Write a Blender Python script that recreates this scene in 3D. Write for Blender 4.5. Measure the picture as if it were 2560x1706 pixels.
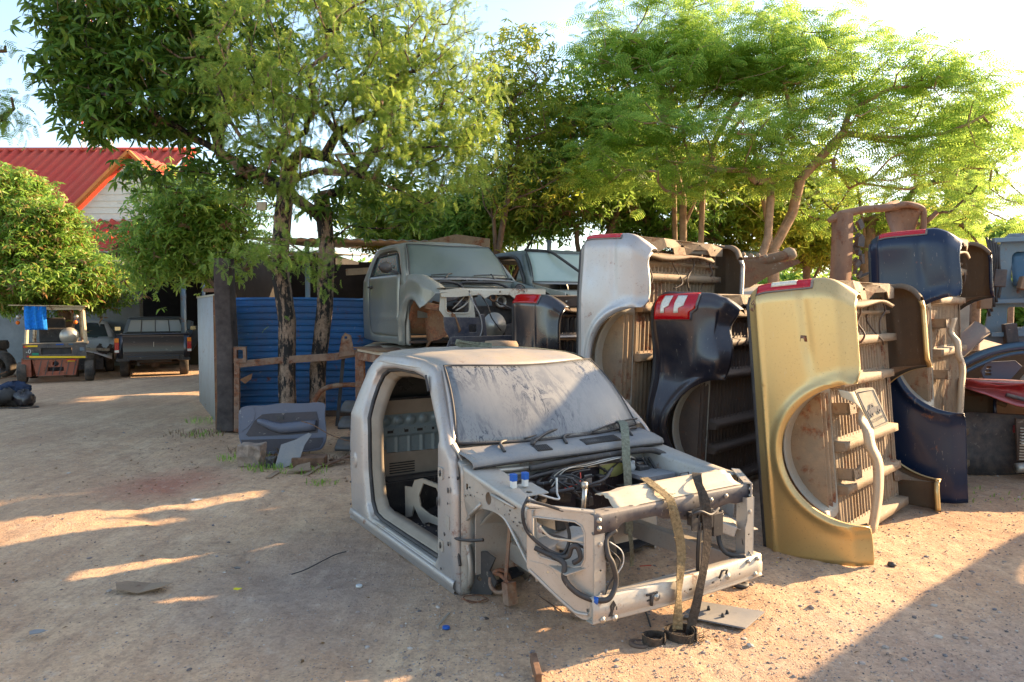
import bpy, bmesh, math, random
import numpy as np
from mathutils import Vector, Matrix
for o in list(bpy.data.objects): bpy.data.objects.remove(o)
S = bpy.context.scene
PI = math.pi
# ---------------------------------------------------------------- camera
cd = bpy.data.cameras.new("camera"); cam = bpy.data.objects.new("camera", cd); S.collection.objects.link(cam)
cam.location = (0, 0, 1.7); cam.rotation_euler = (PI/2 - math.atan(85/1800), 0, 0)
cd.sensor_width = 36; cd.lens = 1800/2560*36; cd.clip_end = 3000; cd.clip_start = 0.05
S.camera = cam
# ---------------------------------------------------------------- light
SUN_EL, SUN_AZ = math.radians(20), math.radians(26)      # azimuth measured from +X towards +Y
W = bpy.data.worlds.new("World"); S.world = W; W.use_nodes = True
wt = W.node_tree; sky = wt.nodes.new('ShaderNodeTexSky'); sky.sky_type = 'NISHITA'; sky.sun_disc = False
sky.sun_elevation = SUN_EL; sky.sun_rotation = PI/2 - SUN_AZ
sky.air_density = 1.0; sky.dust_density = 1.2; sky.ozone_density = 1.5
bg = wt.nodes['Background']; hz = wt.nodes.new('ShaderNodeHueSaturation'); hz.inputs['Saturation'].default_value = .92; wt.links.new(sky.outputs[0], hz.inputs['Color']); wt.links.new(hz.outputs[0], bg.inputs[0]); bg.inputs[1].default_value = 0.13
sl = bpy.data.lights.new("sun", 'SUN'); sun = bpy.data.objects.new("sun", sl); S.collection.objects.link(sun)
sl.energy = 5.0; sl.angle = math.radians(0.6); sl.color = (1.0, 0.72, 0.42)
sd = Vector((math.cos(SUN_EL)*math.cos(SUN_AZ), math.cos(SUN_EL)*math.sin(SUN_AZ), math.sin(SUN_EL)))
sun.rotation_euler = sd.to_track_quat('Z', 'Y').to_euler()
vs = S.view_settings; vs.view_transform = 'Standard'; vs.look = 'None'; vs.exposure = 1.88; vs.gamma = 1
S.cycles.max_bounces = 6; S.cycles.diffuse_bounces = 3; S.cycles.transparent_max_bounces = 8
# ---------------------------------------------------------------- colour and materials
def C(r, g, b, a=1):
    f = lambda c: (c/255/12.92 if c/255 <= .04045 else ((c/255+.055)/1.055)**2.4)
    return (f(r), f(g), f(b), a)
def nt(name):
    m = bpy.data.materials.new(name); m.use_nodes = True; t = m.node_tree
    return m, t, t.nodes['Principled BSDF']
def N(t, typ, **k):
    n = t.nodes.new(typ)
    for a, v in k.items():
        if a.startswith('i_'):
            key = a[2:]; key = int(key) if key.isdigit() else key.replace('_', ' ')
            n.inputs[key].default_value = v
        else: setattr(n, a, v)
    return n
def L(t, a, b): t.links.new(a, b)
def noise(t, scale, detail=4, rough=.6, vec=None, dist=0):
    n = N(t, 'ShaderNodeTexNoise'); n.inputs['Scale'].default_value = scale; n.inputs['Detail'].default_value = detail
    n.inputs['Roughness'].default_value = rough; n.inputs['Distortion'].default_value = dist
    if vec is None:
        tc = N(t, 'ShaderNodeTexCoord'); vec = tc.outputs['Object']
    L(t, vec, n.inputs['Vector']); return n
def ramp(t, fac, stops):
    r = N(t, 'ShaderNodeValToRGB'); e = r.color_ramp.elements
    while len(e) < len(stops): e.new(.5)
    for x, (p, c) in zip(e, stops):
        x.position = p; x.color = c if not isinstance(c, (int, float)) else (c, c, c, 1)
    L(t, fac, r.inputs[0]); return r
def mix(t, fac, a, b, mode='MIX'):
    m = N(t, 'ShaderNodeMix', data_type='RGBA', blend_type=mode)
    for s, v in ((0, fac), (6, a), (7, b)):
        if hasattr(v, 'is_linked') or isinstance(v, bpy.types.NodeSocket): L(t, v, m.inputs[s])
        else: m.inputs[s].default_value = v
    return m.outputs[2]
def mth(t, op, a, b=0., cl=False):
    m = N(t, 'ShaderNodeMath', operation=op, use_clamp=cl)
    for s, v in ((0, a), (1, b)):
        if isinstance(v, bpy.types.NodeSocket): L(t, v, m.inputs[s])
        else: m.inputs[s].default_value = v
    return m.outputs[0]
def bump(t, b, h, strength=.3, dist=.01):
    n = N(t, 'ShaderNodeBump'); n.inputs['Strength'].default_value = strength; n.inputs['Distance'].default_value = dist
    L(t, h, n.inputs['Height']); L(t, n.outputs[0], b.inputs['Normal'])
DUST = C(176, 156, 130)
def paint(name, col, rough=.35, metal=.0, coat=0., dust=.35, dustcol=DUST, dscale=3., top=.6, rust=0., bmp=.05, bscale=30, spec=.5):
    """paint / metal / plastic with a worn coat of dust: more where the surface looks up, in cloudy patches; rust spots"""
    m, t, b = nt(name)
    n1 = noise(t, dscale, 6, .65); n2 = noise(t, dscale*9, 4, .7)
    g = N(t, 'ShaderNodeNewGeometry'); sp = N(t, 'ShaderNodeSeparateXYZ'); L(t, g.outputs['Normal'], sp.inputs[0])
    up = mth(t, 'MULTIPLY', mth(t, 'MAXIMUM', sp.outputs[2], 0.), top)
    cloud = ramp(t, n1.outputs[0], [(.35, 0.), (.72, 1.)]).outputs[0]
    f = mth(t, 'MULTIPLY', cloud, dust*1.1); f = mth(t, 'ADD', f, up)
    f = mth(t, 'ADD', f, mth(t, 'MULTIPLY', mth(t, 'SUBTRACT', n2.outputs[0], .5), .5*min(1, dust*2)), True)
    f = mth(t, 'MINIMUM', f, .93)
    c = mix(t, f, col, dustcol)
    if rust > 0:
        n3 = noise(t, 4.5, 8, .75); r = ramp(t, n3.outputs[0], [(.62-rust*.3, 0.), (.70-rust*.25, 1.)]).outputs[0]
        n4 = noise(t, 40, 4); rc = ramp(t, n4.outputs[0], [(.3, C(70, 40, 26)), (.7, C(140, 84, 48))]).outputs[0]
        c = mix(t, r, c, rc)
        L(t, mth(t, 'MULTIPLY', metal, mth(t, 'SUBTRACT', 1., r)), b.inputs['Metallic'])
    else:
        L(t, mth(t, 'MULTIPLY', metal, mth(t, 'SUBTRACT', 1., f)), b.inputs['Metallic'])
    # grime: fine dark specks and a few long pale scratches
    n8 = noise(t, 55, 5, .8); c = mix(t, ramp(t, n8.outputs[0], [(.30, .45), (.42, 0.)]).outputs[0], c, C(60, 48, 38))
    tc_ = N(t, 'ShaderNodeTexCoord'); mq = N(t, 'ShaderNodeMapping'); L(t, tc_.outputs['Object'], mq.inputs[0]); mq.inputs['Scale'].default_value = (3, 26, 5); mq.inputs['Rotation'].default_value = (.3, .5, .9)
    n9 = noise(t, 3, 4, .6, mq.outputs[0]); c = mix(t, ramp(t, n9.outputs[0], [(.66, 0.), (.70, .35), (.72, 0.)]).outputs[0], c, C(190, 178, 160))
    L(t, c, b.inputs['Base Color'])
    L(t, mth(t, 'ADD', rough, mth(t, 'MULTIPLY', f, .85-rough)), b.inputs['Roughness'])
    if coat: L(t, mth(t, 'MULTIPLY', coat, mth(t, 'SUBTRACT', 1., f)), b.inputs['Coat Weight']); b.inputs['Coat Roughness'].default_value = .08
    b.inputs['Specular IOR Level'].default_value = spec
    if bmp:
        nb = noise(t, bscale, 3); bump(t, b, nb.outputs[0], bmp, .01)
    return m
def dustyglass(name, base=C(40, 52, 56), dust=C(150, 146, 134), cover=.8, streak=True):
    m, t, b = nt(name)
    n1 = noise(t, 2.2, 6, .6, dist=.4); f = ramp(t, n1.outputs[0], [(.28, cover*.75), (.55, cover)]).outputs[0]
    if streak:
        # finger and wiper marks through the dust: curved scratches
        tc = N(t, 'ShaderNodeTexCoord'); mp = N(t, 'ShaderNodeMapping'); L(t, tc.outputs['Object'], mp.inputs[0])
        mp.inputs['Scale'].default_value = (1.5, 4.6, 1.5); mp.inputs['Rotation'].default_value = (.5, .4, .7)
        n2 = noise(t, 2.6, 5, .62, mp.outputs[0], 1.6)
        s = ramp(t, n2.outputs[0], [(.50, 0.), (.56, 1.), (.64, .3)]).outputs[0]
        n3 = noise(t, 1.7, 3, .5); g = ramp(t, n3.outputs[0], [(.36, .1), (.54, 1.)]).outputs[0]
        n4 = noise(t, 26, 3, .6, mp.outputs[0], .8)
        s4 = ramp(t, n4.outputs[0], [(.55, 0.), (.62, .8)]).outputs[0]
        s = mth(t, 'MULTIPLY', mth(t, 'MAXIMUM', s, s4), g)
        f = mth(t, 'MULTIPLY', f, mth(t, 'SUBTRACT', 1., mth(t, 'MULTIPLY', s, .8)))
    L(t, mix(t, f, base, dust), b.inputs['Base Color'])
    L(t, mth(t, 'ADD', .10, mth(t, 'MULTIPLY', f, .45)), b.inputs['Roughness'])
    b.inputs['Specular IOR Level'].default_value = .6
    return m
def flat(name, col, rough=.7, metal=0., var=.12, scale=12, bmp=.1, spec=.3, emit=0):
    m, t, b = nt(name); n = noise(t, scale, 5, .65)
    c0 = tuple(x*(1-var*2) for x in col[:3])+(1,); c1 = tuple(min(1, x*(1+var*2)) for x in col[:3])+(1,)
    L(t, ramp(t, n.outputs[0], [(.3, c0), (.7, c1)]).outputs[0], b.inputs['Base Color'])
    b.inputs['Roughness'].default_value = rough; b.inputs['Metallic'].default_value = metal; b.inputs['Specular IOR Level'].default_value = spec
    if bmp: bump(t, b, n.outputs[0], bmp, .01)
    return m
def leafmat(name, cols, trans=.45, rough=.45):
    m = bpy.data.materials.new(name); m.use_nodes = True; t = m.node_tree; t.nodes.clear()
    g = N(t, 'ShaderNodeNewGeometry'); r = ramp(t, g.outputs['Random Per Island'], [(i/(len(cols)-1), c) for i, c in enumerate(cols)])
    d = N(t, 'ShaderNodeBsdfPrincipled'); L(t, r.outputs[0], d.inputs['Base Color']); d.inputs['Roughness'].default_value = rough
    d.inputs['Specular IOR Level'].default_value = .35
    hs = N(t, 'ShaderNodeHueSaturation'); L(t, r.outputs[0], hs.inputs['Color']); hs.inputs['Saturation'].default_value = .92; hs.inputs['Value'].default_value = 2.1; hs.inputs['Hue'].default_value = .478
    tr = N(t, 'ShaderNodeBsdfTranslucent'); L(t, hs.outputs[0], tr.inputs[0])
    mx = N(t, 'ShaderNodeMixShader'); mx.inputs[0].default_value = trans; L(t, d.outputs[0], mx.inputs[1]); L(t, tr.outputs[0], mx.inputs[2])
    o = N(t, 'ShaderNodeOutputMaterial'); L(t, mx.outputs[0], o.inputs[0]); return m
# ---------------------------------------------------------------- mesh helpers
def link(o): S.collection.objects.link(o); return o
def tag(o, label=None, cat=None, group=None, kind=None):
    for k, v in (('label', label), ('category', cat), ('group', group), ('kind', kind)):
        if v: o[k] = v
    return o
def thing(name, label, cat, loc=(0, 0, 0), rot=(0, 0, 0), group=None):
    o = link(bpy.data.objects.new(name, None)); o.location = loc; o.rotation_euler = rot; o.empty_display_size = .1
    return tag(o, label, cat, group)
def catmull(P, n=6, closed=False):
    P = [Vector(p) for p in P]; k = len(P); out = []
    for i in range(k if closed else k-1):
        g = lambda j: P[j % k] if closed else P[max(0, min(k-1, j))]
        a, b, c, d = g(i-1), g(i), g(i+1), g(i+2)
        for s in range(n):
            t = s/n; out.append(.5*((2*b)+(c-a)*t+(2*a-5*b+4*c-d)*t*t+(3*b-a-3*c+d)*t**3))
    if not closed: out.append(P[-1])
    return out
class MB:
    def __init__(s): s.v = []; s.f = []; s.m = []; s.sm = []
    def add(s, V, F, mi=0, sm=True):
        o = len(s.v); s.v += [tuple(p) for p in V]
        for f in F: s.f.append(tuple(i+o for i in f)); s.m.append(mi); s.sm.append(sm)
        return s
    def box(s, c, d, R=None, mi=0, taper=1.):
        hx, hy, hz = d[0]/2, d[1]/2, d[2]/2; c = Vector(c); V = []
        for z in (-1, 1):
            k = taper if z > 0 else 1
            for x, y in ((-1, -1), (1, -1), (1, 1), (-1, 1)):
                p = Vector((x*hx*k, y*hy*k, z*hz)); V.append(c+(R @ p if R else p))
        return s.add(V, [(3, 2, 1, 0), (4, 5, 6, 7), (0, 1, 5, 4), (1, 2, 6, 5), (2, 3, 7, 6), (3, 0, 4, 7)], mi, False)
    def beam(s, p0, p1, w, h, up=(0, 0, 1), mi=0):
        p0, p1 = Vector(p0), Vector(p1); d = (p1-p0); l = d.length; d.normalize(); up = Vector(up)
        x = up.cross(d);
        if x.length < 1e-4: x = Vector((1, 0, 0)).cross(d)
        x.normalize(); y = d.cross(x); R = Matrix((x, y, d)).transposed()
        return s.box((p0+p1)/2, (w, h, l), R, mi)
    def tube(s, P, r, n=8, mi=0, cap=True, smooth=0):
        if smooth: P = catmull(P, smooth)
        P = [Vector(p) for p in P]; k = len(P)
        rr = r if isinstance(r, (list, tuple)) else [r]*k
        if len(rr) != k: rr = [rr[0]+(rr[-1]-rr[0])*i/(k-1) for i in range(k)]
        V = []; ref = None
        for i, p in enumerate(P):
            d = (P[min(k-1, i+1)]-P[max(0, i-1)]); d = d.normalized() if d.length > 1e-9 else Vector((0, 0, 1))
            if ref is None: ref = d.orthogonal().normalized()
            ref = (ref-d*ref.dot(d)); ref = ref.normalized() if ref.length > 1e-6 else d.orthogonal().normalized()
            q = d.cross(ref)
            for j in range(n): a = 2*PI*j/n; V.append(p+(ref*math.cos(a)+q*math.sin(a))*rr[i])
        F = [(i*n+j, i*n+(j+1) % n, (i+1)*n+(j+1) % n, (i+1)*n+j) for i in range(k-1) for j in range(n)]
        if cap: F += [tuple(range(n))[::-1], tuple((k-1)*n+j for j in range(n))]
        return s.add(V, F, mi)
    def strip(s, P, w, side, mi=0, th=.004, smooth=6):
        """flat strap along P, width w along the vector(s) side"""
        if smooth: P = catmull(P, smooth)
        P = [Vector(p) for p in P]; k = len(P)
        sd_ = [Vector(x) for x in side] if isinstance(side[0], (tuple, list, Vector)) else [Vector(side)]
        V = []
        for i, p in enumerate(P):
            a = i/(k-1)*(len(sd_)-1); j = min(int(a), max(0, len(sd_)-2)); x = sd_[j].lerp(sd_[min(j+1, len(sd_)-1)], a-j).normalized()
            d = (P[min(k-1, i+1)]-P[max(0, i-1)]).normalized(); nn = x.cross(d).normalized()*th/2
            V += [p-x*w/2-nn, p+x*w/2-nn, p+x*w/2+nn, p-x*w/2+nn]
        F = [(i*4+j, i*4+(j+1) % 4, (i+1)*4+(j+1) % 4, (i+1)*4+j) for i in range(k-1) for j in range(4)]+[(0, 3, 2, 1), tuple((k-1)*4+j for j in range(4))]
        return s.add(V, F, mi, False)
    def cyl(s, p0, p1, r, r2=None, n=20, mi=0): 
        s.tube([p0, p1], [r, r2 if r2 is not None else r], n, mi); return s
    def loft(s, rows, mi=0, closed=False, sm=True):
        n = len(rows[0]); V = [p for r in rows for p in r]; m = n if closed else n-1
        return s.add(V, [(i*n+j, i*n+(j+1) % n, (i+1)*n+(j+1) % n, (i+1)*n+j) for i in range(len(rows)-1) for j in range(m)], mi, sm)
    def ball(s, c, r, n=12, mi=0, sc=(1, 1, 1), jit=0, rnd=None):
        rows = []
        for i in range(n//2+1):
            th = PI*i/(n//2); rows.append([Vector(c)+Vector((math.sin(th)*math.cos(2*PI*j/n)*r*sc[0], math.sin(th)*math.sin(2*PI*j/n)*r*sc[1], math.cos(th)*r*sc[2]))*(1+(rnd.uniform(-jit, jit) if jit else 0)) for j in range(n)])
        return s.loft(rows, mi, True)
    def lathe(s, c, prof, ax=(0, 0, 1), n=24, mi=0, arc=1.):
        ax = Vector(ax).normalized(); x = ax.orthogonal().normalized(); y = ax.cross(x); c = Vector(c)
        m = n if arc == 1 else n+1
        rows = [[c+ax*h+(x*math.cos(2*PI*arc*j/n)+y*math.sin(2*PI*arc*j/n))*r for j in range(m)] for r, h in prof]
        return s.loft(rows, mi, arc == 1)
    def plate(s, outline, holes, fn, th, mi=0):
        """stamped sheet: 2D outline with holes, fn(a, b, t) -> 3D, thickness th"""
        bm = bmesh.new()
        def loop(P):
            vs_ = [bm.verts.new((p[0], p[1], 0)) for p in P]
            for i in range(len(vs_)): bm.edges.new((vs_[i], vs_[(i+1) % len(vs_)]))
        loop(outline)
        for h in holes: loop(h)
        bmesh.ops.triangle_fill(bm, use_beauty=True, use_dissolve=False, edges=bm.edges[:], normal=(0, 0, 1))
        bm.verts.index_update(); vv = [(v.co.x, v.co.y) for v in bm.verts]; n = len(vv)
        ff = [tuple(v.index for v in f.verts) for f in bm.faces]
        V = [fn(a, b, 0) for a, b in vv]+[fn(a, b, th) for a, b in vv]
        F = ff+[tuple(i+n for i in f[::-1]) for f in ff]
        for e in bm.edges:
            if len(e.link_faces) == 1:
                a, b = e.verts[0].index, e.verts[1].index; F.append((a, b, b+n, a+n))
        bm.free(); return s.add(V, F, mi, False)
    def split(s, name, mats, parent=None, **k):
        """every separate piece becomes its own object of the same name"""
        n = len(s.v); p = list(range(n))
        def fd(a):
            while p[a] != a: p[a] = p[p[a]]; a = p[a]
            return a
        for f in s.f:
            for q in f[1:]: p[fd(q)] = fd(f[0])
        g = {}
        for i, f in enumerate(s.f): g.setdefault(fd(f[0]), []).append(i)
        out = []
        for fs in g.values():
            ids = sorted({v for i in fs for v in s.f[i]}); mp = {v: j for j, v in enumerate(ids)}; mb = MB(); mb.v = [s.v[v] for v in ids]
            mb.f = [tuple(mp[v] for v in s.f[i]) for i in fs]; mb.m = [s.m[i] for i in fs]; mb.sm = [s.sm[i] for i in fs]; out.append(mb.build(name, mats, parent, **k))
        return out
    def build(s, name, mats, parent=None, bevel=0, auto=35, solid=0, subs=0):
        me = bpy.data.meshes.new(name); me.from_pydata(s.v, [], s.f)
        if not isinstance(mats, (list, tuple)): mats = [mats]
        for m in mats: me.materials.append(m)
        me.polygons.foreach_set('material_index', s.m); me.polygons.foreach_set('use_smooth', s.sm)
        me.validate(); me.update()
        o = link(bpy.data.objects.new(name, me))
        if parent: o.parent = parent
        if solid:
            x = o.modifiers.new('solid', 'SOLIDIFY'); x.thickness = solid; x.offset = 0
        if subs:
            x = o.modifiers.new('sub', 'SUBSURF'); x.levels = x.render_levels = subs
        if bevel:
            x = o.modifiers.new('bevel', 'BEVEL'); x.width = bevel; x.segments = 2; x.limit_method = 'ANGLE'; x.angle_limit = math.radians(40); x.harden_normals = False
        return o
def ell(cx, cy, rx, ry, n=20, a0=0): return [(cx+rx*math.cos(a0+2*PI*i/n), cy+ry*math.sin(a0+2*PI*i/n)) for i in range(n)]
def rrect(x0, y0, x1, y1, r, n=4):
    out = []
    for cx, cy, a in ((x1-r, y1-r, 0), (x0+r, y1-r, PI/2), (x0+r, y0+r, PI), (x1-r, y0+r, 1.5*PI)):
        out += [(cx+r*math.cos(a+PI/2*i/n), cy+r*math.sin(a+PI/2*i/n)) for i in range(n+1)]
    return out
def sm01(x): x = max(0, min(1, x)); return x*x*(3-2*x)
# ---------------------------------------------------------------- materials
M = {}
M['silver'] = paint('silver_paint', C(170, 168, 168), .36, .65, .15, .46, C(180, 160, 134), 2.6, .36, rust=.02, bmp=.02, bscale=9)
M['silver_in'] = paint('inner_silver', C(172, 168, 160), .42, .5, 0, .42, C(176, 158, 134), 5, .22, rust=.10)
M['beige_trim'] = flat('beige_trim', C(150, 136, 118), .7, 0, .06, 8, .03)
M['grey_panel'] = paint('grey_stamped', C(128, 146, 150), .4, .3, 0, .3, C(150, 150, 140), 3, .2)
M['black_pl'] = paint('black_plastic', C(22, 22, 26), .45, 0, 0, .22, C(130, 118, 104), 4, .3)
M['black_rub'] = paint('black_rubber', C(26, 26, 28), .6, 0, 0, .25, C(110, 100, 90), 6, .3)
M['carpet'] = paint('dark_carpet', C(30, 29, 33), .95, 0, 0, .35, C(84, 74, 66), 9, .1, bmp=.5, bscale=120)
M['cowl'] = paint('cowl_plastic', C(112, 114, 118), .6, 0, 0, .6, C(150, 142, 130), 4, .3)
M['navy_metal'] = paint('navy_beam', C(44, 48, 62), .4, .2, 0, .3, C(150, 136, 118), 4, .55)
M['beige_plate'] = paint('dusty_plate', C(176, 164, 146), .6, .1, 0, .7, C(196, 176, 148), 4, .6)
M['pad'] = paint('bonnet_pad', C(34, 28, 34), .9, 0, 0, .25, C(90, 78, 72), 5, .1, bmp=.3)
M['glassw'] = dustyglass('dusty_windscreen', C(16, 28, 44), C(138, 136, 130), .84)
M['steel'] = paint('bright_steel', C(170, 168, 160), .35, .8, 0, .3, DUST, 8, .3)
M['blue_cap'] = flat('blue_cap', C(30, 84, 160), .4, 0, .05)
M['white_pl'] = flat('white_plastic', C(200, 198, 190), .5, 0, .05)
M['red_pl'] = flat('red_wire', C(190, 70, 50), .5, 0, .05)
M['yellow_pl'] = flat('yellow_plastic', C(214, 200, 40), .5, 0, .05)
M['gold_pass'] = paint('zinc_bracket', C(170, 170, 100), .4, .5, 0, .3)
M['strap_grn'] = flat('olive_webbing', C(116, 116, 98), .95, 0, .2, 60, .5)
M['strap_tan'] = flat('tan_webbing', C(124, 106, 76), .95, 0, .22, 60, .6)
M['strap_blk'] = flat('dark_webbing', C(70, 60, 50), .95, 0, .25, 60, .6)
M['wood'] = flat('old_wood', C(112, 84, 64), .85, 0, .2, 14, .4)
M['rusty'] = paint('rusty_steel', C(120, 96, 80), .75, .1, 0, .6, C(160, 132, 104), 5, .35, rust=.55)
M['blackglass'] = dustyglass('dark_glass', C(14, 18, 20), C(70, 70, 66), .45, False)
M['dirty_loom'] = flat('dusty_loom', C(110, 100, 88), .8, 0, .15)
# ================================================================ GROUND
def vnoise(x, y, sc, seed):
    r = np.random.RandomState(seed); g = r.rand(256, 256); X = x*sc+1000; Y = y*sc+1000
    i, j = np.floor(X).astype(int), np.floor(Y).astype(int); fx, fy = X-i, Y-j; fx = fx*fx*(3-2*fx); fy = fy*fy*(3-2*fy)
    i &= 255; j &= 255; i2, j2 = (i+1) & 255, (j+1) & 255
    return (g[i, j]*(1-fx)*(1-fy)+g[i2, j]*fx*(1-fy)+g[i, j2]*(1-fx)*fy+g[i2, j2]*fx*fy)-.5
def gh(x, y):
    h = .030*vnoise(x, y, .5, 1)+.018*vnoise(x, y, 1.7, 2)+.012*vnoise(x, y, 5, 3)+.009*vnoise(x, y, 13, 4)+.008*vnoise(x, y, 27, 5)
    # wheel tracks sweeping from the lower right to the far left
    for off, wd, dp in ((-.2, .16, .014), (.25, .12, .010), (1.5, .2, .016), (2.0, .14, .012), (3.1, .3, .014)):
        c = -1.15+off*.5-.0*x; d = (x-(-.3-off))*.80+(y-2.6)*.60
        h -= 1.5*dp*np.exp(-(d/wd)**2)*(1+.8*vnoise(x, y, 9, 6))*np.clip((y < 9)*1., 0, 1)
    for k in range(5):
        d = y-(7.6+k*.55)-.30*(x+4)+.04*(x+4)**2; h -= .010*np.exp(-(d/.12)**2)*(x < -1)
    return h*np.clip(1.2-np.hypot(x, y)/40, .1, 1)-.004
def axis(lo, hi, st, far, k):
    a = list(np.arange(lo, hi+st, st)); s = st; p = hi+st
    while p < far: s *= k; p += s; a.append(p)
    s = st; p = lo
    while p > -far: s *= k; p -= s; a.insert(0, p)
    return np.array(a)
gx = axis(-6.5, 5.5, .032, 900, 1.25); gy = axis(1.6, 11, .032, 900, 1.25); gy = gy[gy > -60]
X, Y = np.meshgrid(gx, gy); Z = gh(X, Y)
me = bpy.data.meshes.new('ground'); nx, ny = len(gx), len(gy)
me.vertices.add(nx*ny); me.vertices.foreach_set('co', np.stack([X, Y, Z], -1).ravel())
idx = np.arange(nx*ny).reshape(ny, nx); q = np.stack([idx[:-1, :-1], idx[:-1, 1:], idx[1:, 1:], idx[1:, :-1]], -1).reshape(-1, 4)
me.loops.add(q.size); me.loops.foreach_set('vertex_index', q.ravel()); me.polygons.add(len(q))
me.polygons.foreach_set('loop_start', np.arange(0, q.size, 4)); me.polygons.foreach_set('loop_total', np.full(len(q), 4))
me.polygons.foreach_set('use_smooth', np.ones(len(q), bool)); me.update()
m, t, b = nt('dirt')
tc = N(t, 'ShaderNodeTexCoord').outputs['Object']
n1 = noise(t, .6, 5, .6, tc); n2 = noise(t, 4, 6, .65, tc); n3 = noise(t, 45, 5, .7, tc); n4 = noise(t, 160, 3, .7, tc)
base = ramp(t, n1.outputs[0], [(.3, C(192, 154, 120)), (.5, C(206, 170, 134)), (.7, C(216, 184, 149))]).outputs[0]
base = mix(t, ramp(t, n2.outputs[0], [(.35, .0), (.65, .45)]).outputs[0], base, C(170, 134, 106))
# worn wheel tracks: paler dust streaks
mp = N(t, 'ShaderNodeMapping'); L(t, tc, mp.inputs[0]); mp.inputs['Rotation'].default_value = (0, 0, math.radians(36)); mp.inputs['Scale'].default_value = (3.2, .45, 1)
n5 = noise(t, 1.0, 5, .6, mp.outputs[0]); base = mix(t, ramp(t, n5.outputs[0], [(.46, 0.), (.70, .55)]).outputs[0], base, C(224, 190, 152))
mpb = N(t, 'ShaderNodeMapping'); L(t, tc, mpb.inputs[0]); mpb.inputs['Rotation'].default_value = (0, 0, math.radians(33)); mpb.inputs['Scale'].default_value = (16, .35, 1)
n7 = noise(t, 1.0, 4, .6, mpb.outputs[0]); base = mix(t, ramp(t, n7.outputs[0], [(.52, 0.), (.62, .3)]).outputs[0], base, C(168, 136, 108))
# red-brown stain and gravelly grey zones
def spot(cx, cy, rx, ry, col, amt, base):
    v = N(t, 'ShaderNodeMapping'); L(t, tc, v.inputs[0]); v.inputs['Location'].default_value = (-cx/rx, -cy/ry, 0); v.inputs['Scale'].default_value = (1/rx, 1/ry, 0)
    ln = N(t, 'ShaderNodeVectorMath', operation='LENGTH'); L(t, v.outputs[0], ln.inputs[0])
    d = mth(t, 'ADD', ln.outputs[1], mth(t, 'MULTIPLY', mth(t, 'SUBTRACT', n2.outputs[0], .5), 1.2))
    return mix(t, ramp(t, d, [(.2, amt), (1., 0.)]).outputs[0], base, col)
base = spot(-3.35, 6.9, .75, .8, C(170, 100, 80), .7, base)
base = spot(-1.2, 4.4, 1.0, 1.2, C(136, 122, 118), .5, base)
base = spot(2.6, 3.2, 1.9, 1.0, C(140, 128, 124), .5, base)
vo = N(t, 'ShaderNodeTexVoronoi'); vo.inputs['Scale'].default_value = 70; L(t, tc, vo.inputs['Vector'])
gcol = ramp(t, N(t, 'ShaderNodeSeparateColor').outputs[0], [(0., C(110, 100, 96)), (.5, C(160, 140, 124)), (1., C(206, 190, 172))])
sc_ = N(t, 'ShaderNodeSeparateColor'); L(t, vo.outputs['Color'], sc_.inputs[0]); L(t, sc_.outputs[0], gcol.inputs[0])
gm = mth(t, 'MULTIPLY', ramp(t, vo.outputs['Distance'], [(.25, 1.), (.42, 0.)]).outputs[0], mth(t, 'GREATER_THAN', sc_.outputs[1], .55))
gm = mth(t, 'MULTIPLY', gm, ramp(t, n2.outputs[0], [(.4, .15), (.6, .8)]).outputs[0])
base = mix(t, gm, base, gcol.outputs[0])
base = mix(t, ramp(t, n3.outputs[0], [(.32, .38), (.56, 0.)]).outputs[0], base, C(104, 84, 70))
n6 = noise(t, 11, 6, .75, tc); base = mix(t, ramp(t, n6.outputs[0], [(.36, .32), (.5, 0.)]).outputs[0], base, C(122, 100, 84)); base = mix(t, ramp(t, n6.outputs[0], [(.56, 0.), (.7, .45)]).outputs[0], base, C(206, 184, 160))
L(t, base, b.inputs['Base Color']); b.inputs['Roughness'].default_value = .95; b.inputs['Specular IOR Level'].default_value = .15
hh = mth(t, 'ADD', mth(t, 'MULTIPLY', n3.outputs[0], .9), mth(t, 'MULTIPLY', n4.outputs[0], .4)); hh = mth(t, 'ADD', hh, mth(t, 'MULTIPLY', gm, .7)); hh = mth(t, 'ADD', hh, mth(t, 'MULTIPLY', n2.outputs[0], .8))
bump(t, b, hh, .9, .012)
me.materials.append(m); ground = link(bpy.data.objects.new('ground', me)); tag(ground, kind='structure')
# pebbles scattered over the dirt (nobody could count them)
def np_mesh(name, V, F, mats, smooth=True, midx=None):
    """V (n,3), F (m,k) arrays"""
    me = bpy.data.meshes.new(name); me.vertices.add(len(V)); me.vertices.foreach_set('co', np.ascontiguousarray(V, dtype=np.float32).ravel())
    k = F.shape[1]; me.loops.add(F.size); me.loops.foreach_set('vertex_index', F.ravel().astype(np.int32)); me.polygons.add(len(F))
    me.polygons.foreach_set('loop_start', np.arange(0, F.size, k, dtype=np.int32)); me.polygons.foreach_set('loop_total', np.full(len(F), k, dtype=np.int32))
    me.polygons.foreach_set('use_smooth', np.full(len(F), smooth, dtype=bool))
    for mm in (mats if isinstance(mats, (list, tuple)) else [mats]): me.materials.append(mm)
    if midx is not None: me.polygons.foreach_set('material_index', midx.astype(np.int32))
    me.update(); return link(bpy.data.objects.new(name, me))
bm = bmesh.new(); bmesh.ops.create_icosphere(bm, subdivisions=1, radius=1); bm.verts.index_update()
IV = np.array([v.co[:] for v in bm.verts]); IF = np.array([[v.index for v in f.verts] for f in bm.faces]); bm.free()
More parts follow.
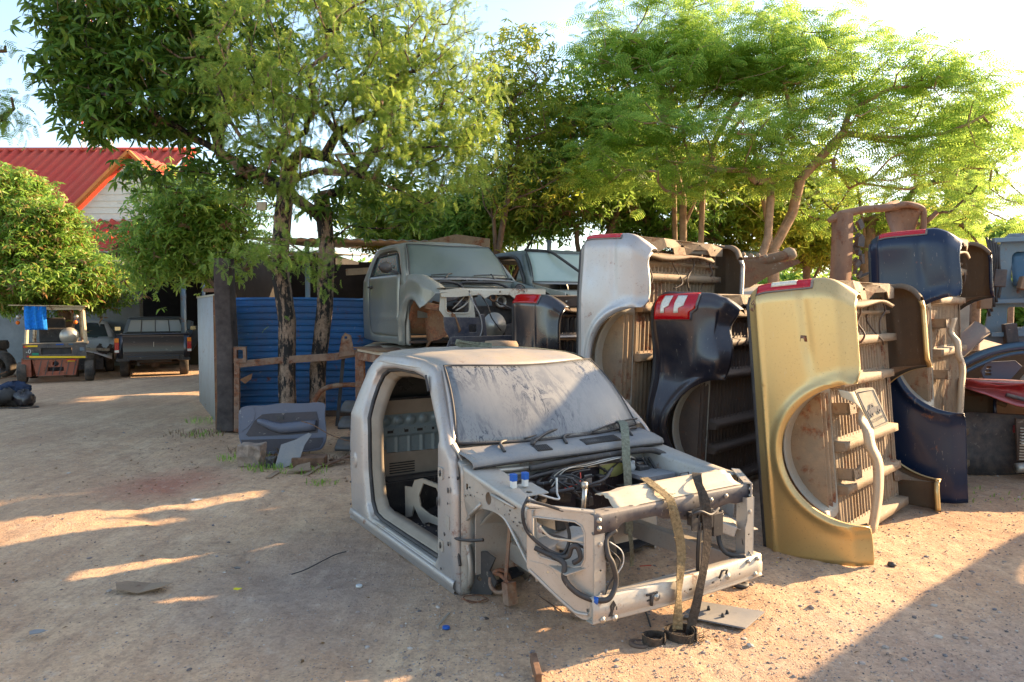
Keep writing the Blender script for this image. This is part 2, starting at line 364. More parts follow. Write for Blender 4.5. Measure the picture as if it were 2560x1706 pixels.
def pebbles(n, seed):
    r = np.random.RandomState(seed)
    d = 1.9+9*r.rand(n)**1.9; x = (r.rand(n)*2-1)*.78*d; keep = r.rand(n) < np.where(x > -.6, .9, .25); x, d = x[keep], d[keep]; n = len(x)
    s = .0028+.0042*r.rand(n)**2+.012*(r.rand(n) < .05)*r.rand(n)
    z = gh(x, d)+s*.15; sc = np.stack([s*(.7+.7*r.rand(n)), s*(.7+.7*r.rand(n)), s*(.4+.4*r.rand(n))], -1)
    J = 1+.35*(r.rand(n, len(IV), 1)-.5); P = IV[None]*J*sc[:, None]; a = r.rand(n)*6.28; ca, sa = np.cos(a)[:, None], np.sin(a)[:, None]
    P = np.stack([P[..., 0]*ca-P[..., 1]*sa, P[..., 0]*sa+P[..., 1]*ca, P[..., 2]], -1)+np.stack([x, d, z], -1)[:, None]
    F = IF[None]+(np.arange(n)*len(IV))[:, None, None]; return P.reshape(-1, 3), F.reshape(-1, 3)
pm = leafmat('pebble', [C(96, 88, 84), C(130, 114, 104), C(168, 150, 134), C(120, 104, 92), C(190, 176, 160), C(100, 96, 98)], 0, .8)
pv, pf = pebbles(34000, 5); tag(np_mesh('gravel', pv, pf, pm, False), 'loose grey and tan gravel strewn over the dirt yard', 'gravel', kind='stuff')

# ================================================================ FRONT CAB SHELL
# local frame: x forward, y from the near (door-opening) side across, z up
WC = 1.62
def vbody(z): return .012*((z-.45)/.45)**2 if z < .86 else .012+(z-.86)*.335
def polar(P, c, th):
    best = None; dx, dz = math.cos(th), math.sin(th); n = len(P)
    for i in range(n):
        (x0, z0), (x1, z1) = P[i], P[(i+1) % n]; ex, ez = x1-x0, z1-z0; den = dx*ez-dz*ex
        if abs(den) < 1e-9: continue
        tt = ((x0-c[0])*ez-(z0-c[1])*ex)/den; uu = ((x0-c[0])*dz-(z0-c[1])*dx)/den
        if tt > 0 and -1e-6 <= uu <= 1+1e-6 and (best is None or tt > best): best = tt
    return (c[0]+dx*best, c[1]+dz*best)
OUT = [(0, .02), (0, .3), (-.012, .6), (.0, .86), (.03, 1.0), (.08, 1.16), (.13, 1.25), (.20, 1.305), (.34, 1.335), (.7, 1.345), (1.05, 1.335), (1.22, 1.312), (1.31, 1.28), (1.5, 1.09), (1.73, .87), (1.80, .80), (1.855, .6), (1.86, .3), (1.865, 0), (1.6, .0), (.9, .0), (.3, .005)]
INN = [(.37, .20), (.325, .45), (.305, .74), (.26, .98), (.265, 1.10), (.30, 1.19), (.38, 1.232), (.6, 1.252), (.95, 1.25), (1.12, 1.23), (1.25, 1.17), (1.40, 1.05), (1.57, .92), (1.605, .88), (1.61, .5), (1.60, .16), (1.56, .105), (1.0, .10), (.55, .10), (.43, .12)]
def ring_angles(c, n=150):
    a = [2*PI*i/n for i in range(n)]
    for P in (OUT, INN): a += [math.atan2(z-c[1], x-c[0]) % (2*PI) for x, z in P]
    a = sorted(a); out = [a[0]]
    for v in a[1:]:
        if v-out[-1] > .004: out.append(v)
    return out
CR = (.95, .68)
def cab_sides(root, near=True, mat='silver', seal='black_rub', trim='beige_trim', door=False):
    side = (lambda v: v) if near else (lambda v: WC-v)
    A = ring_angles(CR); o = [polar(OUT, CR, a) for a in A]; i_ = [polar(INN, CR, a) for a in A]
    def row(tt, off):
        r = []
        for (ox, oz), (ix, iz) in zip(o, i_):
            x, z = ox+(ix-ox)*tt, oz+(iz-oz)*tt; e = off
            if off > 0.02 and z > .9 and tt < .3: e = off*1.5
            r.append(Vector((x, side(vbody(z)+e), z)))
        return r
    mb = MB(); rows = [row(0, .045), row(.03, .020), row(.10, .004), row(.22, 0.), row(.5, -.004), row(.8, .0), row(.93, .006), row(1, .016)]
    # return flange into the opening
    def inr(k, v): return [Vector((CR[0]+(x-CR[0])*k, side(vbody(z)+v), CR[1]+(z-CR[1])*k)) for x, z in i_]
    rows += [inr(.995, .045), inr(.97, .05)]
    if not near: rows = [r[::-1] for r in rows]
    mb.loft(rows, 0, True); sp = mb.build('side_panel', [M[mat]], root, solid=.003)
    if door: return sp
    mb = MB(); r2 = [inr(.985, .046), inr(.975, .04), inr(.955, .046), inr(.95, .062)]
    if not near: r2 = [r[::-1] for r in r2]
    mb.loft(r2, 0, True); mb.build('door_seal', M[seal], root, solid=.004)
    mb = MB(); rr = [inr(.955, .06), inr(.94, .075), inr(.90, .10), inr(.875, .14)]
    if not near: rr = [r[::-1] for r in rr]
    mb.loft(rr, 0, True); mb.build('pillar_trim', M[trim], root, solid=.004)
    return sp
def uf(k): return 1.30+.095*(1-k*k)          # roof front edge, k = -1..1 across
def roofz(u, k): 
    z = 1.337+.040*(1-abs(k)**3); e = abs(k)
    z -= .055*max(0, (e-.80)/.2)**2
    z -= .06*max(0, (u-1.05)/.30)**2*(.9)+.03*max(0, (.35-u)/.25)**2
    return z
def cab_roof(root, mat):
    rows = []
    for i in range(25):
        s = i/24; r = []
        for j in range(33):
            k = -1+2*j/32; kk = math.sin(k*PI/2)*.3+k*.7; u = .15+(uf(kk)-.15)*s; w = .655+.02*math.sin(PI*min(1, s*1.1))
            r.append(Vector((u, WC/2+kk*w, roofz(u, kk)+.004*math.cos((kk*6)*PI)*(abs(kk) < .75)*(s < .93)*.35)))
        rows.append(r)
    MB().loft(rows).build('roof', M[mat], root, solid=.003)
def glass_pt(s, k):      # s 0 bottom .. 1 top
    b = Vector((1.70+.17*(1-k*k), WC/2+k*.715, .868)); tt = Vector((uf(k)+.012, WC/2+k*.605, roofz(uf(k), k*.8)-.006))
    p = b.lerp(tt, s); p.x += .035*math.sin(PI*s); p.z += .02*math.sin(PI*s); return p
def windscreen(root, mat, seal='black_rub'):
    rows = [[glass_pt(i/16, -1+2*j/24) for j in range(25)] for i in range(17)]
    w = MB().loft(rows).build('windscreen', M[mat], root, solid=.005)
    P = [glass_pt(0, -1+2*j/12) for j in range(13)]+[glass_pt(i/8, 1) for i in range(1, 9)]+[glass_pt(1, 1-2*j/12) for j in range(1, 13)]+[glass_pt(1-i/8, -1) for i in range(1, 8)]
    MB().tube(P+[P[0]], .009, 6).build('screen_seal', M[seal], root)
    # a-pillar cheeks between the side panel and the glass
    for e, sg in ((-1, 1), (1, -1)):
        rows = []
        for i in range(13):
            s = i/12; g = glass_pt(s, e); x, z = 1.73+(1.31-1.73)*s, .87+(1.28-.87)*s
            a = Vector((x, (vbody(z)+.045) if e < 0 else WC-vbody(z)-.045, z)); rows.append([a+Vector((-.01, 0, .0)), a.lerp(g, .5)+Vector((.004, -sg*.006, .006)), g+Vector((0, 0, -.004))])
        MB().loft(rows).build('pillar', M['silver' if mat == 'glassw' else 'olive_paint'], root, solid=.003)
def wiper(root, a, b, piv, mat='black_pl'):
    mb = MB(); a, b, piv = Vector(a), Vector(b), Vector(piv)
    mb.tube([a, a.lerp(b, .3)+Vector((0, 0, .012)), a.lerp(b, .7)+Vector((0, 0, .012)), b], .006, 6, smooth=4)
    mb.tube([piv, piv.lerp(a.lerp(b, .5), .5)+Vector((0, 0, .03)), a.lerp(b, .5)+Vector((0, 0, .018))], [.011, .007], 6, smooth=4)
    mb.cyl(piv-Vector((0, 0, .02)), piv+Vector((0, 0, .012)), .016)
    mb.build('wiper', M[mat], root)

cab = thing('cab_shell', 'stripped silver pickup cab with open doorway and bare engine bay, nearest the camera', 'car cab', (-1.311, 5.739, 0), (0, 0, math.radians(-58.378)))
cab_sides(cab, True); cab_sides(cab, False); cab_roof(cab, 'silver'); windscreen(cab, 'glassw')
# sill tread with grooves, rear corner details
mb = MB()
mb.loft([[(x, y, z) for x in np.linspace(.36, 1.60, 30)] for y, z in ((.012, .104), (.03, .112), (.045, .104), (.055, .112), (.075, .112), (.085, .104), (.10, .112), (.14, .112), (.17, .095), (.18, .06))])
mb.build('sill_plate', M['silver_in'], cab, solid=.003)
mb = MB(); mb.loft([[(x, y, z) for x in np.linspace(.02, 1.85, 20)] for y, z in ((.06, .0), (.02, -.002), (-.004, .012), (.004, .03), (.0, .036), (-.008, .046), (-.004, .075), (.006, .09))])
mb.build('rocker', M['silver'], cab, solid=.003)
mb = MB(); mb.loft([[(x, y, z) for x in np.linspace(.42, 1.58, 16)] for y, z in ((.15, .10), (.19, .125), (.23, .12), (.26, .07))]); mb.build('scuff_trim', M['beige_trim'], cab, solid=.004)
# striker dimple on the rear pillar
mb = MB(); mb.ball((.165, -.002, .50), .06, 12, sc=(.75, .25, 1.1)); mb.cyl((.16, -.022, .52), (.16, -.012, .52), .005, n=8); mb.build('handle_dimple', M['silver'], cab)
mb = MB(); 
for z in (.12, .3, .55, .72): mb.cyl((.03, -.004, z), (.03, .004, z), .006, n=8)
mb.cyl((1.735, -.006, .34), (1.735, .01, .34), .012, n=10); mb.split('hole_plug', M['black_pl'], cab)
# antenna gutter on the pillar
MB().beam((1.22, .115, 1.245), (1.30, .10, 1.15), .012, .02).build('gutter_clip', M['black_rub'], cab)
# hinge pillar details
mb = MB()
for z in (.70, .26): mb.plate(rrect(1.66, z-.035, 1.72, z+.035, .008), [ell(1.69, z, .015, .018, 8)], lambda a, b_, t_: (a, -.010+t_*1.2, b_), .008)
mb.plate(rrect(1.76, .38, 1.80, .46, .004), [], lambda a, b_, t_: (a, -.006+t_, b_), .004)
mb.split('hinge_plate', M['silver_in'], cab, bevel=.002)
mb = MB()
for x, z, rx, rz in ((1.655, .52, .012, .03), (1.80, .62, .010, .018), (1.795, .54, .005, .007), (1.80, .30, .01, .014), (1.70, .12, .008, .008), (1.815, .70, .006, .006), (1.69, .70, .012, .02), (1.69, .26, .012, .02)):
    mb.add([(x+rx*math.cos(a), -.0125, z+rz*math.sin(a)) for a in np.linspace(0, 2*PI, 10, endpoint=False)], [tuple(range(10))])
mb.split('pillar_hole', M['black_pl'], cab, solid=.003)
# front face of the foot pillar and closing panels
mb = MB(); mb.loft([[(1.865, y, z) for y in (.04, .12, .22, .30)] for z in np.linspace(0.0, .78, 12)])
mb.loft([[(1.87+.03*math.sin(i*.6), y, .02+.4*i/8) for y in (.07, .11)] for i in range(9)]); mb.build('foot_panel', M['silver_in'], cab, solid=.003)
MB().plate([(1.87, .0), (1.99, .02), (2.02, .10), (1.98, .16), (2.01, .24), (1.96, .27), (1.90, .26), (1.88, .1)], [ell(1.92, .10, .014, .014, 8), ell(1.91, .18, .008, .008, 8)], lambda a, b_, t_: (a, .10+t_+(a-1.87)*.6, b_), .008).build('mud_rubber', M['black_rub'], cab, bevel=.002)
# rear wall: outer, window, inner trim with stamped panel
mb = MB(); mb.plate(rrect(.02, .02, WC-.02, 1.27, .1, 8), [rrect(.22, .96, WC-.22, 1.2, .05)], lambda a, b_, t_: (.03+.02*(b_ > .9)+.10*max(0, b_-.86)+t_, WC/2+(a-WC/2)*(1-.40*max(0, b_-.84)), b_), .004); mb.build('rear_panel', M['silver_in'], cab)
MB().plate(rrect(.21, .95, WC-.21, 1.21, .05), [], lambda a, b_, t_: (.055+.10*max(0, b_-.86)+t_, WC/2+(a-WC/2)*(1-.40*max(0, b_-.84)), b_), .004).build('rear_window', M['blackglass'], cab)
mb = MB(); mb.plate(rrect(.08, .10, WC-.08, 1.27, .06), [rrect(.16, .965, WC-.16, 1.215, .04), [(.205, .83), (.205, .55), (.27, .55), (.27, .52), (1.32, .50), (1.32, .83)]], lambda a, b_, t_: (.115+.10*max(0, b_-.86)+t_, WC/2+(a-WC/2)*(1-.40*max(0, b_-.84)), b_), .02)
mb.beam((.137, .15, .955), (.137, WC-.15, .955), .02, .02, mi=1)
mb.build('rear_trim', [M['beige_trim'], M['black_rub']], cab, bevel=.006)
mb = MB()
for i in range(5): mb.box((.139, .40+i*0, .352+i*.02), (.006, .22, .009))
mb.build('trim_vent', M['black_rub'], cab)
MB().box((.137, .265, .22), (.004, .004, .24)).build('trim_seam', M['black_rub'], cab)
# grey stamped panel: a height field with bumps above, a slotted bar, ribs below
rows = []
for z in np.linspace(.51, .83, 34):
    r = []
    for y in np.linspace(.2, 1.33, 115):
        h = 0.
        if z > .735:
            for k in range(9): h = max(h, .022*max(0, 1-((y-.27-.112*k)/.04)**2-((z-.775)/.038)**2)**.5 if ((y-.27-.112*k)/.04)**2+((z-.775)/.038)**2 < 1 else h)
        elif .655 < z < .725: h = .018
        elif z < .65: h = .014 if abs(((y-.235) % .112)-.014) < .012 else 0
        r.append((.118+h, y, z))
    rows.append(r)
sp_ = MB().loft(rows).build('stamped_panel', M['grey_panel'], cab)
mb = MB()
for y, w in ((.30, .05), (.44, .035), (.56, .05), (.68, .02), (.80, .05), (.93, .03)):
    mb.box((.137, y, .69), (.004, w, .022))
for i in range(12): mb.box((.137, .235+i*.093, .705), (.004, .006, .006))
mb.build('panel_slots', M['black_pl'], sp_)
MB().box((.16, .36, 1.17), (.05, .14, .03)).build('cabin_lamp', M['beige_trim'], cab, bevel=.008)
# floor, storage box, loose trim inside
mb = MB(); rows = [[(u, v, .055+.02*math.sin(u*9)*math.sin(v*7)+.09*math.exp(-((v-.81)/.22)**2)) for v in np.linspace(.2, WC-.1, 26)] for u in np.linspace(.1, 1.9, 30)]
mb.loft(rows).build('floor_carpet', M['carpet'], cab, solid=.01)
mb = MB(); mb.plate(rrect(.15, .15, .36, 1.38, .02), [], lambda a, b_, t_: (a, b_, .085+t_), .245); 
for i in range(9): mb.box((.17+.018*i, .149, .22), (.007, .006, .13))
mb.plate(rrect(.17, .2, .34, 1.3, .02), [rrect(.19, .23, .32, 1.27, .01)], lambda a, b_, t_: (a, b_, .33+t_), .008)
mb.build('storage_box', M['black_pl'], cab, bevel=.006)
P = [(.43, .24), (.435, 0.0), (.50, .02), (.54, .11), (.60, .04), (.66, -.0), (.74, .03), (.93, .05), (.96, .33), (.90, .345), (.64, .34), (.55, .31), (.52, .25)]
MB().plate([(a, z+.07) for a, z in P], [[(.60, .27), (.62, .19), (.75, .16), (.92, .17), (.93, .33), (.86, .38), (.66, .375)]], lambda a, b_, t_: (a, .30+t_+.06*math.sin((a-.43)*4), b_), .012).build('loose_trim', M['beige_trim'], cab, bevel=.003)
mb = MB(); rr = random.Random(3)
for i in range(120):
    x, y = rr.uniform(.5, 1.55), rr.uniform(.26, .7); mb.box((x, y, .075+.02*math.sin(x*9)*math.sin(y*7)+.09*math.exp(-((y-.81)/.22)**2)), (rr.uniform(.004, .02), rr.uniform(.003, .012), .006), Matrix.Rotation(rr.uniform(0, 3), 3, 'Z'))
tag(mb.build('crumbs', M['beige_trim'], cab), kind='stuff')
# ---- cowl, wipers
rows = []
for s, zz, du in ((0, .862, .0), (.3, .850, 0), (.62, .842, 0), (.9, .828, 0), (1, .820, 0), (1.03, .80, .004), (1.0, .785, 0)):
    r = []
    for j in range(31):
        k = -1+2*j/30; u0 = 1.715+.165*(1-k*k); u1 = 1.95+.07*(1-k*k); r.append((u0+(u1-u0)*s+du, WC/2+k*.74, zz-.02*abs(k)**3+(.012*math.sin(k*9) if .2 < s < .7 else 0)*.4))
    rows.append(r)
cw = MB().loft(rows).build('cowl', M['cowl'], cab, solid=.006)
def cz(u, k, h=.004): u0 = 1.715+.165*(1-k*k); u1 = 1.95+.07*(1-k*k); s = (u-u0)/(u1-u0); return .862-.032*s-.01*max(0, s-.6)-.02*abs(k)**3+h
for (ya, yb, s0, s1) in ((.50, .60, .45, .9), (.86, 1.16, .35, .85)):
    mb = MB()
    for i in range(int((yb-ya)/.012)):
        y = ya+i*.012; k = (y-WC/2)/.74; u0 = 1.715+.165*(1-k*k); u1 = 1.95+.07*(1-k*k); a, c_ = u0+(u1-u0)*s0, u0+(u1-u0)*s1
        mb.beam((a, y, cz(a, k, .006)), (c_, y, cz(c_, k, .006)), .0055, .008)
    for q_ in range(6):
        u_ = [1.715+.165*(1-k*k)+(.235-.095*(1-k*k))*(s0+(s1-s0)*q_/5) for k in ((ya-WC/2)/.74, (yb-WC/2)/.74)]
        mb.beam((u_[0], ya, cz(u_[0], (ya-WC/2)/.74, .005)), (u_[1], yb, cz(u_[1], (yb-WC/2)/.74, .005)), .004, .008)
    mb.build('grille_vent', M['black_rub'], cw)
mb = MB()
for P in ([(1.93, .30, .84), (1.83, .33, .872), (1.79, .42, .875), (1.80, .47, .87)], [(1.95, .74, .85), (1.87, .78, .878), (1.85, .90, .88), (1.86, 1.05, .872)], [(1.92, 1.30, .84), (1.84, 1.34, .87), (1.80, 1.44, .862)]):
    mb.tube(P, .010, 6, smooth=5)
mb.split('cowl_rib', M['black_pl'], cw)
MB().tube([(1.955+.07*(1-(-1+2*j/24)**2), WC/2+(-1+2*j/24)*.73, .79-.02*abs(-1+2*j/24)**3) for j in range(25)], .010, 6).build('cowl_seal', M['black_rub'], cw)
wiper(cab, (1.84, .50, .885), (1.78, 1.12, .915), (1.90, .52, .865)); wiper(cab, (1.88, 1.0, .888), (1.72, 1.52, .91), (1.84, 1.28, .865))
# fender mount brackets at both cowl ends
mb = MB(); mb.plate([(1.74, .09), (1.93, .10), (1.95, .20), (1.90, .16), (1.80, .15), (1.75, .18)], [ell(1.86, .125, .008, .008, 8)], lambda a, b_, t_: (a, b_, .815-t_+.03*(a < 1.8)), .005)
mb.beam((1.73, .06, .88), (1.83, .10, .74), .03, .02); mb.beam((1.76, .05, .80), (1.82, .11, .70), .05, .012)
mb.plate([(1.74, 1.48), (1.90, 1.48), (1.92, 1.56), (1.85, 1.58), (1.74, 1.58)], [], lambda a, b_, t_: (a, b_, .80-t_-.1*(a-1.74)), .006)
mb.split('wing_bracket', M['silver_in'], cab, bevel=.003)
# ---- bulkhead
bul = MB(); bul.plate([(.10, .13), (.10, .80), (1.52, .80), (1.52, .13), (1.12, .13), (1.05, .36), (.57, .36), (.50, .13)], [ell(.5, .60, .03, .03, 12)], lambda a, b_, t_: (1.93-t_, a, b_), .006)
for P in ([(1.95, .12, .745), (1.965, .4, .735), (1.97, .8, .73), (1.965, 1.2, .735), (1.95, 1.5, .745)], [(1.94, .12, .70), (1.94, .45, .70)]): bul.tube(P, .016, 8, smooth=5)
bul.box((1.95, .30, .66), (.04, .28, .02)); bul.box((1.95, 1.30, .66), (.04, .3, .015))
bk = bul.build('bulkhead', M['silver_in'], cab, bevel=.002)
MB().plate([(.46, .42), (.46, .67), (.52, .69), (1.30, .69), (1.42, .66), (1.42, .40), (1.10, .38), (.62, .38)], [ell(1.08, .53, .012, .012, 10)], lambda a, b_, t_: (1.936+t_, a, b_), .02).build('bonnet_pad', M['pad'], bk, bevel=.006)
MB().box((1.962, .90, .60), (.006, .06, .07)).build('pad_tag', M['white_pl'], bk, bevel=.004)
mb = MB(); mb.plate([(.98, .70), (1.20, .70), (1.20, .62), (1.12, .60), (.98, .60)], [ell(1.02, .65, .010, .016, 8)], lambda a, b_, t_: (1.975+t_, a, b_), .004)
mb.beam((1.975, 1.0, .70), (2.03, 1.0, .70), .02, .004); mb.build('valve_bracket', M['gold_pass'], cab, bevel=.001)
mb = MB(); mb.ball((2.03, 1.20, .67), .035, 10, jit=.15, rnd=random.Random(1)); mb.build('valve_cap', M['white_pl'], cab)
# tunnel behind
mb = MB(); mb.loft([[(u, WC/2+math.cos(a)*.30, .08+math.sin(a)*.30) for a in np.linspace(0, PI, 14)] for u in (1.85, 1.93, 2.0)]); mb.build('tunnel', M['silver_in'], cab, solid=.004)
# ---- inner wings (both sides)
def apron(sg):
    f = (lambda v: v) if sg > 0 else (lambda v: WC-v)
    mb = MB()
    mb.plate([(1.76, .77), (1.85, .75), (2.0, .725), (2.25, .705), (2.45, .69), (2.60, .68), (2.60, .40), (2.55, .36), (2.47, .41), (2.40, .48), (2.30, .555), (2.20, .575), (2.07, .565), (1.98, .53), (1.90, .47), (1.84, .43), (1.76, .41)],
             [ell(2.13, .635, .030, .036, 14), rrect(1.90, .64, 1.925, .675, .004, 2), ell(1.87, .575, .008, .008, 8), ell(2.35, .60, .007, .007, 8), ell(2.38, .57, .006, .006, 8), ell(2.47, .55, .008, .012, 8), rrect(2.52, .60, 2.535, .65, .004, 2), ell(2.53, .52, .006, .006, 8), ell(2.24, .60, .005, .005, 6), ell(2.0, .62, .005, .005, 6), ell(2.30, .64, .005, .005, 6)],
             lambda a, b_, t_: (a, f(.055+t_+.05*sm01((.60-b_)/.15)*.6+.02*sm01((a-1.95)/.2)), b_), .004)
    # raised swages
    for (x0, z0, x1, z1) in ((1.80, .70, 1.80, .46), (2.20, .675, 2.42, .655), (1.95, .50, 2.06, .59)): mb.tube([(x0, f(.053), z0), (x1, f(.066), z1)], .010, 6)
    mb.tube([(1.84, f(.08), .43), (1.98, f(.083), .53), (2.07, f(.085), .565), (2.2, f(.085), .575), (2.3, f(.085), .555), (2.4, f(.085), .48), (2.5, f(.085), .40), (2.58, f(.085), .35)], .009, 6, smooth=4)
    # top flange
    top = [(1.76, .80), (1.9, .765), (2.1, .74), (2.3, .715), (2.5, .695), (2.62, .69)]
    rows = []
    for x, z in catmull([(a, 0, b_) for a, b_ in top], 4) and [(p.x, p.z) for p in catmull([(a, 0, b_) for a, b_ in top], 4)]:
        w = .13+.04*math.sin(x*7); rows.append([(x, f(.052), z-.03), (x, f(.05), z-.004), (x, f(.058), z), (x, f(.10), z+.004), (x, f(.058+w), z+.001), (x, f(.065+w), z-.02), (x, f(.075+w), z-.12)])
    mb.loft(rows)
    ap = mb.build('inner_wing', M['silver_in'], cab)
    mb = MB()
    rr = random.Random(4+sg)
    for i in range(16):
        x = 1.85+.047*i; y = .075+.05*rr.random(); z = .777-.105*(x-1.76)/.8+.006; mb.add([(x+.006*math.cos(a), f(y+.006*math.sin(a)), z) for a in np.linspace(0, 2*PI, 8, endpoint=False)], [tuple(range(8))])
    for i in range(22):
        x = 1.8+.75*rr.random(); z = rr.uniform(.60, .68)-.04*(x > 2.3); q_ = rr.uniform(.003, .006); mb.add([(x+q_*math.cos(a), f(.052+.02*sm01((x-1.95)/.2)), z+q_*math.sin(a)) for a in np.linspace(0, 2*PI, 8, endpoint=False)], [tuple(range(8))])
    mb.build('wing_holes', M['black_pl'], ap, solid=.002)
    # wheelhouse: bulging pressed panel below / behind
    rows = []
    for i in range(15):
        a = i/14; u = 1.88+.66*a; hz = .58*math.sin(PI*(.12+.80*a))**.5; r = []
        for j in range(11):
            s = j/10; r.append((u-.03*math.sin(s*PI), f(.12+.36*s+.05*math.sin(a*PI)*(1-s)), hz*(1-.18*s)*math.cos(s*.5) if s < .5 else hz*(1-.18*s)*math.cos(s*.5)-(s-.5)*.62*(.8)))
        rows.append(r)
    mb = MB(); mb.loft(rows); mb.ball((2.1, f(.30), .47), .07, 12, sc=(1.6, .6, .5))
    if sg > 0: mb.build('wheelhouse', M['silver_in'], cab, solid=.003)
    # lower rail running back
    mb = MB(); mb.beam((1.9, f(.36), .24), (2.78, f(.30), .24), .07, .11); mb.beam((2.78, f(.30), .24), (2.86, f(.27), .24), .08, .12)
    mb.build('front_rail', M['silver_in'], cab, bevel=.006)
    # strut panel seen through the lamp aperture
    mb = MB(); mb.plate([(.10, 2.56), (.12, 2.80), (.30, 2.84), (.50, 2.60), (.42, 2.45), (.2, 2.42)], [ell(.25, 2.62, .035, .035, 14), ell(.16, 2.7, .01, .01, 8)], lambda a, b_, t_: (b_, f(a), .40+.10*(2.84-b_)+.22*(a-.1)-t_), .005); mb.ball((2.60, f(.26), .47), .05, 12, sc=(1, 1, .4)); mb.build('lamp_tray', M['silver_in'], cab)
    return f
for sg in (1, -1):
    f = apron(sg)
    # headlamp panel: diagonal plate (2.58,.03)->(2.86,.25)
    def dg(a, b_, t_, f=f): 
        q = a/.36; return (2.585+.275*q-.012*math.sin(q*PI)-t_*.6, f(.035+.215*q+t_*.8), b_)
    mb = MB()
    H_ = rrect(.035, .455, .30, .645, .03, 5); H_ = [(x, z-.0+(-.04 if (z < .55 and x > .1) else 0)*0) for x, z in H_]
    mb.plate([(0, .69), (.0, .40), (.012, .375), (.06, .34), (.27, .185), (.30, .172), (.36, .172), (.36, .70), (.30, .70), (.1, .702)], [[(.035, .655), (.035, .56), (.05, .50), (.06, .47), (.08, .455), (.26, .425), (.295, .435), (.31, .47), (.31, .60), (.295, .635), (.26, .652)], ell(.30, .30, .006, .006, 8), ell(.12, .38, .006, .006, 8), ell(.33, .22, .01, .01, 8)], dg, .006)
    mb.tube([dg(a, z, 0) for a, z in ((.012, .385), (.06, .35), (.15, .282), (.24, .218), (.275, .20), (.33, .20))], .010, 8, smooth=4)
    mb.tube([dg(a, z, 0) for a, z in ((.035, .655), (.035, .56), (.05, .50), (.06, .47), (.08, .455), (.26, .425), (.295, .435), (.31, .47), (.31, .60), (.295, .635), (.26, .652), (.035, .655))], .006, 6)
    mb.tube([dg(a, z, 0) for a, z in ((.02, .43), (.10, .42), (.14, .40), (.18, .36), (.28, .35))], .003, 5)
    # top arm, inner post, outer edge return
    mb.plate([(0, -.0), (.36, -.0), (.36, .05), (.2, .045), (0, .05)], [ell(.1, .025, .008, .008, 8), ell(.30, .025, .009, .009, 8)], lambda a, b_, t_: tuple(Vector(dg(a, .703, 0))+Vector((-b_*.8, (b_*.5)*(1 if f(0) == 0 else -1), t_))), .005)
    lp = mb.build('lamp_panel', M['silver_in'], cab, bevel=.0015)
    mb = MB(); mb.plate([(.24, .175), (.31, .175), (.31, .46), (.295, .50), (.30, .63), (.24, .63)], [ell(.275, .55, .008, .008, 8), ell(.275, .28, .008, .010, 8), ell(.275, .24, .006, .006, 8), ell(.28, .42, .006, .006, 8)], lambda a, b_, t_: (2.868-t_, f(a), b_), .006)
    mb.plate([(2.80, .18), (2.866, .18), (2.866, .63), (2.80, .63)], [], lambda a, b_, t_: (a, f(.305-t_), b_), .005)
    for z in (.20, .30, .55): mb.cyl((2.868, f(.275), z), (2.876, f(.275), z), .012, n=12)
    mb.build('support_post', M['silver_in'], cab, bevel=.0015)
# upper tie bar (dark) with the dusty ribbed duct plate on top
def bar(y, x0=2.872, x1=2.838): k = (y-.22)/1.19; return x0+(x1-x0)*k
mb = MB()
ys = np.linspace(.235, 1.40, 26); lowz = lambda y: .612-.045*math.exp(-((y-.93)/.16)**2)+.018*(abs(y-.55) < .14)-.012*((y < .42) | (y > 1.22))
mb.loft([[(bar(y)-.085, y, .69), (bar(y)-.08, y, .698), (bar(y)-.006, y, .698), (bar(y), y, .690), (bar(y), y, lowz(y)+.004), (bar(y)-.01, y, lowz(y)), (bar(y)-.02, y, lowz(y)+.01)] for y in ys])
tb = mb.build('tie_bar', M['navy_metal'], cab, solid=.003)
mb = MB()
for y, z in ((.262, .672), (.262, .632), (1.375, .672), (1.375, .632), (1.05, .655), (1.17, .66)):
    mb.cyl((bar(y)+.001, y, z), (bar(y)+.010, y, z), .0125, n=14); mb.cyl((bar(y)+.010, y, z), (bar(y)+.016, y, z), .008, n=6)
mb.split('bolt_head', M['steel'], tb)
mb = MB()
for y in (.34, .50, .62, .74, .86, 1.0, 1.1, 1.24, 1.31): 
    for dx in (.03, .06)[:1 if int(y*100) % 2 else 2]:
        mb.add([(bar(y)-dx+.009*math.cos(a), y+.014*math.sin(a), .7005) for a in np.linspace(0, 2*PI, 12, endpoint=False)], [tuple(range(12))])
for y, z in ((.33, .65), (.37, .67), (.56, .66), (.64, .67), (.70, .65), (.85, .60), (.92, .66), (1.0, .62), (1.12, .64), (1.30, .66)): mb.add([(bar(y)+.0016, y+.006*math.cos(a), z+.006*math.sin(a)) for a in np.linspace(0, 2*PI, 8, endpoint=False)], [tuple(range(8))])
mb.build('bar_holes', M['black_pl'], tb)
mb = MB(); prof = ((-.20, .742), (-.19, .748), (-.155, .748), (-.145, .758), (-.125, .758), (-.115, .746), (-.09, .746), (-.075, .728), (-.06, .716), (-.035, .706), (-.012, .704))
mb.loft([[(bar(y)+d_, y+.0*d_, z-.01*((y < .5))) for d_, z in prof] for y in np.linspace(.40, 1.31, 20)]); mb.build('duct_plate', M['beige_plate'], tb, solid=.004)
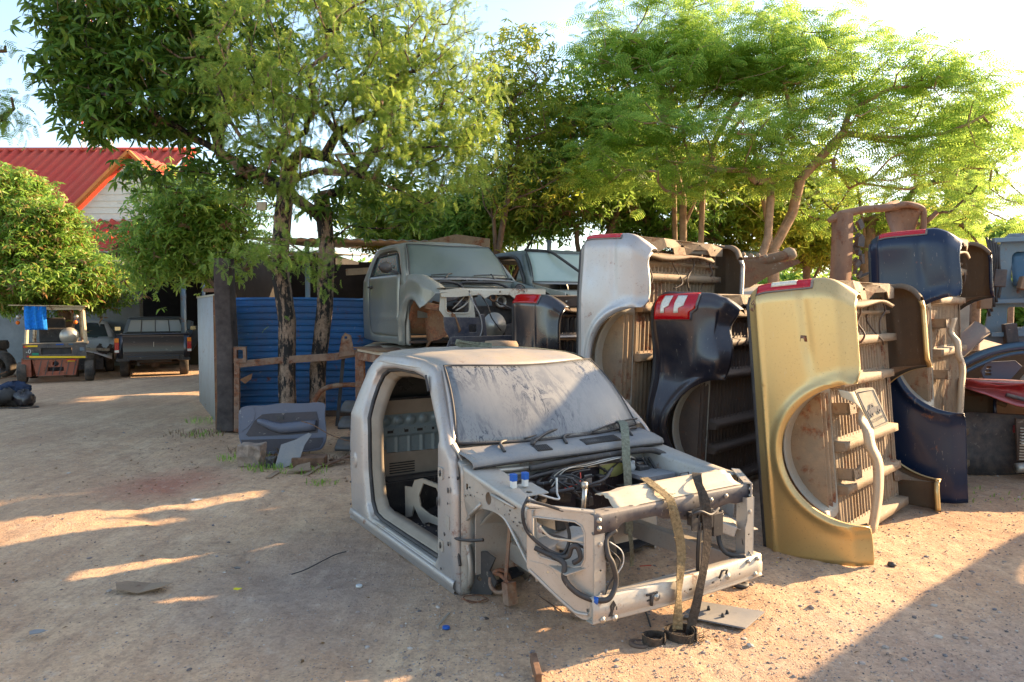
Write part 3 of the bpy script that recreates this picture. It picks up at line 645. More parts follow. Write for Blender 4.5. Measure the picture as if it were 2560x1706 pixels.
# latch
mb = MB(); mb.box((2.875, .93, .585), (.03, .13, .07)); mb.box((2.885, .99, .575), (.04, .05, .10)); mb.tube([(2.88, .86, .60), (2.92, .90, .63), (2.92, .98, .60), (2.90, 1.06, .62)], .008, 6, smooth=4); mb.plate(rrect(.86, .52, .97, .64, .02), [ell(.9, .6, .012, .012, 10), rrect(.92, .54, .95, .60, .005, 2)], lambda a, b_, t_: (2.895+t_, a, b_), .004); mb.box((2.89, 1.06, .53), (.02, .07, .12)); mb.tube([(2.89, .93, .56), (2.89, .92, .40), (2.885, .925, .22)], .012, 6)
mb.build('bonnet_latch', M['black_pl'], tb, bevel=.002)
# lower crossmember
mb = MB(); cx = lambda y: 2.885+.03*math.sin(PI*(y-.2)/1.24)
mb.loft([[(cx(y)-.06, y, .292), (cx(y)-.055, y, .300), (cx(y)-.008, y, .300), (cx(y), y, .292), (cx(y)+.002, y, .262), (cx(y)+.008, y, .250), (cx(y)+.008, y, .205), (cx(y), y, .192), (cx(y)+.008, y, .182), (cx(y)+.004, y, .176), (cx(y)-.05, y, .176)] for y in np.linspace(.215, 1.425, 30)])
mb.beam((2.84, .24, .235), (2.84, 1.40, .235), .08, .08)
cm = mb.build('crossmember', M['silver_in'], cab, solid=.003)
mb = MB()
for y, z, r in ((.27, .19, .016), (.34, .185, .016), (.28, .285, .012), (1.36, .20, .014), (1.30, .285, .012), (1.38, .285, .012), (.60, .24, .02), (1.12, .24, .018), (.9, .23, .006)): mb.cyl((cx(y)+.003, y, z), (cx(y)+.014, y, z), r, n=14); mb.cyl((cx(y)+.010, y, z), (cx(y)+.018, y, z), r*.5, n=6)
mb.split('bolt_head', M['steel'], cm)
mb = MB()
for y, w, h in ((.33, .012, .012), (.35, .008, .018), (.55, .03, .01), (.56, .012, .05), (.75, .006, .006), (.79, .006, .006), (.83, .02, .01), (1.0, .02, .01), (1.06, .008, .008), (1.22, .01, .008)): mb.box((cx(y)+.0085, y, .232), (.003, w, h))
mb.tube([(cx(.57)+.012, .53, .262), (cx(.57)+.014, .60, .265)], .006, 6); mb.tube([(cx(.56)+.013, .565, .262), (cx(.56)+.015, .56, .205)], .009, 6); mb.tube([(cx(1.1)+.02, 1.04, .25), (cx(1.1)+.03, 1.05, .29), (cx(1.1)+.03, 1.09, .292), (cx(1.1)+.012, 1.10, .26)], .006, 6)
mb.plate([(.30, .20), (.325, .20), (.33, .235), (.345, .25), (.33, .275), (.31, .25), (.315, .225)], [], lambda a, b_, t_: (cx(a)+.010+t_, a, b_), .004)
mb.split('clip', M['black_rub'], cm)
# ---- hoses, looms and pipes: each one its own part
def hose(P, r, mat='black_rub', name='hose', par=None): return MB().tube(P, r, 8, smooth=7).build(name, M[mat], par or cab)
hose([(2.02, .42, .74), (2.05, .6, .755), (2.04, .85, .76), (2.05, 1.1, .765), (2.06, 1.35, .76), (2.12, 1.45, .70), (2.12, 1.47, .60)], .019)
hose([(2.03, .30, .68), (2.06, .55, .71), (2.05, .8, .72), (2.04, 1.0, .72), (2.02, 1.2, .70)], .012)
hose([(2.00, .2, .64), (2.04, .38, .66), (2.03, .5, .62)], .02)
for i in range(4): hose([(2.10+.01*i, .50, .68-.012*i), (2.13, .56+.015*i, .735), (2.09, .8, .745-.006*i), (2.07+.01*i, 1.05, .75), (2.08, 1.18, .73), (2.05, 1.22, .66)], .0045, 'steel' if i % 2 else 'black_rub', 'brake_pipe')
for i in range(7):
    r = random.Random(30+i); hose([(2.12, .50+.01*i, .70), (2.16+.05*r.random(), .52+.1*r.random(), .66+.05*r.random()), (2.18+.06*r.random(), .60+.1*r.random(), .60+.06*r.random()), (2.12+.1*r.random(), .64+.16*r.random(), .50+.1*r.random())], .005, 'black_rub', 'loom')
hose([(2.16, .62, .60), (2.2, .72, .64), (2.2, .84, .66), (2.14, .95, .70)], .009); hose([(2.12, .60, .62), (2.16, .68, .65), (2.12, .72, .70)], .004, 'red_pl', 'loom')
hose([(2.30, .22, .70), (2.33, .40, .63), (2.30, .42, .66), (2.29, .425, .74)], .006, 'white_pl', 'brake_pipe')
hose([(2.0, .70, .69), (2.03, .95, .705), (2.03, 1.15, .71), (2.04, 1.17, .62), (2.06, 1.14, .58), (2.06, 1.30, .57)], .007, 'beige_plate', 'coolant_pipe')
mb = MB(); mb.box((2.10, .60, .66), (.06, .14, .04)); mb.ball((2.06, .45, .60), .05, 12, sc=(.6, 1, 1)); mb.cyl((2.06, .45, .60), (2.12, .45, .60), .03); mb.box((2.12, .70, .60), (.05, .06, .05)); mb.build('brake_valve', M['black_pl'], cab, bevel=.004)
mb = MB(); mb.ball((2.02, .47, .57), .055, 14, sc=(.6, 1, 1)); mb.cyl((2.02, .47, .57), (2.10, .47, .56), .028, .02); mb.box((2.03, .47, .50), (.05, .08, .05)); mb.build('clutch_cylinder', M['steel'], cab, bevel=.004)
for y in (.125, .20):
    mb = MB(); mb.box((2.28, y+.02, .742), (.03, .028, .05)); o = mb.build('relay', M['white_pl'], cab, bevel=.003); MB().box((2.28, y+.02, .775), (.034, .032, .04)).build('relay_cap', M['blue_cap'], o, bevel=.003)
mb = MB(); mb.plate(rrect(2.22, .07, 2.40, .30, .01), [ell(2.35, .2, .02, .02, 10)], lambda a, b_, t_: (a, b_, .712+t_-.1*(a-2.22)), .004); mb.build('relay_tray', M['silver_in'], cab)
mb = MB(); mb.box((2.42, .34, .55), (.08, .07, .10)); mb.build('sensor_box', M['black_pl'], cab, bevel=.005)
MB().cyl((2.62, .36, .64), (2.62, .37, .76), .012).cyl((2.62, .37, .76), (2.62, .37, .79), .016).build('pipe_union', M['steel'], cab)
# fuse box, battery carrier
mb = MB(); mb.plate(rrect(2.05, 1.14, 2.24, 1.38, .015), [], lambda a, b_, t_: (a, b_, .47+t_), .15); 
for i in range(6): mb.box((2.243, 1.17+i*.036, .54), (.006, .012, .10))
fb = mb.build('fuse_box', M['black_pl'], cab, bevel=.004); MB().plate(rrect(2.04, 1.13, 2.25, 1.39, .02), [], lambda a, b_, t_: (a, b_, .62+t_), .022).build('lid', M['cowl'], fb, bevel=.006)
mb = MB(); mb.plate(rrect(2.28, 1.20, 2.44, 1.46, .01), [], lambda a, b_, t_: (a, b_, .50+t_), .10)
for i in range(7): mb.box((2.443, 1.22+i*.036, .545), (.006, .012, .08))
for i in range(5): mb.box((2.36, 1.23+i*.05, .61), (.10, .022, .03))
mb.tube([(2.36, 1.30, .62), (2.36, 1.31, .67), (2.36, 1.38, .67), (2.36, 1.39, .62)], .004, 6); mb.build('relay_box', M['black_pl'], cab, bevel=.003)
# left apron wiring and the loops hanging in the lamp aperture
hose([(1.83, .04, .70), (1.80, .035, .58), (1.81, .03, .46), (1.83, .03, .40)], .008, name='loom'); hose([(1.82, .03, .62), (1.745, .02, .60), (1.70, .01, .52), (1.72, .01, .44), (1.79, .01, .36), (1.86, .02, .34), (1.98, .05, .36), (2.06, .08, .38)], .009, name='loom')
hose([(1.82, .03, .36), (1.84, .03, .28), (1.87, .03, .18)], .009, name='loom'); MB().box((1.775, .006, .40), (.02, .012, .05)).build('plug', M['white_pl'], cab, bevel=.003)
hose([(2.56, .06, .72), (2.62, .03, .74), (2.68, .10, .72), (2.74, .18, .69)], .008, name='loom'); hose([(2.56, .06, .74), (2.585, .01, .68), (2.60, .03, .58), (2.66, .10, .50), (2.72, .16, .48), (2.72, .2, .56), (2.70, .18, .66)], .009, name='loom')
hose([(2.66, .06, .62), (2.70, .10, .57), (2.76, .16, .56), (2.80, .22, .55), (2.83, .26, .53)], .006, 'beige_plate', 'coolant_pipe'); hose([(2.60, .12, .56), (2.70, .20, .54), (2.80, .28, .49), (2.87, .33, .44)], .007, name='loom')
hose([(2.62, .06, .50), (2.70, .12, .47), (2.76, .16, .48), (2.78, .17, .53), (2.80, .19, .53), (2.81, .20, .48), (2.78, .18, .45)], .013, name='hose')
hose([(2.70, .115, .47), (2.765, .135, .45), (2.775, .13, .38), (2.81, .17, .32), (2.86, .22, .29), (2.90, .27, .285), (2.91, .31, .30), (2.90, .35, .36), (2.90, .33, .45), (2.885, .31, .50), (2.86, .32, .57), (2.86, .38, .60)], .014, name='hose')
MB().tube([(2.873, .232, .286), (2.885, .25, .283)], .019, 8).build('hose_tape', M['blue_cap'], cab)
hose([(2.86, .33, .52), (2.89, .38, .46), (2.88, .37, .40), (2.87, .33, .34), (2.88, .30, .30)], .004, 'black_rub', 'loom'); hose([(2.86, .34, .55), (2.88, .40, .50), (2.87, .42, .43), (2.86, .38, .37)], .003, 'white_pl', 'loom')
hose([(2.80, 1.36, .50), (2.83, 1.33, .44), (2.85, 1.32, .36), (2.87, 1.35, .31), (2.89, 1.34, .29)], .006, name='loom'); hose([(2.70, 1.30, .52), (2.74, 1.24, .46), (2.78, 1.20, .38), (2.82, 1.22, .32), (2.88, 1.30, .305)], .014, name='hose')
MB().box((2.74, 1.14, .50), (.04, .05, .025), Matrix.Rotation(.5, 3, 'Z')).build('plug', M['yellow_pl'], cab, bevel=.003)
MB().beam((2.62, 1.10, .53), (2.80, 1.30, .44), .13, .06).build('lamp_duct', M['silver_in'], cab, bevel=.006)
# hanging pulley under the wheelhouse
mb = MB(); mb.lathe((2.02, .22, .10), [(.06, 0), (.07, .0), (.075, .015), (.07, .03), (.055, .03), (.05, .015), (.06, 0)], (.5, -.8, .3)); mb.beam((2.16, .20, .02), (2.14, .20, .14), .06, .06); mb.tube([(1.95, .2, .13), (2.05, .2, .15), (2.15, .2, .13)], .012, 8, smooth=4); mb.build('bracket_ring', M['rusty'], cab)
MB().beam((2.12, .22, .45), (2.10, .2, .10), .025, .018).build('stay_rod', M['rusty'], cab)
# olive strap lying on the roof (its own thing)
def cabpt(u, v, z): return cab.matrix_basis @ Vector((u, v, z))
bpy.context.view_layer.update()
P = [(.60, .98, 1.384), (.50, .80, 1.40), (.52, .70, 1.425), (.62, .70, 1.425), (.68, .82, 1.40), (.66, .95, 1.39), (.76, 1.06, 1.388), (.92, 1.18, 1.382), (1.04, 1.30, 1.365), (1.14, 1.40, 1.345), (1.26, 1.475, 1.27), (1.42, 1.52, 1.14)]
R3 = cab.matrix_basis.to_3x3()
mb = MB(); mb.strip([cabpt(*p) for p in P], .06, [R3 @ Vector(x) for x in ((.1, 0, 1), (.3, 0, 1), (.9, -.2, .3), (1, -.4, 0), (1, -.4, 0), (1, -.5, 0), (.9, -.6, 0), (.8, -.6, .2), (.6, -.6, .5))])
tag(mb.build('strap', M['strap_grn'], None), 'olive webbing strap lying looped across the silver cab roof', 'strap')
# grey-green strap over the cowl end hanging into the bay
P = [(1.86, 1.20, .86), (1.90, 1.14, .90), (1.98, 1.10, .865), (2.08, 1.06, .80), (2.14, 1.03, .70), (2.17, 1.02, .55), (2.18, 1.02, .38)]
P = [(1.80, 1.30, .925), (1.93, 1.22, .925), (2.04, 1.14, .87), (2.12, 1.08, .76), (2.16, 1.06, .62), (2.18, 1.05, .45), (2.19, 1.05, .30)]
mb = MB(); mb.strip([cabpt(*p) for p in P], .055, [R3 @ Vector(x) for x in ((-.5, -.8, 0), (-.3, -1, 0), (0, -1, 0))]); mb.strip([cabpt(*p) for p in ((2.19, 1.05, .32), (2.2, 1.06, .2), (2.19, 1.07, .08))], .03, R3 @ Vector((0, -1, 0)), smooth=4)
tag(mb.build('strap', M['strap_grn'], None), 'grey green webbing strap draped over the windscreen corner down into the engine bay', 'strap')
# tan frayed strap and dark strap tied over the tie bar, ends coiled on the ground
P = [(2.66, .74, .775), (2.74, .72, .765), (2.82, .725, .735), (2.875, .73, .70), (2.90, .745, .60), (2.92, .765, .45), (2.94, .74, .32), (2.95, .72, .20), (2.955, .71, .06)]
mb = MB(); mb.strip([cabpt(*p) for p in P], .052, [R3 @ Vector(x) for x in ((.1, 1, 0), (0, 1, 0), (0, 1, 0), (.4, .8, 0), (.2, 1, 0), (-.3, .8, 0), (.5, .6, 0))]); rr = random.Random(8)
for i in range(60):
    a = rr.random(); j = min(len(P)-2, int(a*(len(P)-1))); p = Vector(P[j]).lerp(Vector(P[j+1]), a*(len(P)-1)-j); s_ = rr.choice((-1, 1)); q = p+Vector((rr.uniform(0, .02), s_*.026, 0)); mb.tube([cabpt(*q), cabpt(*(q+Vector((rr.uniform(-.01, .02), s_*rr.uniform(.006, .022), rr.uniform(-.02, .01)))))], .0012, 4, cap=False)
tag(mb.build('strap', M['strap_tan'], None), 'tan frayed webbing strap hanging over the middle of the front tie bar', 'strap')
P = [(2.70, 1.10, .765), (2.78, 1.02, .77), (2.85, .97, .73), (2.90, .955, .66), (2.925, .95, .52), (2.94, .92, .38), (2.95, .875, .25), (2.955, .83, .12), (2.96, .79, .02)]
mb = MB(); mb.strip([cabpt(*p) for p in P], .055, [R3 @ Vector(x) for x in ((.8, .6, 0), (.3, .9, .4), (0, .6, .7), (.3, .5, 0), (.1, 1, 0), (0, 1, 0), (.1, 1, 0), (.3, .8, 0), (.1, 1, 0))])
for i, (cx_, cy_, r_) in enumerate(((2.955, .73, .085), (2.93, .57, .06))):
    Q = [(cx_+(r_-.006*j/6)*math.cos(j*.55+.4), cy_+(r_-.006*j/6)*math.sin(j*.55+.4), .028+.004*math.sin(j)) for j in range(22 if i == 0 else 13)]
    mb.strip([cabpt(*p) for p in Q], .055, (0, 0, 1), th=.006, smooth=3)
rr = random.Random(9)
for i in range(80): c_ = (3.0+rr.uniform(-.02, .05), .76+rr.uniform(-.05, .08), .0+rr.uniform(0, .03)); mb.tube([cabpt(*c_), cabpt(c_[0]+rr.uniform(-.02, .04), c_[1]+rr.uniform(-.04, .04), c_[2]+rr.uniform(0, .03))], .0012, 4, cap=False)
tag(mb.build('strap', M['strap_blk'], None), 'dark webbing strap knotted on the tie bar with its end coiled on the ground', 'strap')

r = random.Random(77)
for k in range(12):
    y = r.uniform(.3, 1.4); P = [(1.98+.04*r.random(), y, .70)]
    for q in range(4): P.append((P[-1][0]+r.uniform(.0, .09), max(.2, min(1.45, P[-1][1]+r.uniform(-.18, .18))), P[-1][2]-r.uniform(-.02, .10)))
    hose(P, r.choice((.005, .008, .012)), r.choice(('black_rub', 'black_rub', 'dirty_loom')), 'loom')
for k in range(7):
    MB().box((2.0+.1*r.random(), .35+.15*k+r.uniform(-.03, .03), .50+.16*r.random()), (.06, .08*r.uniform(.5, 1.2), .06), Matrix.Rotation(r.uniform(-.3, .3), 3, 'X')).build('connector', M['black_pl'], cab, bevel=.006)
# ================================================================ TRUCK BEDS STANDING ON END
# local frame: x across the bed from the near side panel, y from underside to rail, z along the bed up to the tail
M['gold'] = paint('gold_paint', C(190, 162, 106), .34, .7, .3, .10, C(196, 168, 124), 1.6, .4, bmp=.02)
M['gold_in'] = paint('gold_inside', C(142, 122, 92), .55, .1, 0, .7, C(150, 122, 88), 3, .3, rust=.05)
M['silver_bed'] = paint('silver_bed_paint', C(172, 172, 172), .42, .65, .2, .28, C(186, 160, 128), 1.6, .3, rust=.03, bmp=.02)
M['navy'] = paint('navy_paint', C(16, 19, 32), .32, .05, .3, .16, C(110, 96, 84), 2.2, .3, rust=.0, bmp=.03, bscale=6)
M['blue'] = paint('dark_blue_paint', C(12, 28, 52), .30, .0, .2, .03, C(90, 90, 92), 1.5, .12, spec=.3, rust=.02, bmp=.03, bscale=5)
M['black_bed'] = paint('black_bed_paint', C(24, 24, 32), .25, .1, .7, .12, C(110, 96, 84), 2.2, .3, bmp=.02)
M['dirty'] = paint('dirt_caked_metal', C(128, 106, 84), .8, 0, 0, .8, C(150, 124, 96), 5, .25, rust=.16, bmp=.2)
M['dirty_lt'] = paint('dusty_cream_metal', C(124, 106, 84), .8, 0, 0, .55, C(160, 132, 100), 6, .15, rust=.26, bmp=.25)
M['dirty_dk'] = paint('dark_dirty_metal', C(74, 62, 54), .7, 0, 0, .5, C(110, 88, 70), 4, .25, rust=.1, bmp=.15)
M['inner_brn'] = paint('brown_inner_panel', C(92, 74, 56), .75, 0, 0, .5, C(124, 98, 70), 1.5, .2, rust=.1, bmp=.1)
M['lamp_red'] = flat('tail_lamp_red', C(165, 8, 18), .15, 0, .1, 90, .1, .6)
M['lamp_clear'] = flat('tail_lamp_clear', C(200, 196, 180), .2, 0, .1, 60, .2, .6)
M['lamp_rim'] = paint('tail_lamp_rim', C(60, 62, 70), .4, 0, 0, .3)
M['strap_steel'] = paint('pale_frame_steel', C(170, 156, 134), .6, .2, 0, .4, C(170, 142, 108), 6, .15, rust=.12)
def side_panel(root, Lz, zc, rz, ry, mat, inner, near=True, W=1.7, dent=0, name='side_panel', seed=1, holes=None):
    zs = set(np.linspace(0, Lz, 60).round(4))
    for i in range(41):
        a = -PI/2+PI*i/40; zs.add(round(zc+rz*math.sin(a), 4))
    zs = sorted(zs); rnd = random.Random(seed); ph = rnd.uniform(0, 6)
    def P(y, z):
        x = -.045-.075*math.sin(min(1, y/.62)*PI/2)-.015*math.sin(y*5)
        if y > .60: x += .05*((y-.60)/.09)
        x += .06*sm01((.10-y)/.12)*(1 if z > zc+rz or z < zc-rz else 0)*1.2
        e = math.hypot((z-zc)/rz, y/ry); x -= .022*math.exp(-((e-1.06)/.07)**2)
        x -= .010*math.exp(-((y-.60)/.016)**2)                        # crease along the rail
        x += .014*sm01((z-(zc+rz))/.25)*math.exp(-((y-.26-.05*(z-zc-rz))/.03)**2)    # soft crease towards the tail
        if dent: x += dent*(.05*math.sin(z*7+ph)*math.cos(y*6)+.06*math.exp(-((z-1.05)/.12)**2-((y-.1)/.2)**2)+.04*math.exp(-((z-.95)/.2)**2-((y-.5)/.15)**2))
        zt = z
        if z > Lz-.35:
            k = sm01((z-(Lz-.35))/.35); zt -= k*.13*max(0, 1-y/.20)**2; zt -= k*.05*max(0, (y-.52)/.17)**2
            x += .05*sm01((z-(Lz-.10))/.10)
        if dent and y < .1: y -= .03*math.sin(z*11)*dent*(z > zc+rz)
        return Vector((x if near else W-x, y, zt))
    mb = MB(); rows = []
    for z in zs:
        d = 1-((z-zc)/rz)**2; y0 = ry*math.sqrt(d) if d > 0 else 0
        y0 = max(y0, 0.); r = [P(y0+(.69-y0)*s, z) for s in [0, .01, .03]+list(np.linspace(.07, 1, 44))]
        rows.append(r if near else r[::-1])
    # turn the tail edge over
    last = rows[-1]; sg = 1 if near else -1
    rows.append([p+Vector((sg*.02, 0, .012)) for p in last]); rows.append([p+Vector((sg*.07, 0, .010)) for p in last]); rows.append([p+Vector((sg*.10, 0, -.03)) for p in last])
    mb.loft(rows); sp = mb.build(name, [M[mat if near else inner]], root, solid=.004)
    # lip round the arch and along the lower edge
    mb = MB(); ar = []
    for i in range(41):
        a = -PI/2+PI*i/40; z = zc+rz*math.sin(a); y = ry*math.cos(a); p = P(y, z); ar.append([p, p+Vector((sg*.012, -.002, 0)), p+Vector((sg*.035, .004, 0))])
    mb.loft(ar)
    for z0, z1 in ((0.02, zc-rz), (zc+rz, Lz-.02)):
        mb.loft([[P(0, z0+(z1-z0)*i/10), P(0, z0+(z1-z0)*i/10)+Vector((sg*.03, .004, 0)), P(0, z0+(z1-z0)*i/10)+Vector((sg*.034, .03, 0))] for i in range(11)])
    mb.build('flange', M[mat], sp, solid=.003)
    # rail cap
    mb = MB(); mb.loft([[P(.69, z)+Vector(d) for d in ((-.004*sg, -.02, 0), (-.008*sg, .012, 0), (.03*sg, .022, 0), (.07*sg, .014, 0), (.075*sg, -.03, 0))] for z in np.linspace(0.01, Lz-.02, 24)])
    mb.build('rail_cap', M['black_rub'], root, solid=.004)
    return P, sp
def lamp(root, P, kind, Lz, sp):
    if isinstance(kind, tuple):
        h_, clr = kind
        def f(y, z): p = P(y, z); return p+Vector((-.012, 0, 0))
        rows = [[f(y, z) for y in np.linspace(.24, .60, 18)] for z in np.linspace(Lz-h_, Lz, 6)]; rows.append([p+Vector((.02, 0, .008)) for p in rows[-1]])
        o = MB().loft(rows).build('tail_lamp', M['lamp_red'], root, solid=.008)
        def f2(y, z): return P(y, z)+Vector((-.008, 0, 0))
        rows = [[f2(y, z) for y in np.linspace(.225, .615, 18)] for z in np.linspace(Lz-h_-.012, Lz, 5)]; MB().loft(rows).build('lamp_rim', M['lamp_rim'], o, solid=.006)
        if not clr: return
        rows = [[P(y, z)+Vector((-.017, 0, .002)) for y in np.linspace(.33, .50, 10)] for z in (Lz-.022, Lz)]; rows.append([p+Vector((.018, 0, .008)) for p in rows[-1]]); MB().loft(rows).build('clear_lens', M['lamp_clear'], o, solid=.006)
    else:
        def g(y, z, k=.03): return P(y, z)+Vector((-k, 0, 0))
        def quad(y0, y1, z0, z1, k, n=8, sk=.05): return [[g(y, z-sk*(y-.3) , k) for y in np.linspace(y0+.04*(zz_ < .4), y1, n)] for zz_, z in [(i/7, z0+(z1-z0)*i/7) for i in range(8)]]
        rows = quad(.26, .60, Lz-.21, Lz-.005, .026, 18); rows.append([p+Vector((.04, 0, .012)) for p in rows[-1]]); rows.insert(0, [p+Vector((.03, 0, -.01)) for p in rows[0]])
        o = MB().loft(rows).build('tail_lamp', M['lamp_red'], root, solid=.008)
        for y0 in (.34, .46): MB().loft(quad(y0, y0+.075, Lz-.16, Lz-.015, .036, 6)).build('clear_lens', M['lamp_clear'], o, solid=.006)
        MB().loft(quad(.245, .615, Lz-.225, Lz, .018, 18)).build('lamp_rim', M['lamp_rim'], o, solid=.006)
def make_bed(label, loc, ang, tilt, Lz, zc, rz, ry, mat, under, inner, kind=None, dent=0, bracket=True, W=1.7, wires=True, seed=1, far=True, cm_z=None):
    t = thing('truck_bed', label, 'truck bed', loc, (-math.radians(tilt), 0, math.radians(ang)), 'pickup beds stood on end in a row')
    P, sp = side_panel(t, Lz, zc, rz, ry, mat, inner, True, W, dent, seed=seed)
    Q, sp2 = side_panel(t, Lz, zc, rz, ry, mat, inner, False, W, 0, seed=seed+1)
    if kind: lamp(t, P, kind, Lz, sp)
    # corrugated floor seen from below
    x0, x1 = .10, W-.10; n = int((x1-x0)/.0065); rows = []
    for z in np.linspace(.03, Lz-.10, 12):
        rows.append([(x0+(x1-x0)*i/n, .295+.012*max(-1, min(1, 2.2*math.sin(2*PI*i*.0065/.062)))+(.0 if .25 < x0+(x1-x0)*i/n < W-.25 or not (zc-rz < z < zc+rz) else .0), z) for i in range(n+1)])
    fl = MB().loft(rows).build('floor', M[under], t, solid=.002)
    # inside box walls and bulkhead
    mb = MB(); mb.plate([(.06, .34), (W-.06, .34), (W-.06, .66), (.06, .66)], [], lambda a, b_, t_: (a, b_, .02+t_), .01); mb.build('bulkhead', M[mat], t)
    mb = MB(); mb.plate([(.29, .03), (.66, .03), (.66, Lz-.05), (.29, Lz-.05)], [], lambda a, b_, t_: (.09+t_, a, b_), .006); mb.plate([(.29, .03), (.66, .03), (.66, Lz-.05), (.29, Lz-.05)], [], lambda a, b_, t_: (W-.09-t_, a, b_), .006); mb.split('box_wall', M[under], t)
    # wheel housings
    for near in (1, 0):
        f = (lambda x: x) if near else (lambda x: W-x)
        rows = []
        for i in range(25):
            a = -PI/2+PI*i/24; k = 1.04; zz, yy = zc+rz*k*math.sin(a), .02+ry*k*math.cos(a); r = []
            for x, s in ((.0, 1.), (.03, .985), (.10, .975), (.19, .965), (.235, .93), (.25, .86), (.25, .5), (.25, .1)):
                r.append((f(x*.9), max(.275, yy*s) if x > .02 else yy*s, zc+(zz-zc)*(s if x < .24 else max(s, .93 if s > .9 else s+.0))))
            rows.append(r)
        MB().loft(rows if near else [r[::-1] for r in rows]).build('wheel_housing', M['grey_house' if near else inner], t, solid=.004)
    # cross members (hat sections)
    cz_ = cm_z or [z for z in (.10, .42, zc, zc+rz-.02, zc+rz+.27, Lz-.22) if z < Lz-.1]
    for z in cz_:
        wd = .035 if z < Lz-.3 else .018; dp = .075 if z < Lz-.3 else .04
        prof = [(.285, -wd-.02), (.285, -wd), (.285-dp, -wd+.008), (.285-dp, wd-.008), (.285, wd), (.285, wd+.02)]
        xa, xb = (.25, W-.25) if zc-rz < z < zc+rz else (.12, W-.12)
        rows = [[(x, y, z+d) for y, d in prof] for x in np.linspace(xa, xb, 14)]
        mb = MB().loft(rows)
        for x in (xa, xb): mb.plate([(.285, -wd), (.285-dp, -wd+.008), (.285-dp, wd-.008), (.285, wd)], [], lambda a, b_, t_, x=x: (x+t_, a, z+b_), .004)
        mb.build('cross_member', M[under], t, solid=.004)
    # long sill rails
    for x in (.30, W-.34):
        MB().beam((x, .31, .04), (x, .31, Lz-.3), .03, .05, up=(0, 1, 0)).build('floor_rail', M[under], t, bevel=.004)
    # tail sill: pressed bar with notches
    mb = MB(); zt = Lz-.06
    up = [(.08, -.05), (.08, .055), (.45, .06), (.8, .058), (1.25, .055), (W-.12, .03), (W-.10, -.05), (1.28, -.06), (1.20, -.01), (1.02, -.015), (.94, -.075), (.70, -.08), (.62, -.02), (.50, -.015), (.42, -.06), (.2, -.05)]
    mb.plate(up, [ell(.30, .0, .018, .012, 8), ell(1.08, .03, .012, .008, 8), ell(1.36, .0, .02, .012, 8), rrect(.80, .0, .87, .02, .005, 2)], lambda a, b_, t_: (a, .17+t_+.25*max(0, -b_)+.03*math.sin(a*9), zt+b_), .006)
    mb.loft([[(x, .17+.01*math.sin(x*13), zt+.055), (x, .24, zt+.064), (x, .40, zt+.06), (x, .42, zt+.03)] for x in np.linspace(.08, W-.12, 24)])
    mb.build('tail_sill', M['dirty_lt' if under != 'black_bed' else 'dirty_dk'], t, solid=.003)
    mb = MB(); mb.loft([[(x, .15+.02*math.sin(x*5), zt-.12+.02*math.sin(x*7+1)), (x, .13+.02*math.sin(x*5), zt-.10+.02*math.sin(x*7+1)), (x, .2, zt-.07)] for x in np.linspace(.2, W-.35, 20)]); mb.build('bumper_bar', M['dirty_lt'], t, solid=.005)
    if wires:
        r = random.Random(seed)
        for k in range(4):
            x = .35+k*.33+r.uniform(-.08, .08); pts = [(x, .22, zt-.05)]
            for q in range(4): pts.append((x+r.uniform(-.08, .10), .24+r.uniform(-.07, .05), zt-.12-.09*q-r.uniform(0, .04)))
            MB().tube(pts, .0075, 6, smooth=5).build('wire', M['dirty_dk'], t)
    if bracket:
        # bent fuel tank guard / chassis strap hanging down the underside
        x = .52; PTS = [(x+.03, .17, zc+rz*.62), (x+.02, .20, zc+.18), (x-.05, .14, zc+.10), (x-.045, .13, zc-.02), (x+.05, .12, zc-.16), (x+.06, .14, zc-.40), (x+.07, .2, .06)]
        mb = MB(); Pp = catmull(PTS, 4)
        mb.loft([[p+Vector((-.068, .0, 0)), p+Vector((-.062, -.03, 0)), p+Vector((.062, -.03, 0)), p+Vector((.068, .0, 0))] for p in Pp]); mb.build('frame_strap', M['strap_steel'], t, solid=.006)
        for z in (zc+.26, zc-.20):
            mb = MB(); mb.plate([(.27, -.03), (.42, -.03), (.42, .05), (.34, .03), (.27, .05)], [ell(.37, .0, .01, .01, 8)], lambda a, b_, t_: (a, .17+t_, z+b_), .012); mb.plate([(.17, -.035), (.33, -.035), (.33, .045), (.17, .045)], [], lambda a, b_, t_: (.27+t_, a, z+b_), .012); mb.plate([(.17, .27), (.33, .27), (.33, .42), (.17, .42)], [], lambda a, b_, t_: (b_, a, z-.035+t_), .008); mb.build('mount_bracket', M['dirty_lt'], t, bevel=.004)
    return t, P, Q
M['grey_house'] = paint('grey_wheel_housing', C(150, 146, 134), .6, .05, 0, .5, C(160, 140, 112), 3, .2, bmp=.1)
gold, GP, GQ = make_bed('gold pickup bed on end with rust by its red lamp, nearest of the row', (2.345, 4.607, 0.02), 46.1, 5.2, 1.89, .725, .465, .50, 'gold', 'dirty_lt', 'inner_brn', (.045, True), 0, True, wires=True, seed=3)
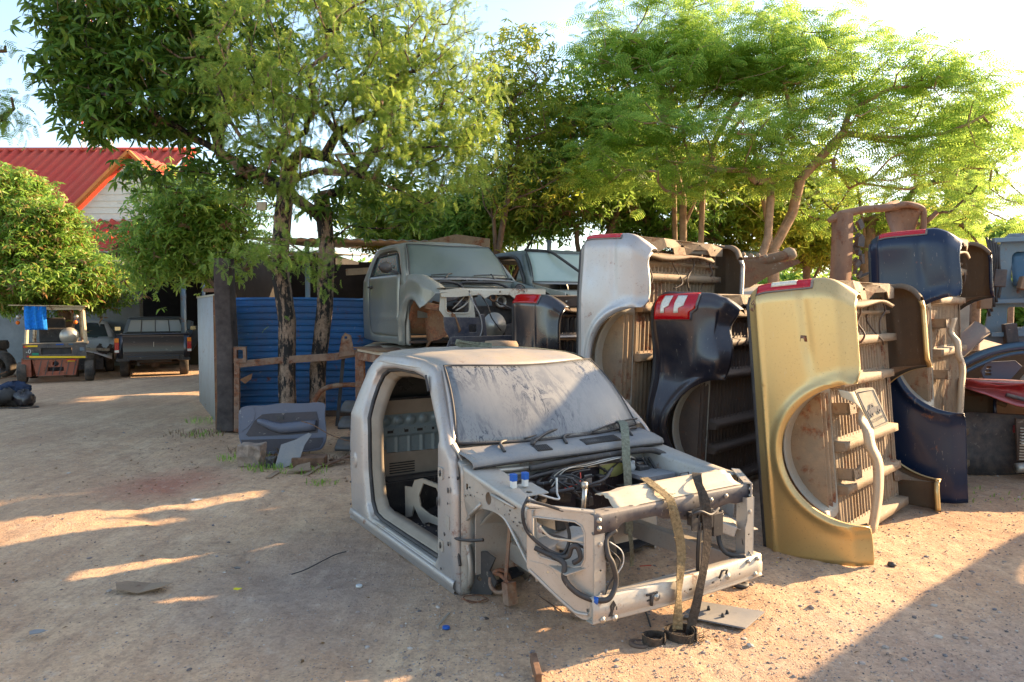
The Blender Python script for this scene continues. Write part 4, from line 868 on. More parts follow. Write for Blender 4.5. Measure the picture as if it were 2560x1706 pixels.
# rust patch, stickers, mud flap with an embossed truck on the gold bed
mb = MB(); r = random.Random(5)
for (y, z, s_) in ((.30, 1.50, .022), ): mb.add([tuple(GP(y+dy*s_, z+dz*s_)+Vector((-.002, 0, 0))) for dy, dz in ((-1, -1), (1, -.7), (.7, 1.2), (-.9, .9))], [(0, 1, 2, 3)])
mb.build('rust_hole', M['rusty'], gold, solid=.001)
for k in range(7):
    y, z = .66-.04*r.random(), 1.72+.05*r.random()*2; s_ = r.uniform(.006, .018)
    MB().add([tuple(GP(min(.68, y+s_*math.cos(a)*r.uniform(.5, 1.2)), min(1.84, z+s_*1.5*math.sin(a)*r.uniform(.5, 1.2)))+Vector((-.0025, 0, 0))) for a in np.linspace(0, 2*PI, 9, endpoint=False)], [tuple(range(9))]).build('rust_spot', M['rusty'], gold, solid=.001)
M['flap'] = flat('dusty_rubber', C(176, 160, 132), .85, 0, .1, 10, .2)
M['flap_dk'] = flat('flap_relief', C(104, 98, 92), .8, 0, .1, 30, .2)
fo = Vector((-.02, .03, 1.14)); fx = Vector((.93, -.30, -.22)).normalized(); fz = Vector((.12, -.30, -1)).normalized(); fx = (fx-fz*fx.dot(fz)).normalized(); fn_ = fx.cross(fz).normalized()
def FM(a, b_, t_): return fo+fx*a+fz*b_-fn_*t_
mb = MB(); mb.plate([(0, .0), (.06, 0.0), (.19, .03), (.205, .05), (.205, .27), (.19, .285), (.03, .275), (.01, .26), (0, .1)], [], FM, .008)
mb.loft([[FM(0, b_, 0)+Vector((-.0, 0, 0)), FM(-.04, b_*.6+.0, .02), FM(-.09, b_*.4-.01, .03), FM(-.15, b_*.25-.05, .0)] for b_ in np.linspace(0, .2, 6)])
mf = mb.build('mud_flap', M['flap'], gold, solid=.003)
mb = MB()
mb.tube([FM(a, b_, .009) for a, b_ in ((.012, .02), (.185, .045), (.19, .27), (.02, .26), (.012, .02))], .004, 5)
mb.plate([(.03, .175), (.03, .15), (.06, .145), (.075, .12), (.11, .12), (.12, .148), (.175, .152), (.178, .18), (.03, .178)], [[(.08, .143), (.085, .128), (.10, .128), (.105, .144)]], lambda a, b_, t_: FM(a, b_, .008+t_), .006)
for a in (.058, .15): mb.plate(ell(a, .182, .017, .019, 14), [ell(a, .182, .008, .009, 10)], lambda x, y, t_: FM(x, y, .008+t_), .007)
mb.build('truck_emblem', M['flap_dk'], mf)
def text_obj(s, size, fn, mat, parent, name='lettering', th=.003):
    c = bpy.data.curves.new(name, 'FONT'); c.body = s; c.size = size; c.resolution_u = 2; o = bpy.data.objects.new(name, c); link(o)
    dg_ = bpy.context.evaluated_depsgraph_get(); me = bpy.data.meshes.new_from_object(o.evaluated_get(dg_)); bpy.data.objects.remove(o)
    V = [v.co.copy() for v in me.vertices]; n = len(V); F = [tuple(p.vertices) for p in me.polygons]
    mb = MB(); mb.add([fn(v.x, v.y, 0) for v in V]+[fn(v.x, v.y, th) for v in V], F+[tuple(i+n for i in f[::-1]) for f in F], 0, False)
    return mb.build(name, mat, parent)
text_obj('ACCESSORIES', .0275, lambda x, y, t_: FM(.022+x, .235-y, .009+t_), M['flap_dk'], mf)
make_bed('tall silver pickup bed on end with dented chrome-bright edge behind the navy bed', (1.10, 6.21, 0), 44.0, -2.0, 2.32, 1.23, .47, .50, 'silver_bed', 'dirty_lt', 'inner_brn', (.022, False), .25, False, seed=7)
make_bed('crumpled navy pickup bed on end with big red and clear tail lamp', (1.75, 5.98, 0), 46.0, -2.5, 1.80, .64, .46, .46, 'navy', 'dirty_dk', 'dirty_dk', 'block', 1.2, False, seed=11)
make_bed('black pickup bed on end half hidden between the olive cab and silver bed', (.47, 7.95, 0), 40.0, -2.0, 1.82, .62, .45, .46, 'black_bed', 'black_bed', 'black_bed', (.085, False), .3, False, seed=13, wires=False)
make_bed('dark blue pickup bed on end with scratched side, rearmost and tallest', (3.882, 6.061, 0.03), 48.4, 3.0, 2.35, 1.27, .50, .50, 'blue', 'dirty_lt', 'inner_brn', (.03, False), .2, True, seed=17)
# ================================================================ THE TWO CABS UP ON THE RACK
M['olive_paint'] = paint('grey_green_paint', C(116, 118, 112), .30, .4, .4, .28, C(150, 144, 128), 1.8, .55, bmp=.02)
M['olive_glass'] = dustyglass('olive_glass', C(30, 44, 46), C(118, 124, 112), .72, False)
M['side_glass'] = dustyglass('side_glass', C(40, 56, 64), C(110, 124, 128), .35, False)
M['dk_paint'] = paint('dark_grey_paint', C(58, 66, 68), .35, .3, .3, .5, C(120, 122, 110), 2, .5)
M['pale_glass'] = dustyglass('pale_glass', C(90, 120, 120), C(168, 176, 160), .9, False)
M['white_metal'] = paint('cream_metal', C(184, 178, 160), .5, .2, 0, .35, C(170, 150, 122), 6, .2, rust=.22)
M['engine'] = paint('engine_metal', C(62, 60, 62), .6, .3, 0, .5, C(120, 104, 90), 12, .3, bmp=.4)
M['rust_brn'] = paint('rust_brown', C(104, 74, 48), .8, 0, 0, .5, C(140, 108, 74), 5, .2, rust=.5, bmp=.2)
def xr(z):        # door opening limits at height z
    xs = []
    for i in range(len(INN)):
        (x0, z0), (x1, z1) = INN[i], INN[(i+1) % len(INN)]
        if (z0-z)*(z1-z) <= 0 and z0 != z1: xs.append(x0+(x1-x0)*(z-z0)/(z1-z0))
    return min(xs)+.008, max(xs)-.008
def closed_cab(root, mat, glass, sglass, door=True):
    cab_sides(root, True, mat, door=True); cab_sides(root, False, mat, door=True); cab_roof(root, mat)
    rows = [[glass_pt(i/12, -1+2*j/20) for j in range(21)] for i in range(13)]; MB().loft(rows).build('windscreen', M[glass], root, solid=.005)
    P = [glass_pt(0, -1+2*j/12) for j in range(13)]+[glass_pt(i/8, 1) for i in range(1, 9)]+[glass_pt(1, 1-2*j/12) for j in range(1, 13)]+[glass_pt(1-i/8, -1) for i in range(1, 8)]
    MB().tube(P+[P[0]], .009, 6).build('screen_seal', M['black_rub'], root)
    for e in (-1, 1):
        rows = []
        for i in range(13):
            s = i/12; g = glass_pt(s, e); x, z = 1.73+(1.31-1.73)*s, .87+(1.28-.87)*s
            a = Vector((x, (vbody(z)+.045) if e < 0 else WC-vbody(z)-.045, z)); rows.append([a+Vector((-.01, 0, 0)), a.lerp(g, .5)+Vector((.004, e*.006, .006)), g+Vector((0, 0, -.004))])
        MB().loft(rows).build('pillar', M[mat], root, solid=.003)
    MB().plate([(.03, .03), (WC-.03, .03), (WC-.03, .86), (WC-.18, 1.27), (.18, 1.27), (.03, .86)], [rrect(.25, .96, WC-.25, 1.2, .05)], lambda a, b_, t_: (.03+.10*max(0, b_-.86)+t_, a, b_), .01).build('rear_panel', M[mat], root)
    MB().plate([(.03, .03), (WC-.03, .03), (WC-.03, .06), (.03, .06)], [], lambda a, b_, t_: (.05+1.85*t_/.01, a, b_), .01).build('floor_pan', M['dirty_dk'], root)
    if door:
        rows = []
        for z in np.linspace(.115, .90, 26):
            a, b_ = xr(z); o = -.008*math.exp(-((z-.34)/.03)**2)-.004; rows.append([(x, vbody(z)+o+.006*(abs(x-(a+b_)/2) > (b_-a)/2-.01), z) for x in np.linspace(a, b_, 16)])
        d = MB().loft(rows).build('door', M[mat], root, solid=.01)
        rows = []
        for z in np.linspace(.91, 1.205, 14): a, b_ = xr(z); rows.append([(x, vbody(z)+.020, z) for x in np.linspace(a+.03, b_-.035, 10)])
        MB().loft(rows).build('side_window', M[sglass], d, solid=.004)
        P = [(xr(z)[0]+.02, vbody(z)+.008, z) for z in np.linspace(.90, 1.19, 9)]+[(xr(z)[1]-.03, vbody(z)+.008, z) for z in np.linspace(1.205, .90, 9)]
        P = [Vector(p) for p in P]; MB().tube(P+[P[0]], .011, 6).build('window_seal', M['black_rub'], d)
        mb = MB(); mb.box((.44, -.012, .76), (.05, .02, .05)); mb.box((.46, -.035, .76), (.14, .022, .025)); mb.cyl((.53, -.02, .76), (.53, -.04, .76), .016); mb.build('door_handle', M['black_pl'], d, bevel=.006)
        mb = MB(); rows = []
        for i in range(9):
            a = i/8; k = math.sin(PI*min(1, a*1.15))**.4 if 0 < a < 1 else .3; rows.append([(1.50+.03*(1-2*a)*0+.055*math.cos(th)*k*.9, -.13+.10*(2*a-1), .99+.075*math.sin(th)*k) for th in np.linspace(0, 2*PI, 14, endpoint=False)])
        mb.loft(rows, closed=True); mb.beam((1.49, .02, .925), (1.49, -.08, .95), .05, .03); mb.build('door_mirror', M['black_pl'], d)
def cabthing(label, loc, ang): return thing('truck_cab', label, 'car cab', loc, (0, 0, math.radians(ang)))
oc = cabthing('grey green pickup cab with black door mirror, nose stripped of lights, raised on the rack', (-2.201, 10.608, 1.216), -61.5)
closed_cab(oc, 'olive_paint', 'olive_glass', 'side_glass')
# front wing with arch
zt = [(1.62, .872), (1.75, .885), (1.9, .882), (2.1, .865), (2.3, .82), (2.5, .75), (2.62, .69), (2.70, .64)]
zb = [(1.62, .0), (1.80, .0), (1.815, .12), (1.835, .26), (1.88, .40), (1.95, .50), (2.06, .565), (2.18, .575), (2.28, .545), (2.36, .48), (2.40, .465), (2.48, .51), (2.60, .58), (2.70, .63)]
def itp(T, x):
    for (a, p), (b_, q) in zip(T, T[1:]):
        if a <= x <= b_: return p+(q-p)*(x-a)/(b_-a)
    return T[-1][1]
rows = []
for x in sorted(set([round(v, 4) for v in np.linspace(1.62, 2.70, 45)]+[a for a, _ in zb])):
    t0, b0 = itp(zt, x), itp(zb, x); r = []
    for s in np.linspace(0, 1, 16):
        z = b0+(t0-b0)*s; y = vbody(z)-.012-.02*math.exp(-((z-.33)/.05)**2)*(x < 1.85)-.03*math.exp(-((math.hypot(x-2.1, (z-.12)*1.0)-.47)/.05)**2)+.05*sm01((x-2.3)/.4)+.05*sm01((s-.75)/.25)**2; r.append((x, y, z))
    r += [(x, .10+.05*sm01((x-2.3)/.4), t0+.012), (x, .16+.05*sm01((x-2.3)/.4), t0+.010)]; rows.append(r)
MB().loft(rows).build('wing', M['olive_paint'], oc, solid=.004)
rows = [[(x+.02*s, .03+.30*s, itp(zb, x)*(1-.12*s)+.0) for s in np.linspace(0, 1, 8)] for x in np.linspace(1.82, 2.40, 24)]; mb = MB().loft(rows)
mb.plate([(1.84, .06), (1.86, .40), (2.05, .56), (2.3, .52), (2.5, .46), (2.75, .40), (2.78, .22), (2.68, .12), (2.62, .12), (2.55, .18), (2.3, .16), (2.1, .08), (1.98, .06), (1.93, -.02), (1.88, -.02)], [], lambda a, b_, t_: (a, .30+.05*math.sin(a*9)+.03*math.sin(b_*11)+t_, b_), .01)
mb.build('wheelhouse', M['rust_brn'], oc, solid=.004)
# cowl, wipers, hood-less bay
rows = [[(1.715+.165*(1-k*k)+s*(.21-.07*(1-k*k)), WC/2+k*.74, .862-.03*s-.02*abs(k)**3) for k in np.linspace(-1, 1, 21)] for s in (0, .4, .8, 1.)]
MB().loft(rows).build('cowl', M['cowl'], oc, solid=.006)
wiper(oc, (1.84, .34, .89), (1.80, .95, .905), (1.93, .50, .86)); wiper(oc, (1.88, .92, .89), (1.76, 1.46, .90), (1.9, 1.2, .86))
mb = MB(); mb.plate([(.12, .35), (.12, .82), (1.5, .82), (1.5, .35)], [], lambda a, b_, t_: (1.93-t_, a, b_), .006); mb.tube([(1.97, .25, .74), (1.98, .8, .75), (1.97, 1.4, .74)], .012, 6); mb.tube([(1.97, .25, .70), (1.98, .8, .70), (1.97, 1.4, .70)], .01, 6); mb.build('bulkhead', M['olive_paint'], oc)
MB().tube([(2.0, .30, .74), (2.02, .42, .80), (2.02, .62, .78), (2.02, .70, .72), (2.02, .68, .79), (2.02, .95, .80), (2.02, 1.2, .79), (2.05, 1.4, .70)], .018, 8, smooth=6).build('hose', M['black_rub'], oc)
mb = MB(); mb.loft([[(x, 1.44, .60), (x, 1.44, .80-.18*(x-1.8)), (x, 1.50, .85-.18*(x-1.8)), (x, 1.60, .80-.18*(x-1.8)), (x, 1.62, .35)] for x in np.linspace(1.72, 2.66, 10)]); mb.build('far_wing', M['dk_paint'], oc, solid=.004)
mb = MB(); mb.plate([(.10, .67), (.30, .70), (1.0, .70), (1.52, .70), (1.52, .64), (1.40, .63), (1.36, .60), (1.30, .63), (1.12, .63), (1.06, .59), (1.0, .63), (.74, .63), (.66, .585), (.60, .63), (.30, .60), (.12, .60)], [ell(.46, .665, .014, .014, 8), ell(.86, .665, .014, .014, 8), ell(1.2, .665, .014, .014, 8)], lambda a, b_, t_: (2.66+.05*math.sin(a*2)+t_, a, b_), .02)
mb.loft([[(2.56, y, .705), (2.66+.05*math.sin(y*2), y, .708)] for y in np.linspace(.1, 1.52, 14)]); mb.build('tie_bar', M['white_metal'], oc, solid=.003)
mb = MB(); mb.plate([(.0, .66), (.40, .66), (.44, .36), (.34, .33), (.05, .36), (-.02, .45)], [rrect(.07, .42, .36, .63, .035)], lambda a, b_, t_: (2.64+.10*a+t_, .13+a*.95, b_), .012); mb.tube([(2.66+.10*a, .13+a*.95, z) for a, z in [(x, y) for x, y in rrect(.06, .41, .37, .64, .04)]+[(.37, .60)]], .008, 5); mb.build('lamp_panel', M['white_metal'], oc)
mb = MB(); mb.plate([(.12, .37), (.58, .36), (.62, .20), (.60, .06), (.16, .03), (.20, .12), (.14, .22)], [rrect(.44, .19, .54, .28, .01), ell(.64*.9, .15, .01, .01, 8)], lambda a, b_, t_: (2.73+t_, a, b_), .02); mb.beam((2.76, .20, .11), (2.74, 1.50, .12), .05, .06); mb.beam((2.76, .20, .065), (2.74, 1.2, .075), .05, .02); mb.beam((2.74, 1.0, .12), (2.72, 1.06, -.16), .045, .045); mb.beam((2.72, .62, .4), (2.72, .66, .12), .05, .05); mb.build('crossmember', M['navy_metal'], oc, bevel=.004)
# engine: several castings
mb = MB(); r = random.Random(4)
for k in range(26): mb.box((2.25+r.uniform(-.2, .3), r.uniform(.45, 1.4), r.uniform(.18, .62)), (r.uniform(.05, .25), r.uniform(.06, .25), r.uniform(.05, .2)), Matrix.Rotation(r.uniform(-.4, .4), 3, 'X'), 0, r.uniform(.7, 1))
mb.box((2.2, .95, .35), (.5, .9, .3)); en = mb.build('engine', M['engine'], oc, bevel=.012)
mb = MB(); mb.lathe((2.60, .93, .55), [(.07, 0), (.075, .03), (.055, .04), (.05, .02), (.045, 0)], (1, 0, 0)); mb.build('pulley', M['steel'], en)
mb = MB(); mb.lathe((2.58, .86, .26), [(.0, .05), (.05, .06), (.06, .03), (.14, .04), (.15, .0), (.16, 0)], (1, 0, 0), 24); mb.build('fan_hub', M['steel'], en)
mb = MB(); mb.lathe((2.66, .80, .60), [(.035, 0), (.05, .0), (.05, .02), (.035, .02), (.035, 0)], (1, 0, 0)); mb.build('tensioner', M['rust_brn'], en)
for k, P in enumerate(([(2.70, .45, .68), (2.76, .50, .52), (2.76, .58, .38), (2.77, .60, .22), (2.77, .54, .08)], [(2.6, .70, .62), (2.7, .95, .50), (2.72, 1.12, .42), (2.7, 1.25, .40)], [(2.6, .30, .46), (2.66, .38, .56), (2.6, .46, .62)], [(2.6, .34, .44), (2.66, .42, .50), (2.64, .50, .58)], [(2.65, 1.15, .46), (2.70, 1.16, .30), (2.70, 1.24, .14)], [(2.66, 1.2, .64), (2.72, 1.14, .52), (2.72, 1.18, .40), (2.7, 1.3, .30)], [(2.66, .66, .6), (2.72, .70, .5), (2.7, .76, .36), (2.68, .9, .2)], [(2.68, .8, .05), (2.69, .78, -.08), (2.68, .80, -.17)], [(2.66, 1.24, .70), (2.70, 1.2, .74), (2.70, 1.12, .76), (2.68, 1.08, .70)])): MB().tube(P, .011 if k % 2 else .008, 6, smooth=5).build('hose', M['steel' if k in (2, 3) else ('rust_brn' if k in (7, 5) else 'black_rub')] if k else M['cowl'], oc)
mb = MB(); mb.ball((2.66, 1.16, .70), .05, 8, jit=.3, rnd=r); mb.box((2.68, 1.16, .60), (.04, .06, .16)); mb.build('bonnet_catch', M['engine'], oc)
# second, dark cab
dc = cabthing('dark grey cab with pale dusty glass and torn black door seals, beside the silver bed', (-.60, 11.47, 1.18), -61.5)
closed_cab(dc, 'dk_paint', 'pale_glass', 'side_glass', door=False)
MB().tube([glass_pt(1, -.95)+Vector((0, -.06, .03)), glass_pt(1, -.5)+Vector((-.05, 0, .03)), glass_pt(.9, -.45)+Vector((.05, 0, .03)), glass_pt(.6, -.35)+Vector((.06, 0, .05)), glass_pt(.25, -.1)+Vector((.05, 0, .05)), glass_pt(.2, .0)+Vector((.05, 0, .03))], .02, 8, smooth=6).build('torn_seal', M['black_rub'], dc)
MB().tube([(x, vbody(z)-.01, z) for x, z in ((.30, .75), (.27, 1.05), (.40, 1.25), (.9, 1.265), (1.2, 1.2), (1.45, 1.0), (1.6, .86), (1.62, .5))], .022, 8, smooth=6).build('door_seal', M['black_rub'], dc)
MB().loft([[(x, vbody(z)+.03, z) for x in np.linspace(1.28+(.0 if z > 1 else .0), 1.60-.9*(z-.86), 6)] for z in np.linspace(.88, 1.16, 6)]).build('quarter_glass', M['pale_glass'], dc, solid=.004)
rows = [[(1.715+.165*(1-k*k)+s*(.25-.07*(1-k*k)), WC/2+k*.74, .862-.03*s) for k in np.linspace(-1, 1, 21)] for s in (0, .5, 1.)]
MB().loft(rows).build('cowl', M['cowl'], dc, solid=.006)
MB().tube([glass_pt(.05, .1), glass_pt(.5, .62)+Vector((.12, 0, .10)), glass_pt(.9, 1.1)+Vector((.25, 0, .25))], [.012, .02, .012], 6, smooth=4).build('wiper', M['black_rub'], dc)
mb = MB(); mb.plate([(.1, .68), (1.5, .68), (1.5, .60), (.1, .60)], [rrect(.2+.12*i, .62, .27+.12*i, .655, .008) for i in range(10)], lambda a, b_, t_: (2.6+t_, a, b_), .02); mb.loft([[(1.95, y, .76), (2.6, y, .68)] for y in (.1, .8, 1.5)]); mb.plate([(1.62, .0), (1.62, .86), (2.6, .70), (2.7, .4), (2.4, .4), (2.1, .55), (1.9, .3), (1.86, 0)], [], lambda a, b_, t_: (a, .04+t_, b_), .01); mb.build('nose_frame', M['white_metal'], dc, solid=.003)
# rack carrying both
rk = thing('steel_rack', 'rusty steel rack with a dusty sheet top holding up the grey green cab', 'rack', (-2.0, 9.3, 0))
mb = MB(); PL = [(0, 0), (.75, -1.35), (1.65, -1.25), (1.9, -.6), (2.4, .15), (3.3, .3), (3.6, 3.0), (-.2, 3.0)]
mb.plate(PL, [], lambda a, b_, t_: (a, b_, 1.13+t_+.012*math.sin(a*5)*math.cos(b_*4)), .035); top = mb.build('top_sheet', M['beige_plate'], rk)
for (x, y) in ((.03, .02), (.8, -1.25), (1.6, -1.15), (3.2, .4), (3.4, 2.8), (0, 2.8)): MB().box((x, y, .56), (.11, .11, 1.12)).build('leg', M['rusty'], rk, bevel=.005)
for a, b_ in (((.03, .02), (.8, -1.25)), ((.8, -1.25), (1.6, -1.15)), ((.03, .02), (0, 2.8)), ((1.6, -1.15), (3.2, .4))): MB().beam((a[0], a[1], 1.07), (b_[0], b_[1], 1.07), .08, .10).build('rail', M['rusty'], rk, bevel=.005)
MB().loft([[(x-.06, y, 1.175), (x+.3, y, 1.19+.02*math.sin(y*9)), (x+.33, y, 1.10)] for x, y in [(-.02+.45*i/9, .05-.85*i/9) for i in range(10)]]).build('bent_edge', M['rust_brn'], rk, solid=.01)
# pale drum under the nose
mb = MB(); mb.lathe((-.12, 7.72, 1.145), [(0.001, 0), (.18, 0), (.19, .02), (.19, .15), (.17, .19), (.05, .20), (.001, .20)], (0, 0, 1), 20)
tag(mb.build('drum', M['dirty'], None), 'small dusty round drum on the rack below the engine of the grey green cab', 'drum')
# ================================================================ RUSTY FRAMES BY THE FENCE
fr = thing('axle_frame', 'rusty truck chassis rail leaning along the blue fence behind the two tree trunks', 'scrap frame', (-3.75, 9.75, 0), (0, 0, math.radians(12)))
MB().beam((0, 0, 0), (.02, 0, .98), .09, .07).build('upright', M['rusty'], fr, bevel=.006)
mb = MB(); mb.beam((0, 0, .92), (.6, .05, .97), .08, .09); mb.beam((.6, .05, .97), (1.3, .1, 1.0), .08, .10); mb.beam((1.3, .1, 1.0), (2.0, .1, 1.12), .08, .10); mb.build('chassis_rail', M['rusty'], fr, bevel=.006)
mb = MB(); mb.plate([(-.02, .95), (.14, .95), (.14, 1.16), (-.02, 1.16)], [rrect(.02, 1.0, .10, 1.12, .02)], lambda a, b_, t_: (a, -.05+t_, b_), .10); mb.build('shackle', M['rusty'], fr, bevel=.006)
MB().plate([(1.35, 1.0), (1.58, 1.03), (1.53, 1.30), (1.45, 1.34), (1.40, 1.28)], [ell(1.46, 1.27, .02, .02, 8)], lambda a, b_, t_: (a, .02+t_, b_), .07).build('hanger', M['rusty'], fr, bevel=.006)
MB().tube([(1.0, .1, .35), (1.15, .1, .55), (1.5, .1, .60), (2.1, .1, .55)], .035, 8, smooth=5).build('prop_pipe', M['rusty'], fr)
MB().beam((1.32, .25, 0), (1.42, .25, 1.0), .10, .05).build('dark_post', M['black_rub'], fr)
MB().plate([(.05, .72), (.22, .80), (.20, .72), (.12, .66)], [], lambda a, b_, t_: (a, -.05+t_, b_), .02).build('torn_bracket', M['rust_brn'], fr)
MB().beam((.62, .2, .02), (.72, .22, .95), .12, .04).build('dark_post', M['black_rub'], fr)
# ================================================================ FENCE
M['blue_sheet'] = paint('blue_sheet', C(30, 108, 172), .45, .1, 0, .5, C(86, 84, 92), 1.6, .1, rust=.12, bmp=.02)
M['grey_sheet'] = paint('grey_sheet', C(150, 152, 150), .6, .1, 0, .3, C(140, 124, 110), 2, .1, rust=.05)
fe = thing('corrugated_fence', 'blue corrugated metal fence with faded brown patches behind the two trunks', 'fence', (-4.18, 10.85, 0), (0, 0, math.atan(.2)))
for k, (x0, x1, z0, z1, dy) in enumerate(((0, 2.15, .72, 1.84, 0), (0, 2.15, .10, .78, .02), (2.08, 3.6, .86, 1.83, -.025), (2.08, 3.6, .22, .92, -.005))):
    rows = []
    n = int((z1-z0)/.008)
    for i in range(n+1):
        z = z0+(z1-z0)*i/n; f = ((z*1) % .098)/.098; o = .030*max(0, 1-abs(f-.5)/.2)
        rows.append([(x, dy-o+.006*math.sin(x*3+z*4), z+.01*math.sin(x*2.0+k)) for x in np.linspace(x0, x1, 8)])
    MB().loft(rows).build('sheet', M['blue_sheet'], fe, solid=.002)
for x in (1.0, 2.1, 3.5): MB().box((x, .06, .9), (.06, .06, 1.8)).build('post', M['rusty'], fe)
MB().box((1.0, .05, .05), (2.1, .05, .12)).build('plinth', M['dirty_dk'], fe)
gp = thing('corrugated_fence', 'pale grey corrugated sheet fence end standing left of the dark concrete post', 'fence', (-4.05, 9.95, 0))
A_, B_ = Vector((0, 0, 0)), Vector((-1.55, 2.9, 0)); rows = []
for i in range(241): a = i/240; p = A_.lerp(B_, a); o = .014*max(-1, min(1, 2*math.sin(a*3.2/.10*2*PI*.5))); rows.append([(p.x-o, p.y-o*.4, z) for z in (.02, .9, 1.86)])
MB().loft(rows).build('sheet', M['grey_sheet'], gp, solid=.002)
MB().beam((-.0, .0, 1.87), (-1.55, 2.9, 1.87), .04, .03).build('cap', M['steel'], gp)
pm_ = flat('dark_post', C(70, 62, 58), .9, 0, .25, 5, .5); M['post'] = pm_
po = thing('concrete_post', 'thick dark stained concrete post between the grey sheet and the blue fence', 'post', (-3.93, 9.9, 0))
mb = MB(); mb.loft([[(x*w+.015*math.sin(z*2), y*w, z) for x, y in rrect(-.115, -.115, .115, .115, .02, 2)] for z, w in ((0, 1.05), (.4, 1), (1.2, .98), (2.0, .96), (2.36, .92))], 0, True); mb.plate(rrect(-.10, -.10, .10, .10, .02), [], lambda a, b_, t_: (a, b_, 2.34+t_), .012); mb.build('shaft', M['post'], po)
MB().box((-.15, .05, .93), (.06, .08, 1.86)).build('side_batten', M['rust_brn'], po); MB().box((-.20, .0, 1.93), (.16, .12, .05)).build('cap_block', M['wood'], po)
# ================================================================ DOOR CARD, RUBBLE BY THE FENCE FOOT
M['card'] = paint('door_card', C(88, 92, 104), .6, 0, 0, .4, C(108, 98, 96), 4, .2, bmp=.05)
M['card_dk'] = paint('door_card_dark', C(56, 50, 52), .7, 0, 0, .4, C(92, 82, 78), 4, .2, bmp=.1)
dcard = thing('door_trim_panel', 'blue grey car door trim panel leaning at the foot of the trees', 'door panel', (-3.13, 8.15, .0), (math.radians(-12), 0, math.radians(2)))
O_ = catmull([(.02, .18, 0), (.0, .35, 0), (.02, .55, 0), (.30, .575, 0), (.48, .60, 0), (.7, .595, 0), (.955, .60, 0), (.975, .45, 0), (1.0, .22, 0), (.96, .09, 0), (.85, .05, 0), (.4, .02, 0), (.12, .04, 0)], 4, True)
def ZD(a, b_): return 0
mb = MB(); mb.plate([(p.x, p.y) for p in O_], [], lambda a, b_, t_: (a, -t_, b_), .03); mb.build('card', M['card'], dcard, bevel=.008)
mb = MB(); mb.plate([(.09, .24), (.12, .22), (.42, .23), (.56, .235), (.9, .26), (.91, .40), (.88, .50), (.35, .48), (.26, .47), (.18, .40)], [], lambda a, b_, t_: (a, -.028-t_, b_), .006); mb.build('recess', M['card_dk'], dcard, bevel=.003)
mb = MB(); mb.loft([[(a, -.034-.045*math.sin(min(1, max(0, s))*PI)**.7, z0+(z1-z0)*s) for s in np.linspace(0, 1, 8)] for a, z0, z1 in ((.22, .37, .42), (.28, .33, .42), (.38, .28, .39), (.48, .25, .37), (.56, .25, .38), (.68, .26, .39), (.80, .27, .40), (.88, .28, .405))]); mb.build('armrest', M['card'], dcard, solid=.004)
MB().box((.47, -.038, .43), (.075, .008, .045)).build('handle_hole', M['black_rub'], dcard)
mb = MB(); mb.plate([(.03, .27), (.10, .32), (.17, .40), (.18, .48), (.16, .56), (.025, .54)], [], lambda a, b_, t_: (a, -.03-t_, b_), .005); mb.build('corner_panel', M['card'], dcard, bevel=.002)
mb = MB(); mb.plate([(.04, .18), (.96, .20), (.965, .15), (.93, .09), (.80, .06), (.10, .05), (.05, .11)], [], lambda a, b_, t_: (a, -.03-t_, b_), .006); mb.build('speaker_cover', M['card_dk'], dcard); 
MB().tube([(.035, -.034, .185), (.05, -.034, .10), (.11, -.034, .045), (.8, -.034, .052), (.94, -.034, .085), (.975, -.034, .15), (.965, -.034, .205), (.6, -.034, .195), (.035, -.034, .185)], .006, 6).build('piping', M['card'], dcard)
def rock(label, c, s, mat, seed, name='stone', cat='stone'):
    r = random.Random(seed); mb = MB(); bm = bmesh.new(); bmesh.ops.create_cube(bm, size=1); bmesh.ops.subdivide_edges(bm, edges=bm.edges[:], cuts=3, use_grid_fill=True)
    for v in bm.verts: v.co = Vector((v.co.x*s[0], v.co.y*s[1], v.co.z*s[2]))*(1+r.uniform(-.14, .14)); v.co.z = max(v.co.z, -s[2]/2)
    bm.verts.index_update(); mb.add([tuple(v.co+Vector(c)+Vector((0, 0, s[2]/2))) for v in bm.verts], [tuple(v.index for v in f.verts) for f in bm.faces], 0, False); bm.free(); return tag(mb.build(name, M[mat], None, bevel=.01), label, cat)
M['stone'] = flat('broken_stone', C(140, 122, 106), .9, 0, .2, 14, .8)
rock('broken block of tan masonry lying before the door trim panel', (-2.80, 7.68, -.01), (.24, .2, .24), 'stone', 3)
rock('small black plastic block lying between the tan masonry and a grey carpet scrap', (-2.56, 7.6, -.01), (.10, .12, .12), 'black_pl', 5, 'plastic_block', 'block')
tag(MB().plate([(0, .02), (.05, .28), (.22, .34), (.36, .42), (.40, .40), (.33, .28), (.28, .10), (.18, .04), (.08, 0)], [], lambda a, b_, t_: (-2.50+a*.9, 7.52-t_+.3*b_, b_*.85), .012).build('carpet_scrap', M['cowl'], None), 'torn grey carpet scrap propped against the door trim panel', 'scrap')
tag(MB().box((-2.16, 7.62, .06), (.34, .22, .10), Matrix.Rotation(.1, 3, 'Z')).build('wooden_box', M['wood'], None, bevel=.004), 'low brown wooden box under the right end of the door trim panel', 'box')
